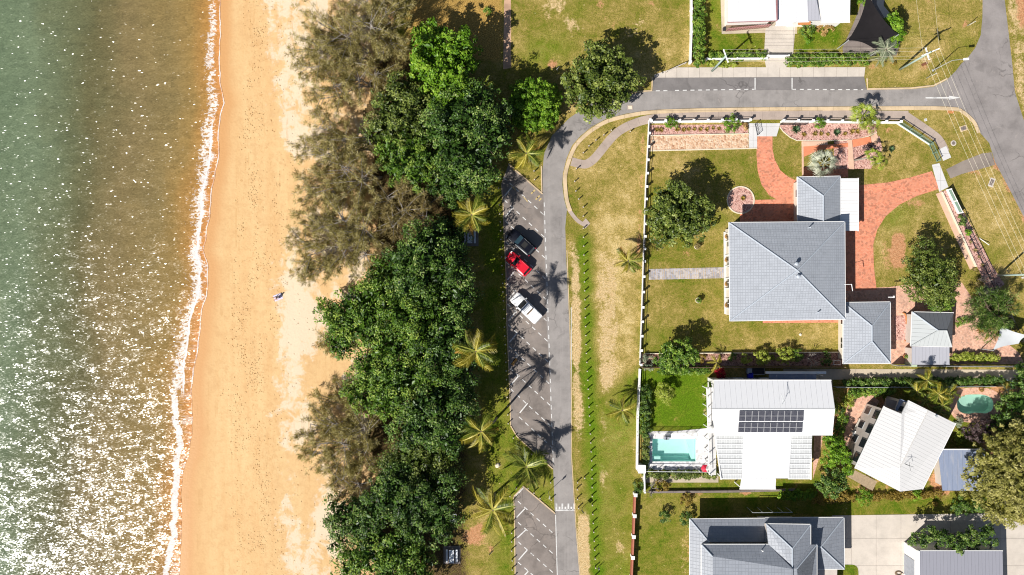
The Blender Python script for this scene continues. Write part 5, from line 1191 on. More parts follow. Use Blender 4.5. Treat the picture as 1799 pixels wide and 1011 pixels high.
M['leaf_purple'] = leafmat('dark purple leaves', [(0, A(50, 34, 40)), (0.5, A(90, 70, 70)), (1, A(150, 130, 130))], 0.4, 0.4)
M['leaf_red'] = leafmat('red bracts', [(0, A(150, 8, 30)), (0.5, A(214, 20, 60)), (1, A(250, 60, 90))], 0.5, 0.3)
M['leaf_orange'] = leafmat('tan dry foliage', [(0, A(150, 110, 60)), (0.5, A(206, 166, 100)), (1, A(240, 210, 150))], 0.5, 0.3)
M['frond'] = leafmat('palm frond green', [(0, A(54, 76, 16)), (0.5, A(108, 126, 30)), (1, A(186, 190, 84))], 0.42, 0.35)
M['frond_y'] = leafmat('palm frond yellow', [(0, A(100, 96, 18)), (0.5, A(164, 152, 38)), (1, A(232, 218, 112))], 0.45, 0.3)
M['frond_b'] = leafmat('palm frond tawny', [(0, A(120, 84, 30)), (0.5, A(176, 132, 54)), (1, A(220, 184, 100))], 0.55, 0.3)
M['fan'] = leafmat('fan palm leaf', [(0, A(96, 120, 30)), (0.5, A(160, 180, 56)), (1, A(214, 222, 110))], 0.4, 0.45)
M['cycad'] = leafmat('cycad leaf', [(0, A(40, 66, 40)), (0.5, A(74, 104, 66)), (1, A(130, 156, 112))], 0.4, 0.4)
def unit(n, rng):
    v = rng.normal(size=(n, 3)); return v / np.linalg.norm(v, axis=1, keepdims=True)
def quads_mesh(name, C, N, L, Wd, var, mat, rng, U=None, kite=True):
    """one small folded leaf (two triangles) for every centre C with normal N"""
    n = len(C)
    R = unit(n, rng) if U is None else U
    T = np.cross(N, R); T /= np.maximum(np.linalg.norm(T, axis=1, keepdims=True), 1e-6); B = np.cross(N, T)
    L = np.broadcast_to(np.asarray(L, float), (n,))[:, None]; Wd = np.broadcast_to(np.asarray(Wd, float), (n,))[:, None]
    f = N * (Wd * 0.22)
    V = np.stack([C - B * L / 2, C + T * Wd / 2 + f, C + B * L / 2, C - T * Wd / 2 + f], 1).reshape(-1, 3).astype(np.float32)
    me = bpy.data.meshes.new(name); me.vertices.add(n * 4); me.vertices.foreach_set('co', V.ravel())
    i4 = np.arange(n)[:, None] * 4
    tri = np.concatenate([i4 + np.array([[0, 1, 2]]), i4 + np.array([[0, 2, 3]])], 1).reshape(-1).astype(np.int32)
    me.loops.add(len(tri)); me.loops.foreach_set('vertex_index', tri)
    me.polygons.add(len(tri) // 3); me.polygons.foreach_set('loop_start', np.arange(0, len(tri), 3, dtype=np.int32))
    a = me.color_attributes.new('var', 'FLOAT_COLOR', 'POINT')
    d = np.repeat(np.clip(var, 0, 1), 4).astype(np.float32); a.data.foreach_set('color', np.stack([d, d, d, np.ones_like(d)], 1).ravel())
    me.update(calc_edges=True); me.materials.append(mat)
    return me
def crown_pts(blobs, rng, puff=0.95, per=46, fill=1.0, low=-0.25):
    """blobs (x,y,z,rx,ry,rz) world -> leaf centres, normals and per-clump shade"""
    C = []; N = []; VA = []
    for (x, y, z, rx, ry, rz) in blobs:
        area = 2 * PI * ((rx * ry) ** 0.8 + 2 * ((rx + ry) / 2 * rz) ** 0.8) / 3 * 1.15
        npf = max(4, int(area / (puff * puff * 1.35) * fill * 0.8))
        d = unit(npf * 3, rng); d = d[d[:, 2] > low][:npf]
        rad = rng.uniform(0.6, 1.06, len(d)) + 0.12 * rng.normal(size=len(d)) * 0.5
        pc = np.array([x, y, z]) + d * np.array([rx, ry, rz]) * rad[:, None]
        pv = rng.uniform(0.22, 0.78, len(d)) ; pr = puff * rng.uniform(0.6, 1.25, len(d))
        k = np.maximum((per * (pr / puff) ** 2).astype(int), 6); idx = np.repeat(np.arange(len(d)), k)
        u = unit(len(idx), rng); u[:, 2] = np.abs(u[:, 2]) * 1.0 - 0.15; 
        ld = u + d[idx] * 0.35; ld /= np.linalg.norm(ld, axis=1, keepdims=True)
        c = pc[idx] + ld * (pr[idx] * rng.uniform(0.35, 0.95, len(idx)))[:, None] * np.array([1, 1, 0.75])
        nn = ld * 0.55 + unit(len(idx), rng) * 0.55 + np.array([0, 0, 0.55]); nn /= np.linalg.norm(nn, axis=1, keepdims=True)
        C.append(c); N.append(nn); VA.append(pv[idx] + rng.normal(0, 0.17, len(idx)))
    C = np.concatenate(C); ok = C[:, 2] > 0.12
    return C[ok], np.concatenate(N)[ok], np.concatenate(VA)[ok]
def limb_tree(mb, base, blobs, r0, rng):
    b0 = Vector(base); top = Vector((sum(b[0] for b in blobs) / len(blobs), sum(b[1] for b in blobs) / len(blobs), min(b[2] for b in blobs) * 0.7))
    fork = b0.lerp(top, 0.55); fork.z = max(0.6, top.z * 0.6)
    mb.tube([b0 - Vector((0, 0, .1)), b0.lerp(fork, 0.5) + Vector((rng.normal() * .1, rng.normal() * .1, 0)), fork], [r0, r0 * 0.8, r0 * 0.65], 8)
    for b in blobs:
        e = Vector(b[:3]); m = fork.lerp(e, 0.5) + Vector((rng.normal() * .3, rng.normal() * .3, -.2))
        mb.tube([fork, m, e], [r0 * 0.5, r0 * 0.35, r0 * 0.16], 6)
        for j in range(4):
            d = unit(1, rng)[0]; d[2] = abs(d[2]); t = Vector((e.x + d[0] * b[3] * .8, e.y + d[1] * b[4] * .8, e.z + d[2] * b[5] * .6)); mb.tube([m, m.lerp(t, .6), t], [r0 * .22, r0 * .14, .03], 5)
def broadleaf(name, label, cat, blobs_px, mat, base_px=None, leaf=(0.34, 0.2), puff=0.95, per=46, fill=1.0, r0=0.22, bark='bark', seed=0, group=None, low=-0.25, cname='crown'):
    """blobs_px: (px, py, r_px, z_centre[, rz_m, ry_px])"""
    rng = np.random.default_rng(1000 + seed)
    bl = []
    for b in blobs_px:
        px, py, rp, z = b[:4]; rz = b[4] if len(b) > 4 else rp * S * 0.75; ry = (b[5] if len(b) > 5 else rp) * S
        p = W(px, py, z); bl.append((p.x, p.y, z, rp * S, ry, rz))
    if base_px is None: base = Vector((sum(b[0] for b in bl) / len(bl), sum(b[1] for b in bl) / len(bl), 0))
    else: base = W(*base_px)
    r = thing(name, label, cat, base, 0, group)
    mb = MB(); limb_tree(mb, base, bl, r0, rng); part('trunk', mb, M[bark], r, True)
    C, N, VA = crown_pts(bl, rng, puff, per, fill, low)
    L_ = rng.uniform(0.7, 1.3, len(C)) * leaf[0]; W_ = rng.uniform(0.7, 1.3, len(C)) * leaf[1]
    for (x, y, z, rx, ry, rz) in bl:            # inner foliage: big sprays added to block light, coloured darker to blacken the gaps
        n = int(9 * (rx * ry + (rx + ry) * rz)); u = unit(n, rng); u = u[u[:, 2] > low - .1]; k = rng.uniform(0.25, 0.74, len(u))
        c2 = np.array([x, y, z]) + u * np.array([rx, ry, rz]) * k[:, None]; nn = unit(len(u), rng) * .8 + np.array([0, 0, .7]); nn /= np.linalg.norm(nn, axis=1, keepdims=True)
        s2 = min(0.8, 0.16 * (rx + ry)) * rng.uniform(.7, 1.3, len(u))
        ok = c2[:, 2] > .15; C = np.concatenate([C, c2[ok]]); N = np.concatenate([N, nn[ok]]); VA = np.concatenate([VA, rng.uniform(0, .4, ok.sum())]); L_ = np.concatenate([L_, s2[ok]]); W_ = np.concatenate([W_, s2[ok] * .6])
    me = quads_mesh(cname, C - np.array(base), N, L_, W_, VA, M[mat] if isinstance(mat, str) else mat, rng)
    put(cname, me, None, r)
    return r
BELT = 'trees of the dense belt between beach and car park'
def bt(label, blobs, mat, seed, **kw):
    blobs = [(b[0], b[1], b[2], b[3] * 0.84, b[3] * 0.66) for b in blobs]; kw.setdefault('low', -0.8)
    return broadleaf('broadleaf_tree', label, 'tree', blobs, mat, seed=seed, group=BELT, **kw)
bt('bright green tree at the top of the belt', [(762, 98, 40, 5.8), (790, 135, 44, 6.2), (815, 172, 34, 5.2), (755, 72, 28, 5.0), (805, 88, 34, 5.6), (778, 165, 34, 5.2), (745, 120, 26, 4.6), (800, 205, 24, 5.0)], 'leaf_bright', 1, leaf=(0.42, 0.26), puff=0.8)
bt('dark olive tree beside the bright green tree in the belt', [(690, 195, 46, 5.6), (720, 225, 44, 5.6), (668, 230, 34, 4.6), (735, 185, 34, 5.2), (700, 160, 30, 4.8)], 'leaf_olive', 2, leaf=(0.3, 0.2))
bt('blue green tree on the car park side of the upper belt', [(820, 210, 52, 8.0), (855, 240, 46, 7.6), (800, 270, 46, 7.6), (840, 185, 38, 7.2), (780, 225, 40, 7.6), (872, 205, 34, 6.6), (835, 290, 40, 6.6)], 'leaf_dark', 3, leaf=(0.32, 0.2), fill=0.85)
bt('yellow green tree with clumped tufts in the upper belt', [(705, 290, 34, 5.6), (735, 305, 30, 5.2), (690, 265, 26, 5.0), (720, 258, 28, 5.2), (748, 280, 26, 5.2)], 'leaf_mid', 4, leaf=(0.3, 0.16), puff=0.7, fill=0.8)
bt('grey green tree at the palm end of the upper belt', [(810, 310, 36, 4.4), (785, 325, 30, 4.0), (835, 318, 28, 4.0), (795, 345, 24, 3.4)], 'leaf_dark', 5, leaf=(0.26, 0.16), puff=0.7)
bt('leafy green tree at the head of the middle belt', [(745, 445, 48, 7.6), (715, 465, 40, 7.2), (775, 470, 40, 7.2), (750, 420, 34, 6.8), (730, 500, 42, 7.6)], 'leaf_dark', 6, leaf=(0.3, 0.19))
bt('broad green tree overhanging the sand in the middle belt', [(625, 545, 40, 5.0), (600, 570, 34, 4.4), (655, 520, 42, 5.6), (650, 575, 44, 5.8), (600, 600, 30, 4.2), (585, 550, 26, 3.8), (665, 480, 26, 4.2)], 'leaf_mid', 7, leaf=(0.32, 0.2))
bt('tall green tree in the heart of the middle belt', [(710, 555, 50, 6.8), (740, 590, 50, 6.8), (690, 610, 48, 6.6), (760, 545, 44, 6.4), (730, 520, 40, 6.2)], 'leaf_mid', 8, leaf=(0.3, 0.19))
bt('dark green tree on the car park side of the middle belt', [(785, 580, 40, 7.6), (800, 550, 30, 6.8), (775, 620, 40, 7.4), (808, 480, 26, 6.6), (812, 520, 26, 6.6), (805, 680, 30, 7.0), (815, 650, 24, 6.4), (805, 450, 22, 6.0), (810, 610, 28, 6.6), (795, 640, 30, 6.8)], 'leaf_dark', 9, leaf=(0.3, 0.19), fill=0.85)
bt('green tree at the lower end of the middle belt', [(660, 650, 46, 6.0), (705, 665, 48, 6.6), (750, 660, 46, 6.4), (635, 690, 34, 4.8), (690, 700, 44, 6.0), (790, 690, 36, 5.4)], 'leaf_mid', 10, leaf=(0.3, 0.19))
bt('dark tree between the lower palms and the belt', [(760, 715, 50, 8.2), (800, 725, 40, 7.4), (730, 745, 42, 7.8), (785, 760, 40, 7.4), (815, 700, 28, 6.4)], 'leaf_dark', 11, leaf=(0.32, 0.2), fill=0.9)
bt('sparse tree with bare grey twigs in the lower belt', [(720, 790, 40, 5.4), (755, 800, 40, 5.4), (785, 795, 30, 4.6), (700, 820, 34, 5.0), (745, 840, 34, 4.8)], 'leaf_olive', 12, leaf=(0.26, 0.16), fill=0.75, bark='grey_bark')
bt('round leafy tree in the lower belt', [(690, 860, 44, 6.2), (715, 895, 42, 6.2), (665, 890, 36, 5.6), (700, 835, 34, 5.4), (735, 915, 34, 5.4)], 'leaf_dark', 13, leaf=(0.3, 0.19))
bt('low spreading tree hanging over the lower sand', [(620, 900, 34, 4.2), (600, 920, 28, 3.6), (640, 930, 38, 4.8), (590, 890, 20, 3.0), (598, 955, 20, 3.0)], 'leaf_dark', 14, leaf=(0.28, 0.18))
bt('leafy tree at the bottom edge of the belt', [(660, 970, 44, 5.6), (700, 965, 44, 6.2), (735, 985, 32, 4.0), (625, 990, 36, 5.0), (690, 1010, 44, 5.8), (735, 1025, 34, 4.4)], 'leaf_mid', 15, leaf=(0.28, 0.18))
bt('shaded tree over the picnic tables', [(770, 880, 34, 6.2), (785, 850, 30, 6.0), (775, 930, 26, 5.8), (765, 905, 30, 6.0), (745, 870, 34, 6.8), (800, 905, 14, 5.0)], 'leaf_dark', 16, leaf=(0.26, 0.16), fill=0.6)
bt('dark shrubby tree in the gap above the middle belt', [(800, 420, 26, 3.4), (790, 455, 28, 3.6), (815, 380, 20, 3.0), (780, 395, 26, 3.6)], 'leaf_dark', 17, leaf=(0.24, 0.15), fill=0.5)
# shore she-oaks: feathery, see-through
def sheoak(label, blobs_px, seed, base_px, mat='leaf_pine', dens=1.0, bark='grey_bark', name='casuarina_tree', group='feathery she-oaks leaning over the sand'):
    rng = np.random.default_rng(2000 + seed); base = W(*base_px)
    r = thing(name, label, 'tree', base, 0, group); mb = MB()
    C = []; U = []; VA = []; Ls = []
    for (px, py, rp, z) in blobs_px:
        c_ = np.array(W(px, py, z)); R = rp * S; b0 = np.array(base); fork = b0 * 0.75 + c_ * 0.25; fork[2] = z * 0.42
        mb.tube([b0 - np.array([0, 0, .1]), (b0 + fork) / 2 + rng.normal(0, .12, 3), fork, fork * .4 + c_ * .6 + rng.normal(0, .2, 3), c_], [.2, .15, .12, .085, .05], 6)
        for k in range(int(15 * dens * max(0.7, R / 3.5))):
            a = rng.uniform(0, 2 * PI); l = R * rng.uniform(0.55, 1.15); st = fork + (c_ - fork) * rng.uniform(0.35, 1.0)
            e = c_ + np.array([math.cos(a) * l, math.sin(a) * l, rng.uniform(-.9, .8) * R * 0.35]); m = (st + e) / 2 + np.array([0, 0, .25])
            mb.tube([st, m, e], [.05, .035, .015], 4)
            nt = int(9 * l / 3 + 4)
            for q in range(nt):
                f = rng.uniform(0.3, 1.05); p = (st * (1 - f) + m * f) * (1 - f) + (m * (1 - f) + e * f) * f + rng.normal(0, 0.2, 3) * np.array([1, 1, .6])
                sub = int(rng.integers(13, 23)); dv = (e - st); dv = dv / np.linalg.norm(dv)
                u = unit(sub, rng) * 0.75 + dv * 0.6 + np.array([0, 0, -0.2]); u /= np.linalg.norm(u, axis=1, keepdims=True)
                ln = rng.uniform(0.35, 0.75, sub)
                C.append(p + u * (ln * 0.5)[:, None] + rng.normal(0, 0.09, (sub, 3))); U.append(u); Ls.append(ln); VA.append(rng.uniform(0.0, 0.9) + rng.normal(0, .2, sub))
    C = np.concatenate(C); U = np.concatenate(U); Ls = np.concatenate(Ls); VA = np.concatenate(VA)
    N = np.cross(U, unit(len(U), rng)); N /= np.maximum(np.linalg.norm(N, axis=1, keepdims=True), 1e-6); N[N[:, 2] < 0] *= -1
    T = np.cross(U, N)
    part('trunk', mb, M[bark], r)
    # B = N x (N x R); choose R so that B runs along U
    me = quads_mesh('crown', C - np.array(base), N, Ls, 0.05, VA, M[mat], rng, U=U)
    put('crown', me, None, r); return r
sheoak('big feathery she-oak at the top of the beach', [(535, 85, 30, 3.8), (540, 120, 28, 3.6), (600, 60, 60, 6.6), (560, 95, 50, 5.0), (650, 40, 56, 8.0), (680, 10, 40, 7.0), (690, 75, 30, 6.0), (620, 110, 46, 5.2), (640, -20, 50, 5.6), (560, 40, 36, 4.4)], 1, (668, 110), dens=1.25)
sheoak('feathery she-oak with grey branches below the topmost one', [(585, 150, 44, 4.4), (630, 140, 44, 5.0), (560, 175, 30, 3.6), (665, 125, 36, 4.4)], 2, (650, 152))
sheoak('thin she-oak spreading over the pale sand', [(532, 265, 24, 3.0), (560, 225, 40, 3.6), (600, 245, 46, 4.6), (640, 240, 40, 5.0), (555, 275, 36, 3.8)], 3, (672, 262))
sheoak('she-oak with a brown heart in the middle of the row', [(530, 330, 26, 3.0), (600, 295, 46, 5.2), (570, 335, 42, 4.4), (630, 320, 46, 5.4), (545, 345, 30, 3.6)], 4, (670, 312), dens=1.1)
sheoak('dense she-oak beside the leafy middle belt', [(524, 425, 28, 3.2), (528, 470, 26, 3.2), (560, 480, 26, 3.4), (560, 400, 46, 4.6), (600, 385, 50, 5.6), (640, 400, 50, 5.8), (540, 450, 40, 3.8), (600, 440, 48, 5.0), (640, 450, 36, 4.8)], 5, (655, 420), dens=1.25)
sheoak('browning she-oak inside the belt', [(680, 345, 40, 5.2), (710, 370, 44, 5.4), (750, 380, 40, 5.0), (690, 400, 40, 5.0)], 6, (705, 372), 'leaf_brown', 1.1)
sheoak('she-oak by itself at the lower sand', [(545, 745, 34, 3.6), (548, 800, 28, 3.0), (600, 845, 34, 3.6), (580, 740, 40, 4.2), (600, 780, 46, 4.8), (560, 780, 34, 3.8), (640, 750, 44, 5.2), (590, 820, 34, 3.8), (640, 800, 36, 4.6)], 7, (648, 778), dens=1.1)
sheoak('small she-oak tuft above the lower sand', [(600, 690, 30, 3.0), (625, 710, 30, 3.6), (560, 705, 20, 2.2)], 8, (640, 708))
sheoak('wispy she-oak tuft poking out over the middle sand', [(570, 597, 18, 2.2), (590, 615, 16, 2.2)], 9, (600, 606))
sheoak('brown she-oak tuft between the lower trees', [(630, 850, 26, 3.2), (600, 860, 22, 2.6)], 10, (640, 850), 'leaf_brown')
# street and garden trees
broadleaf('broadleaf_tree', 'smooth bright green domed tree at the road bend', 'tree', [(939, 184, 42, 2.2, 3.4), (947, 198, 32, 2.0, 2.6), (926, 172, 30, 2.0, 2.6), (925, 200, 28, 2.0, 2.2), (955, 175, 28, 2.0, 2.6)], 'leaf_bright', leaf=(0.24, 0.14), puff=0.42, per=36, seed=21, fill=1.9, low=-0.5)
broadleaf('broadleaf_tree', 'round dark olive street tree beside the parking lane', 'tree', [(1045, 135, 40, 5.0), (1030, 165, 36, 4.4), (1070, 160, 38, 4.8), (1020, 140, 30, 4.2), (1075, 120, 34, 4.6), (1050, 185, 26, 3.8), (1050, 105, 28, 4.2), (1093, 140, 28, 4.4)], 'leaf_olive', leaf=(0.42, 0.26), puff=0.85, seed=22, per=40)
broadleaf('broadleaf_tree', 'round olive tree on the lawn beside the front fence', 'tree', [(1190, 370, 38, 4.6), (1170, 395, 30, 4.0), (1215, 390, 32, 4.4), (1185, 345, 30, 4.2), (1160, 365, 24, 3.6), (1200, 410, 24, 3.6), (1225, 365, 24, 4.0), (1163, 415, 16, 2.6), (1150, 385, 14, 2.8)], 'leaf_olive', leaf=(0.36, 0.22), puff=0.8, seed=23, per=42)
broadleaf('broadleaf_tree', 'mixed green tree between the brick drive and the shed', 'tree', [(1620, 465, 30, 3.6), (1645, 485, 34, 4.0), (1610, 495, 28, 3.4), (1650, 515, 26, 3.4), (1625, 440, 20, 3.0), (1660, 495, 20, 3.2), (1630, 512, 24, 3.2)], 'leaf_olive', leaf=(0.24, 0.15), puff=0.6, seed=24, per=40)
broadleaf('broadleaf_tree', 'low bright shrub at the foot of the tree by the shed', 'shrub', [(1655, 532, 17, 2.0), (1640, 525, 14, 1.8), (1668, 528, 10, 1.8)], 'leaf_mid', leaf=(0.22, 0.14), puff=0.5, seed=25, r0=.08)
sheoak('dark green conifer-like tree between the shed and the power pole', [(1735, 540, 30, 4.4), (1720, 560, 24, 3.6), (1755, 555, 26, 4.0), (1745, 575, 22, 3.4), (1765, 535, 22, 3.8)], 11, (1735, 548), M and 'leaf_dark', 1.6, 'bark', 'conifer_tree', None)
broadleaf('broadleaf_tree', 'huge pale olive tree over the blue grey shed', 'tree', [(1748, 800, 36, 5.4), (1783, 780, 38, 5.8), (1728, 845, 35, 5.0), (1773, 840, 44, 5.9), (1808, 820, 38, 5.9), (1748, 885, 31, 4.3), (1793, 880, 35, 4.9), (1823, 870, 35, 5.2), (1813, 760, 35, 5.4), (1773, 905, 19, 3.2)], 'leaf_yellow', leaf=(0.36, 0.14), puff=0.6, per=40, seed=26, fill=1.1, bark='grey_bark')
broadleaf('broadleaf_tree', 'bushy green tree at the lower corner of the white house', 'tree', [(1462, 845, 19, 3.0), (1448, 850, 12, 2.4), (1475, 850, 12, 2.6), (1458, 862, 12, 2.2)], 'leaf_dark', leaf=(0.26, 0.16), puff=0.5, seed=27, r0=.1)
broadleaf('broadleaf_tree', 'bright bushy tree between the white house and the angled house', 'tree', [(1467, 785, 18, 3.0), (1462, 802, 17, 3.0), (1478, 800, 15, 3.0), (1487, 820, 12, 2.6), (1458, 775, 12, 2.4)], 'leaf_bright', leaf=(0.24, 0.15), puff=0.5, seed=28, r0=.1)
broadleaf('broadleaf_tree', 'dark tree in the shaded corner right of the kidney pool', 'tree', [(1785, 710, 30, 4.2), (1775, 750, 26, 3.8), (1800, 670, 30, 4.2), (1760, 745, 22, 3.0)], 'leaf_dark', leaf=(0.26, 0.16), puff=0.6, seed=29, fill=0.6)
broadleaf('broadleaf_tree', 'purple leaved tree beside the angled house and the pool', 'tree', [(1725, 752, 20, 2.6), (1705, 760, 16, 2.2), (1740, 742, 14, 2.2)], 'leaf_purple', leaf=(0.2, 0.13), puff=0.5, seed=30, r0=.1, fill=0.8)
broadleaf('broadleaf_tree', 'leafy tree in the planted corner under the front fence', 'tree', [(1176, 624, 20, 2.6), (1198, 616, 22, 3.4), (1190, 634, 22, 3.0), (1166, 634, 14, 2.0), (1212, 628, 14, 2.6)], 'leaf_mid', leaf=(0.26, 0.17), puff=0.5, seed=31, r0=.12)
broadleaf('broadleaf_tree', 'small airy tree on the bright green lawn', 'tree', [(1166, 680, 12, 1.7), (1172, 692, 12, 1.6), (1158, 688, 9, 1.4), (1170, 703, 8, 1.0)], 'leaf_lime', leaf=(0.2, 0.1), puff=0.45, seed=32, r0=.06, fill=0.7)
broadleaf('broadleaf_tree', 'dark bush overhanging the north wall of the garage', 'tree', [(1612, 945, 13, 3.4), (1630, 940, 14, 3.4), (1655, 945, 16, 3.2), (1680, 948, 16, 3.0), (1705, 945, 17, 3.0), (1730, 945, 18, 3.0), (1680, 958, 12, 3.6)], 'leaf_dark', leaf=(0.26, 0.16), puff=0.55, seed=33, r0=.1)
broadleaf('broadleaf_tree', 'small bare-topped tree on the strip lawn by the big pale tree', 'tree', [(1685, 884, 10, 1.6), (1696, 892, 10, 1.4), (1678, 896, 8, 1.0), (1720, 888, 12, 1.2)], 'leaf_dark', leaf=(0.2, 0.13), puff=0.4, seed=34, r0=.06)
broadleaf('broadleaf_tree', 'round dark green tree beside the black shade sail', 'tree', [(1572, 45, 14, 2.4), (1574, 60, 12, 2.2), (1566, 35, 10, 2.2), (1570, 72, 9, 1.8)], 'leaf_bright', leaf=(0.24, 0.15), puff=0.45, seed=35, r0=.1)
# ---- bushes: low things
def bush(label, px, py, r, h, mat, seed, name='shrub', cat='shrub', ry=None, leaf=(0.16, 0.1), puff=0.32, per=34, group=None, fill=1.0):
    rng = np.random.default_rng(3000 + seed); p = W(px, py); p.z = 0
    bl = [(0, 0, h * 0.45, r * S, (ry or r) * S, h * 0.55)]
    C, N, VA = crown_pts(bl, rng, min(puff, r * S * 0.6), per, fill, -0.2)
    r_ = thing(name, label, cat, p, 0, group)
    put('foliage', quads_mesh('foliage', C, N, rng.uniform(.7, 1.3, len(C)) * leaf[0], rng.uniform(.7, 1.3, len(C)) * leaf[1], VA, M[mat], rng), None, r_)
    lpart('stem', MB().tube([(0, 0, -.05), (0.02, 0, h * .5)], [0.05, 0.03], 5), M['bark'], r_)
    return r_
def hedge(label, pts, w, h, mat, seed, name='hedge', cat='hedge', leaf=(0.2, 0.12), per=30):
    rng = np.random.default_rng(4000 + seed); Pw = [W(*p) for p in pts]; base = Pw[0]
    bl = []
    for a, b_ in zip(Pw[:-1], Pw[1:]):
        L = (b_ - a).length; n = max(1, int(L / (w * S * 0.55)))
        for i in range(n + 1):
            q = a.lerp(b_, i / n) - base; bl.append((q.x + rng.normal() * .05, q.y + rng.normal() * .05, h * .5, w * S * .55 * rng.uniform(.85, 1.15), w * S * .55 * rng.uniform(.85, 1.15), h * .5 * rng.uniform(.85, 1.15)))
    C, N, VA = crown_pts(bl, rng, 0.32, per, 0.8, -0.3)
    r_ = thing(name, label, cat, base)
    put('foliage', quads_mesh('foliage', C, N, rng.uniform(.7, 1.3, len(C)) * leaf[0], rng.uniform(.7, 1.3, len(C)) * leaf[1], VA, M[mat], rng), None, r_)
    mb = MB()
    for b in bl[::3]: mb.tube([(b[0], b[1], -.05), (b[0], b[1], h * .6)], [.04, .02], 4)
    lpart('stems', mb, M['bark'], r_)['kind'] = 'stuff'
    return r_
hedge('tall dark hedge inside the pale boundary wall by the top house', [(1225, -50), (1225, 60), (1224, 116)], 17, 1.9, 'leaf_mid', 1)
hedge('flowering hedge strip inside the low white wall', [(1246, 100), (1344, 99)], 11, 0.7, 'leaf_mid', 2)
hedge('low yellow green plants outside the low white wall', [(1246, 114), (1290, 114)], 9, 0.5, 'leaf_lime', 3, 'shrub_row', 'shrubs')
hedge('clipped green hedge with a sunny edge along the pavement', [(1386, 108), (1440, 107), (1518, 106)], 19, 1.0, 'leaf_mid', 4)
hedge('dark hedge strip inside the white rail fence by the bright lawn', [(1133, 685), (1131, 720), (1130, 757)], 17, 1.5, 'leaf_dark', 5)
hedge('thin hedge between the pool deck and the white fence', [(1134, 764), (1133, 815)], 9, 0.9, 'leaf_olive', 6)
hedge('olive green hedge below the pool', [(1133, 832), (1260, 832)], 11, 0.9, 'leaf_olive', 7)
hedge('yellow green hedge beside the shed court', [(1672, 627), (1744, 627)], 13, 1.0, 'leaf_lime', 8)
hedge('long dark hedge along the concrete drive above the angled house', [(1484, 671), (1600, 671), (1752, 668)], 13, 1.2, 'leaf_dark', 9)
hedge('green climbing shrubs along the lower retaining wall', [(1375, 868), (1425, 866)], 15, 1.0, 'leaf_bright', 10, 'shrub_row', 'shrubs')
hedge('ochre brown low hedge below the bushy green tree', [(1432, 874), (1492, 872)], 16, 0.8, 'leaf_ochre', 11)
hedge('ochre and green shrubs under the angled house', [(1520, 872), (1572, 870), (1650, 866)], 12, 0.7, 'leaf_ochre', 12, 'shrub_row', 'shrubs')
hedge('leafy shrub border at the upper side of the patio', [(1492, 690), (1510, 688), (1540, 686), (1560, 684)], 14, 1.2, 'leaf_mid', 13, 'shrub_row', 'shrubs')
hedge('green shrubs between the white house and the patio', [(1476, 735), (1468, 765)], 15, 1.5, 'leaf_mid', 14, 'shrub_row', 'shrubs')
hedge('dark green creeper on the fence behind the leafy garden corner', [(1160, 650), (1240, 650)], 12, 1.3, 'leaf_mid', 15)
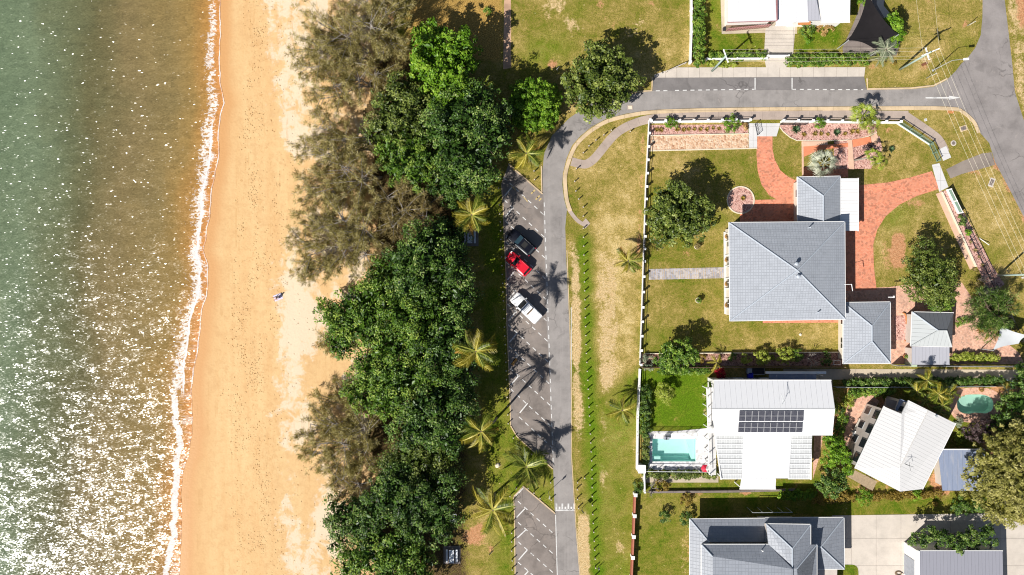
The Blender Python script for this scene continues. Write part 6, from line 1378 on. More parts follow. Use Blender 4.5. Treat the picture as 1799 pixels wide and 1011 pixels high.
B = [
 ('round bright green bush in the pink gravel bed by the fence', 1176, 219, 10, 1.3, 'leaf_bright', 'shrub', 'shrub'),
 ('big clipped bright green bush by the white driveway', 1282, 219, 15, 1.5, 'leaf_bright', 'shrub', 'shrub'),
 ('round lime bush in the long bed', 1333, 627, 14, 1.9, 'leaf_lime', 'shrub', 'shrub'),
 ('larger lime bush near the leafless shrub', 1375, 624, 15, 2.0, 'leaf_lime', 'shrub', 'shrub'),
 ('small loose lime bush in the long bed', 1307, 630, 9, 1.2, 'leaf_lime', 'shrub', 'shrub'),
 ('small grey green bush in the shaded end of the long bed', 1397, 624, 11, 1.2, 'leaf_mid', 'shrub', 'shrub'),
 ('tiny yellow shrub between the two lime bushes', 1356, 628, 4, 0.4, 'leaf_lime', 'shrub', 'shrub'),
 ('clipped round green ball bush by the orange steps', 1437, 219, 8, 1.1, 'leaf_bright', 'shrub', 'shrub'),
 ('grey green shrub on the left end of the garden bed', 1138, 637, 13, 1.0, 'leaf_grey', 'shrub', 'shrub'),
 ('dark bush behind the white side fence', 1687, 387, 8, 0.9, 'leaf_dark', 'shrub', 'shrub'),
 ('small bright bush along the dark rail fence', 1698, 409, 6, 0.8, 'leaf_bright', 'shrub', 'shrub'),
 ('red flowering bush beside the lane', 1264, 655, 9, 1.2, 'leaf_red', 'flowering_shrub', 'shrub'),
 ('low green ground plants in the square garden beside the shed', 1690, 567, 10, 0.5, 'leaf_mid', 'shrub', 'shrub'),
 ('lime shrub at the patio corner', 1487, 705, 11, 1.2, 'leaf_lime', 'shrub', 'shrub'),
 ('tan grassy shrubs by the pink garden path of the top house', 1447, 52, 14, 0.8, 'leaf_orange', 'shrub', 'shrub'),
 ('leafy small tree shrub by the top driveway', 1414, 58, 12, 1.6, 'leaf_mid', 'shrub', 'shrub'),
 ('green tuft under the leafy shrub by the top driveway', 1419, 74, 7, 0.7, 'leaf_bright', 'shrub', 'shrub'),
 ('dark spiky shrub on the lower lawn', 1166, 905, 10, 1.5, 'leaf_dark', 'shrub', 'shrub'),
 ('second dark spiky shrub by the slate house corner', 1203, 908, 12, 1.7, 'leaf_dark', 'shrub', 'shrub'),
 ('untidy shrub at the upper side of the lower lawn', 1205, 875, 12, 1.0, 'leaf_ochre', 'shrub', 'shrub'),
 ('bright green shrub at the hedge end by the deck', 1513, 872, 14, 1.4, 'leaf_bright', 'shrub', 'shrub'),
 ('green shrub under the corner of the angled house', 1606, 868, 11, 0.9, 'leaf_bright', 'shrub', 'shrub'),
 ('small brown tuft on the strip lawn', 1640, 884, 4, 0.6, 'leaf_ochre', 'shrub', 'shrub'),
 ('dark bush at the wall corner by the red brick fence', 1122, 855, 9, 1.0, 'leaf_dark', 'shrub', 'shrub'),
 ('shrub on the end of the retaining wall', 1160, 852, 12, 0.9, 'leaf_ochre', 'shrub', 'shrub'),
 ('weathered bush at the lower end of the gravel strip', 1718, 498, 9, 0.9, 'leaf_brown', 'shrub', 'shrub'),
 ('pale succulent clump beside the dark conifer-like tree', 1728, 514, 11, 0.7, 'leaf_grey', 'shrub', 'shrub'),
 ('pale grey tuft by the kidney pool', 1680, 740, 8, 0.8, 'leaf_grey', 'shrub', 'shrub'),
 ('sprawling tan shrub at the field corner', 1570, 112, 3, 0.3, 'leaf_ochre', 'shrub', 'shrub'),
 ('green shrub at the top edge beside the black sail', 1512, 4, 9, 1.2, 'leaf_bright', 'shrub', 'shrub'),
 ('low green plants between the young palm and the lime bushes', 1285, 627, 7, 0.5, 'leaf_mid', 'shrub', 'shrub'),
 ('dark green shrub in the shade at the end of the long bed', 1446, 630, 11, 1.0, 'leaf_dark', 'shrub', 'shrub'),
 ('low ochre plant at the middle of the long bed', 1232, 630, 7, 0.6, 'leaf_ochre', 'shrub', 'shrub'),
 ('red leaved bush by the white driveway', 1307, 224, 6, 0.6, 'leaf_orange', 'shrub', 'shrub'),
 ('purple cordyline clump in the orange steps', 1522, 262, 7, 0.7, 'leaf_purple', 'shrub', 'shrub'),
 ('dark shrub beside the big tree on the patio', 1470, 718, 8, 1.6, 'leaf_dark', 'shrub', 'shrub'),
 ('yellow shrub by the steps of the angled house', 1683, 768, 10, 0.9, 'leaf_lime', 'shrub', 'shrub'),
 ('small dark green bush on the gold grass at the top', 857, 23, 6, 0.9, 'leaf_mid', 'shrub', 'shrub'),
]
for i, (lb, x, y, rr, h, mt, nm, ct) in enumerate(B): bush(lb, x, y, rr, h, mt, i, nm, ct)
# small rosettes in the gravel beds (alike): one built, the rest copied
rng = np.random.default_rng(5)
def rosette(label, n, L, Wd, lift, mat, name='agave', cat='succulent', group=None, seed=0, droop=0.5):
    rg_ = np.random.default_rng(6000 + seed); r_ = thing(name, label, cat, (0, 0, 0), 0, group); C = []; mb_v = []; mb_f = []; var = []
    me = bpy.data.meshes.new('leaves')
    for i in range(n):
        a = 2.399 * i; e = lift * (0.35 + 0.65 * i / n); l = L * rg_.uniform(.75, 1.1); dx, dy = math.cos(a), math.sin(a)
        b0 = len(mb_v); vv = rg_.uniform(0.1, 0.9)
        for k in range(5):
            f = k / 4; z = 0.08 + math.sin(e) * l * f - droop * l * f * f * 0.5 * math.cos(e); rr = math.cos(e) * l * f; w = Wd * (0.5 + 0.9 * f if f < .5 else (1 - f) * 1.9) / 2 + 0.004
            for s_ in (-1, 1): mb_v.append((dx * rr - dy * w * s_, dy * rr + dx * w * s_, max(z, .03) + 0.25 * w)); var.append(vv)
        for k in range(4): mb_f.append((b0 + 2 * k, b0 + 2 * k + 1, b0 + 2 * k + 3, b0 + 2 * k + 2))
    me.from_pydata(mb_v, [], mb_f); at_ = me.color_attributes.new('var', 'FLOAT_COLOR', 'POINT')
    at_.data.foreach_set('color', np.stack([np.array(var)] * 3 + [np.ones(len(var))], 1).astype(np.float32).ravel()); me.materials.append(M[mat])
    put('leaves', me, None, r_); lpart('stem', MB().lathe([(0.05, -.03), (0.06, 0.1), (0.02, 0.14)], (0, 0, 0), 6), M['bark'], r_); return r_
GR = 'small plants set in a row along the pink gravel bed'
proto = None
for i, (x, y) in enumerate(((1153, 229), (1160, 229), (1189, 228), (1200, 229), (1209, 228), (1219, 228), (1230, 228), (1241, 228), (1252, 226), (1262, 227))):
    p = W(x, y); p.z = 0.04
    if proto is None: proto = rosette('small olive tuft plant in the row between the two round bushes', 16, 0.55, 0.12, 1.0, 'leaf_ochre', 'tuft_plant', 'plant', GR, 1); proto.location = p
    else: dup(proto, p, i * .7, None, rng.uniform(.8, 1.2))
GR2 = 'small plants in the curved pink gravel bed'; proto2 = None
for i, (x, y) in enumerate(((1411, 237), (1430, 236), (1441, 236), (1453, 237), (1483, 236), (1496, 232), (1505, 232))):
    p = W(x, y); p.z = 0.06
    if proto2 is None:
        proto2 = dup(proto, p, 0, 'small olive tuft plant in the curved bed under the cycads'); proto2['group'] = GR2
    else: dup(proto2, p, i * .9, None, rng.uniform(.7, 1.1))
GR3 = 'small plants in the pink strip along the dark rail fence'; proto3 = None
for i, (x, y) in enumerate(((1703, 426), (1711, 440), (1718, 452), (1724, 466), (1709, 474))):
    p = W(x, y); p.z = 0.03
    if proto3 is None: proto3 = rosette('little reddish spiky plant in the pink strip by the rail fence', 14, 0.5, 0.07, 1.1, 'leaf_brown', 'spiky_plant', 'plant', GR3, 3); proto3.location = p
    else: dup(proto3, p, i * .9, None, rng.uniform(.8, 1.2))
for lb, x, y, L, mt, n in (('dark green cycad at the start of the curved bed', 1397, 229, 0.95, 'cycad', 34), ('blue green agave clump in the curved bed', 1468, 234, 0.85, 'cycad', 30), ('small cycad on the lawn beside the orange steps', 1564, 263, 0.7, 'cycad', 30), ('small spiky plant in the round gravel bed', 1304, 349, 0.55, 'leaf_ochre', 18), ('broad leaved bromeliad near the shed court', 1719, 580, 0.9, 'frond_b', 16)):
    r_ = rosette(lb, n, L, 0.16, 1.1, mt, 'cycad' if 'cycad' in lb else 'spiky_plant', 'cycad' if 'cycad' in lb else 'plant', None, n); p = W(x, y); p.z = 0.05; r_.location = p
# bare shrub (leafless) with branches
def bare_shrub(label, px, py, h, spread, seed, mat='grey_bark'):
    rg_ = np.random.default_rng(7000 + seed); p = W(px, py); r_ = thing('bare_shrub', label, 'shrub', p); mb = MB(); tw = MB()
    for k in range(9):
        a = rg_.uniform(0, 2 * PI); e = Vector((math.cos(a) * spread * rg_.uniform(.4, 1), math.sin(a) * spread * rg_.uniform(.4, 1), h * rg_.uniform(.7, 1.05))); m = e * .5 + Vector((rg_.normal() * .08, rg_.normal() * .08, .1))
        mb.tube([(0, 0, -.05), m, e], [.05, .035, .02], 5)
        for j in range(4):
            a2 = rg_.uniform(0, 2 * PI); t = e + Vector((math.cos(a2) * .35, math.sin(a2) * .35, .15)); tw.tube([m.lerp(e, .6), t], [.022, .012], 4)
    lpart('branches', mb, M[mat], r_)['kind'] = 'stuff'; lpart('twigs', tw, M[mat], r_)['kind'] = 'stuff'; return r_
bare_shrub('leafless pale frangipani in the shaded end of the long bed', 1421, 629, 1.9, 1.2, 1)
bare_shrub('leafless grey shrub on the end of the retaining wall', 1145, 858, 1.4, 1.1, 2)
bare_shrub('leafless twiggy tree by the dark rail fence', 1716, 492, 2.2, 0.8, 3)
bare_shrub('leafless pale frangipani beside the conifer-like tree', 1722, 520, 1.6, 1.2, 4)
# ---- palms: every frond is a part
def frond_mesh(L, droop, nl, ll, mat, seed, wid=0.06, vee=0.35, rise=0.35, bend=0.0):
    rg_ = np.random.default_rng(8000 + seed); V = []; F = []; var = []
    pts = []
    for k in range(11):
        f = k / 10; pts.append(Vector((L * (f - 0.12 * droop * f ** 3), L * bend * f * f, L * (rise * f - droop * f * f))))
    for k in range(10):
        b0 = len(V); w0, w1 = 0.045 * (1 - k / 11), 0.045 * (1 - (k + 1) / 11)
        V += [pts[k] + Vector((0, -w0, .01)), pts[k] + Vector((0, w0, .01)), pts[k + 1] + Vector((0, w1, .01)), pts[k + 1] + Vector((0, -w1, .01))]; F.append((b0, b0 + 1, b0 + 2, b0 + 3)); var += [0.95] * 4
    for i in range(nl):
        f = 0.14 + 0.86 * i / (nl - 1); k = min(int(f * 10), 9); t = f * 10 - k; p = pts[k].lerp(pts[k + 1], t); d = (pts[k + 1] - pts[k]).normalized()
        
        if rg_.uniform() < .1: continue
        l = ll * (0.55 + 0.9 * math.sin(PI * min(f * 0.95 + 0.05, 1)) ** 0.8 * 0.6) * rg_.uniform(.85, 1.1); vv = rg_.uniform(.15, .75)
        for s_ in (-1, 1):
            sd = Vector((0.62, s_ * 0.8, 0)).normalized(); q = p + Vector((sd.x * l, sd.y * l, d.z * l * .4 - vee * l * rg_.uniform(.6, 1.3))); m = p.lerp(q, .5) + Vector((0, 0, .08 * l))
            b0 = len(V); w = Vector((wid, 0, 0)); V += [p - w * .5, p + w * .5, m + w * .6, m - w * .6, q]; F += [(b0, b0 + 1, b0 + 2, b0 + 3), (b0 + 3, b0 + 2, b0 + 4)]; var += [vv] * 5
    me = bpy.data.meshes.new('frond'); me.from_pydata([tuple(v) for v in V], [], F); at_ = me.color_attributes.new('var', 'FLOAT_COLOR', 'POINT')
    at_.data.foreach_set('color', np.stack([np.array(var)] * 3 + [np.ones(len(var))], 1).astype(np.float32).ravel()); me.materials.append(M[mat]); return me
FM = {m_: [frond_mesh(1.0, dr, 28, 0.27, m_, 10 * i + j, 0.021, 0.42, rs, (-.16, .14, -.1, .18)[j]) for j, (dr, rs) in enumerate(((0.2, 0.3), (0.45, 0.35), (0.7, 0.2), (0.9, 0.1)))] for i, m_ in enumerate(('frond', 'frond_y', 'frond_b', 'leaf_grey'))}
def palm(label, crown, base, h, L, n, seed, mats=('frond', 'frond_y'), name='coconut_palm', trunk_r=0.17, cat='palm', group=None, nuts=True):
    rg_ = np.random.default_rng(9000 + seed); top = W(crown[0], crown[1], h); b0 = W(*base); r_ = thing(name, label, cat, b0, 0, group)
    d = top - b0; pts = [b0 + Vector((d.x * f ** 1.4, d.y * f ** 1.4, d.z * f - (.1 if f == 0 else 0))) for f in np.linspace(0, 1, 9)]
    mb = MB(); mb.tube(pts, [trunk_r * (1.5 if i == 0 else 1.05 - .045 * i) for i in range(9)], 9); part('trunk', mb, M['palm_trunk'], r_, True)
    for i in range(n):
        a = 2.399 * i + rg_.normal() * .2; lay = i / n; idx = min(3, int((1 - lay) * 3.4)); ft = rg_.choice(mats)
        if idx == 3 and rg_.uniform() < .3 and nuts: ft = 'frond_b'
        o = put('frond', FM[ft][idx], None, r_); o.location = top - b0 + Vector((0, 0, .05 + .1 * lay)); o.rotation_euler = (rg_.normal() * .38, rg_.uniform(-.2, .22) - 0.25 * lay, a + rg_.normal() * .16); s_ = L * rg_.uniform(.7, 1.1) * (1 - .12 * lay); o.scale = (s_, s_, s_)
    lpart('crown_shaft', MB().lathe([(trunk_r * .8, -.5), (trunk_r * 1.2, -.1), (trunk_r * .6, .25)], top - b0, 8), M['bark'], r_)
    if nuts:
        for k in range(5):
            a = 2 * PI * k / 5; c_ = top - b0 + Vector((math.cos(a) * .28, math.sin(a) * .28, -.22)); mb = MB(); mb.lathe([(.02, -.13), (.1, -.07), (.12, 0), (.08, .09), (.02, .13)], c_, 7); lpart('coconut', mb, M['frond_nut'], r_, True)
    return r_
M['frond_nut'] = plain('green coconut', A(150, 120, 50), .5, .2)
CG = 'coconut palms along the car park'
palm('yellow green coconut palm on the triangular island', (925, 270), (930, 283), 4.8, 2.9, 20, 1, ('frond_y', 'frond'), group=CG)
palm('yellow coconut palm over the upper picnic table', (829, 378), (845, 386), 6.0, 3.2, 22, 2, ('frond_y', 'frond_y', 'frond'), group=CG)
palm('tall golden coconut palm against the middle belt', (836, 618), (862, 600), 12.2, 3.4, 22, 3, ('frond_y', 'frond', 'frond_y'), group=CG)
palm('coconut palm at the edge of the lower belt', (845, 758), (872, 735), 10.0, 3.1, 18, 4, ('frond', 'frond_y'), group=CG)
palm('coconut palm on the grass above the second car park', (866, 896), (869, 868), 7.2, 3.9, 20, 5, ('frond', 'frond_y'), group=CG)
palm('short dark coconut palm shaded by its taller neighbour', (925, 820), (922, 820), 4.2, 3.5, 22, 6, ('frond',), group=CG)
palm('small coconut palm beside the front fence', (1103, 459), (1096, 462), 3.4, 2.3, 16, 7, ('frond', 'frond_y'), group='small coconut palms on the dry verge')
palm('small yellow coconut palm by the white rail fence', (1093, 721), (1088, 716), 3.2, 2.3, 16, 8, ('frond_y', 'frond'), group='small coconut palms on the dry verge')
palm('small palm between the bright green tree and the road bend', (852, 152), (852, 152), 4.5, 1.9, 12, 9, ('frond_y', 'frond'), name='palm_tree', nuts=False)
palm('dark young palm half hidden in the shade of the belt', (848, 190), (846, 190), 3.5, 2.0, 12, 19, ('frond',), name='palm_tree', nuts=False)
palm('young banana like palm in the middle of the long bed', (1258, 637), (1258, 641), 1.6, 1.5, 7, 10, ('frond_y',), name='palm_tree', trunk_r=.1, nuts=False)
palm('grey green drooping palm at the corner of the black sail', (1556, 88), (1554, 102), 2.6, 2.3, 16, 11, ('leaf_grey',), name='palm_tree', nuts=False)
palm('second grey green palm beside the clipped hedge', (1545, 102), (1545, 104), 1.2, 1.5, 12, 12, ('leaf_grey', 'frond'), name='palm_tree', nuts=False)
palm('broad tawny palm beside the pale shade sail', (1737, 583), (1732, 580), 2.6, 1.7, 12, 13, ('frond_b', 'frond_y', 'frond'), name='palm_tree', nuts=False)
PG = 'feathery palms clustered above the angled house'
for i, (x, y, h, L, lb) in enumerate(((1628, 668, 4.4, 1.9, 'topmost palm of the cluster leaning over the concrete drive'), (1648, 692, 4.8, 2.0, 'green palm in the middle of the cluster'), (1610, 688, 3.6, 1.8, 'yellowish palm on the left of the cluster by the drive hedge'), (1625, 704, 4.0, 1.8, 'palm of the cluster overhanging the angled roof'), (1655, 712, 4.2, 1.8, 'palm of the cluster nearest the kidney pool'), (1668, 690, 3.4, 1.5, 'small palm of the cluster by the pool lawn'), (1648, 722, 3.6, 1.6, 'lowest palm of the cluster beside the angled roof'))):
    palm(lb, (x, y), (x - 8, y - 2), h, L, 15, 30 + i, ('frond', 'frond', 'frond_y'), name='palm_tree', nuts=False, group=PG, trunk_r=.1)
palm('dark reddish dracaena palm at the right end of the pool lawn', (1766, 686), (1762, 685), 2.2, 1.0, 14, 40, ('frond_b', 'leaf_grey'), name='palm_tree', nuts=False, trunk_r=.07)
def fan_mesh(mat, seed, n=15):
    rg_ = np.random.default_rng(9500 + seed); V = []; F = []; var = []
    V += [Vector((0, -.02, 0)), Vector((0, .02, 0)), Vector((.55, .015, .12)), Vector((.55, -.015, .12))]; F.append((0, 1, 2, 3)); var += [.6] * 4
    for i in range(n):
        a = (i / (n - 1) - .5) * 3.3; l = .52 * (1 - .25 * (abs(a) / 1.7) ** 2); vv = rg_.uniform(.2, .9); d = Vector((math.cos(a), math.sin(a), 0)); nn = Vector((-d.y, d.x, 0)) * .03; c_ = Vector((.52, 0, .11)); b0 = len(V)
        V += [c_, c_ + d * l * .55 - nn + Vector((0, 0, .03)), c_ + d * l * .55 + nn + Vector((0, 0, .0)), c_ + d * l + Vector((0, 0, -.1 - .05 * rg_.uniform()))]; F += [(b0, b0 + 1, b0 + 2), (b0 + 1, b0 + 3, b0 + 2)]; var += [vv] * 4
    me = bpy.data.meshes.new('fan_leaf'); me.from_pydata([tuple(v) for v in V], [], F); at_ = me.color_attributes.new('var', 'FLOAT_COLOR', 'POINT')
    at_.data.foreach_set('color', np.stack([np.array(var)] * 3 + [np.ones(len(var))], 1).astype(np.float32).ravel()); me.materials.append(M[mat]); return me
FAN = {m_: [fan_mesh(m_, i * 3 + j) for j in range(2)] for i, m_ in enumerate(('fan', 'leaf_silver'))}
def fanpalm(label, px, py, h, L, n, mat, seed, base=None):
    rg_ = np.random.default_rng(9700 + seed); top = W(px, py, h); b0 = W(*(base or (px, py))); r_ = thing('fan_palm', label, 'palm', b0)
    part('trunk', MB().tube([b0 - Vector((0, 0, .1)), b0.lerp(top, .5), top], [.16, .13, .11], 8), M['palm_trunk'], r_, True)
    for i in range(n):
        o = put('fan_leaf', FAN[mat][i % 2], None, r_); lay = i / n; o.location = top - b0 + Vector((0, 0, .1 * lay)); o.rotation_euler = (rg_.normal() * .25, .4 - 0.95 * lay + rg_.normal() * .1, 2.399 * i); s_ = L * rg_.uniform(.85, 1.1) * (1 - .25 * lay); o.scale = (s_, s_, s_)
    return r_
fanpalm('yellow green fan palm standing by the footpath', 1517, 204, 3.0, 2.3, 13, 'fan', 1, (1515, 207))
fanpalm('lower yellow green fan palm inside the street fence', 1530, 220, 1.4, 1.8, 10, 'fan', 4, (1529, 221))
fanpalm('big silver white fan palm above the small grey wing', 1447, 287, 2.6, 2.6, 15, 'leaf_silver', 2, (1445, 289))
fanpalm('light green fan palm with several heads by the orange steps', 1534, 276, 2.6, 1.6, 9, 'fan', 3, (1500, 282))
fanpalm('second head of light green fan palm near the lawn', 1547, 286, 1.8, 1.4, 8, 'fan', 5, (1540, 288))
# ================================================================ VEHICLES
def outline(L, Wd, r_f, r_r, n=6, p=2.6):
    """rounded rectangle, x forward"""
    out = []
    for cx_, cy_, rr, a0 in ((L / 2 - r_f, Wd / 2 - r_f * .7, r_f, 0), (-L / 2 + r_r, Wd / 2 - r_r * .7, r_r, 90), (-L / 2 + r_r, -Wd / 2 + r_r * .7, r_r, 180), (L / 2 - r_f, -Wd / 2 + r_f * .7, r_f, 270)):
        for k in range(n + 1):
            a = math.radians(a0 + 90 * k / n); out.append((cx_ + rr * math.cos(a), cy_ + rr * .7 * math.sin(a)))
    return out
def loft(levels, top=True):
    n = len(levels[0][0]); vs = []; fs = []
    for pl, z in levels:
        vs += [(x, y, (z(x) if callable(z) else z)) for x, y in pl]
    for i in range(len(levels) - 1):
        for k in range(n): fs.append((i * n + k, i * n + (k + 1) % n, (i + 1) * n + (k + 1) % n, (i + 1) * n + k))
    fs.append(tuple(range(n))[::-1])
    if top: fs.append(tuple(range((len(levels) - 1) * n, len(levels) * n)))
    return MB().add(vs, fs)
def scl(pl, sx, sy, dx=0): return [(x * sx + dx, y * sy) for x, y in pl]
def vehicle(name, label, px, py, ang, L, Wd, Hh, paint, kind):
    p = W(px, py); r = thing(name, label, 'car' if kind != 'ute' else 'pickup truck', p, ang)
    ol = outline(L, Wd, 0.55 if kind != 'ute' else .5, 0.45 if kind == 'hatch' else .35)
    belt = Hh * 0.58; hood = belt * 0.93
    zt = lambda x: belt - (belt - hood) * max(0, (x - L * .12) / (L * .38)) ** 1.2 - .10 * max(0, (x - L * .36) / (L * .14)) ** 2 - .05 * max(0, (-x - L * .42) / (L * .08))
    zs = lambda k: (lambda x: zt(x) * k)
    body = loft([(scl(ol, .96, .93), .22), (scl(ol, 1.0, .985), .42), (scl(ol, 1.0, 1.0), zs(.72)), (scl(ol, .985, .975), zs(.93)), (scl(ol, .955, .93), zt)])
    lpart('body', body, paint, r, True)
    if kind == 'suv': x0, x1, r0_, r1_ = L * .17, -L * .47, L * .02, -L * .40
    elif kind == 'hatch': x0, x1, r0_, r1_ = L * .19, -L * .45, L * .03, -L * .37
    else: x0, x1, r0_, r1_ = L * .21, -L * .15, L * .08, -L * .12
    wb, wt = Wd * .44, Wd * .365; zb = belt - .03; zr = Hh - .07
    B4 = [(x0, wb * .93), (x1, wb * .9), (x1, -wb * .9), (x0, -wb * .93)]; T4 = [(r0_, wt), (r1_, wt * .95), (r1_, -wt * .95), (r0_, -wt)]
    gl = M['blue_glass'] if kind == 'suv' else M['glass']
    V3 = lambda q, z: Vector((q[0], q[1], z))
    names = ('side_window', 'rear_window', 'side_window', 'windscreen')
    for i in range(4):
        j = (i + 1) % 4; a, b_, c_, d_ = V3(B4[i], zb), V3(B4[j], zb), V3(T4[j], zr), V3(T4[i], zr)
        lpart(names[i], MB().add([a, b_, c_, d_], [(0, 1, 2, 3)]), gl, r)
        lpart('pillar', MB().tube([a, d_], [.05, .045], 5), paint, r)
    if kind != 'ute':
        for s_ in (0, 2):
            f = .5; a, b_ = (B4[s_], B4[(s_ + 1) % 4]); c_, d_ = T4[s_], T4[(s_ + 1) % 4]
            lpart('pillar', MB().tube([V3(a, zb).lerp(V3(b_, zb), .48), V3(c_, zr).lerp(V3(d_, zr), .45)], .045, 5), paint, r)
    rl, rw = r0_ - r1_, wt * 2
    ro = outline(rl + .06, rw + .1, .22, .2); ro = [(x + (r0_ + r1_) / 2, y) for x, y in ro]
    crown = lambda x: zr + .07 - .05 * ((x - (r0_ + r1_) / 2) / (rl / 2)) ** 2
    lpart('roof', loft([(ro, zr - .03), (ro, zr + .02), ([(x * .96 + (r0_ + r1_) / 2 * .04, y * .9) for x, y in ro], crown)]), paint, r, False)
    for sx_, xx in ((1, L * .31), (-1, -L * .29)):
        for sy in (-1, 1):
            yy_ = sy * (Wd / 2 - .16); w_ = sub_holder('wheel', r); w_.location = (xx, yy_, .33)
            lpart('tyre', MB().tube([(0, -.11, 0), (0, .11, 0)], .33, 16), M['rubber'], w_); lpart('rim', MB().tube([(0, sy * .1, 0), (0, sy * .125, 0)], .2, 12), M['grey_metal'], w_)
    for sy in (-1, 1):
        lpart('headlight', MB().box((L * .455, sy * Wd * .33, hood * .86), (.22, .32, .14), sy * -.35), M['white_paint'], r)
        lpart('tail_light', MB().box((-L * .475, sy * Wd * .38, belt * .9), (.12, .2, .26)), M['red_petal'], r)
        lpart('mirror', MB().box((x0 - .15, sy * (Wd / 2 + .06), belt + .08), (.16, .24, .17)), paint, r)
        lpart('wiper', MB().tube([(x0 + .03, sy * .1, zb + .04), (x0 - .25, sy * .5, zb + .13)], .012, 4), M['dark_metal'], r)
    if kind == 'suv':
        for sy in (-1, 1): lpart('roof_rail', MB().tube([(r0_ - .3, sy * wt * .86, zr + .03), (r0_ - .5, sy * wt * .86, zr + .13), (r1_ + .5, sy * wt * .86, zr + .13), (r1_ + .3, sy * wt * .86, zr + .03)], .02, 6), M['dark_metal'], r)
        lpart('sunroof', MB().box((r0_ - .75, 0, zr + .055), (.75, .85, .03)), M['rubber'], r)
        for i in range(4): lpart('roof_rib', MB().box((r0_ - 1.3 - i * .12, 0, zr + .06), (.04, 1.0, .02)), paint, r)
    if kind == 'ute':
        tx0, tx1 = -L * .165, -L * .485
        lpart('tray_cover', MB().box(((tx0 + tx1) / 2, 0, belt + .02), (tx0 - tx1, Wd * .86, .12)), paint, r)
        lpart('cover_seam', MB().box(((tx0 + tx1) / 2 + .15, 0, belt + .085), (.03, Wd * .8, .02)), M['grey_plastic'], r)
        lpart('load_strip', MB().box((tx0 + .03, 0, belt + .06), (.14, Wd * .62, .16)), M['timber'], r)
        lpart('roof_console', MB().box((r0_ - .3, 0, zr + .06), (.35, rw * .85, .04)), M['grey_plastic'], r)
        lpart('roof_bar', MB().box((r1_ + .45, 0, zr + .1), (.08, rw * 1.0, .06)), M['grey_metal'], r)
        lpart('bumper', MB().box((-L / 2 + .02, 0, .5), (.16, Wd * .9, .2)), M['grey_metal'], r)
    lpart('bonnet_seam', MB().box((L * .3, 0, zt(L * .3) + .004), (.02, Wd * .6, .01)), M['dark_metal'], r)
    return r
def carpaint(name, col, spec=0.5, coat=0.25):
    t = NT(name); m = t.fin(col, 0.32, spec); t.b.inputs['Coat Weight'].default_value = coat; t.b.inputs['Coat Roughness'].default_value = .06; return m
vehicle('parked_car', 'dark navy four wheel drive with roof rails in the car park', 915.5, 426.5, math.radians(138.5), 4.6, 1.92, 1.78, carpaint('navy paint', (0.007, 0.008, 0.014), 0.25, 0.0), 'suv')
vehicle('parked_car', 'bright red hatchback parked beside the dark four wheel drive', 910.5, 464, math.radians(138), 4.15, 1.75, 1.5, carpaint('red paint', (0.62, 0.012, 0.03)), 'hatch')
vehicle('parked_pickup', 'white double cab pickup with a covered tray in the palm shadow', 924, 541, math.radians(136), 5.2, 1.88, 1.8, carpaint('white car paint', (0.78, 0.78, 0.78)), 'ute')
# ================================================================ BOLLARDS
bm_post = MB().lathe([(.085, -.1), (.085, .72), (.07, .78)], (0, 0, 0), 8).mesh('post'); bm_post.materials.append(M['timber'])
bm_cap = MB().lathe([(.1, .7), (.1, .8), (.06, .84)], (0, 0, 0), 8).mesh('cap'); bm_cap.materials.append(M['pale_timber'])
def bollards(pts, label, group):
    first = None
    for x, y in pts:
        p = W(x, y)
        if first is None:
            first = thing('bollard', label, 'bollard', p, 0, group); put('post', bm_post, None, first); put('cap', bm_cap, None, first)
        else: dup(first, p, (x * 7 + y) % 3)
rowA = [(float(np.interp(y, [402, 532, 612, 691, 818, 890, 1001], [1024, 1027, 1029, 1033, 1039, 1040, 1046])), y) for y in np.arange(402, 1012, 15.6)]
bollards(rowA, 'short timber bollard in the row on the green strip of the verge', 'bollards in a row along the green verge strip')
bollards([(1012, 298), (1009, 320), (1011, 337), (1016, 351), (1024, 365), (1024, 381)], 'short timber bollard between the curved kerb and the verge', 'bollards following the curved kerb')
bollards([(1024, 270), (1034, 258), (1046, 248), (1060, 239), (1073, 231), (1106, 233)], 'short timber bollard on the grass sliver beside the curved footpath', 'bollards beside the curved footpath')
bollards([(875, 316), (876, 332), (877, 361), (878, 377)] + [(float(np.interp(y, [391, 470, 745], [879, 882, 893])), float(y)) for y in np.arange(391, 750, 15.3)], 'short timber bollard along the tree side of the first car park', 'bollards on the tree side of the car park')
bollards([(902, 768), (912, 777), (923, 788), (934, 797)], 'short timber bollard on the slanting end of the first car park', 'bollards on the slanting car park end')
bollards([(938, 302), (939, 317)], 'short timber bollard on the small triangular island', 'bollards on the triangular island')
bollards([(896, 870), (897, 901), (899, 917), (899, 934), (899, 949), (899, 965), (900, 982), (900, 998), (901, 1013)], 'short timber bollard along the grass side of the second car park', 'bollards along the second car park')
bollards([(907, 856), (928, 856), (938, 864), (948.6, 873.6), (968, 876), (967, 846)], 'short timber bollard around the grass wedge above the second car park', 'bollards around the grass wedge')
bollards([(1014, 846), (1026.5, 838), (1013.6, 858), (1014, 875), (1016, 891)], 'short timber bollard on the verge opposite the grass wedge', 'bollards opposite the grass wedge')
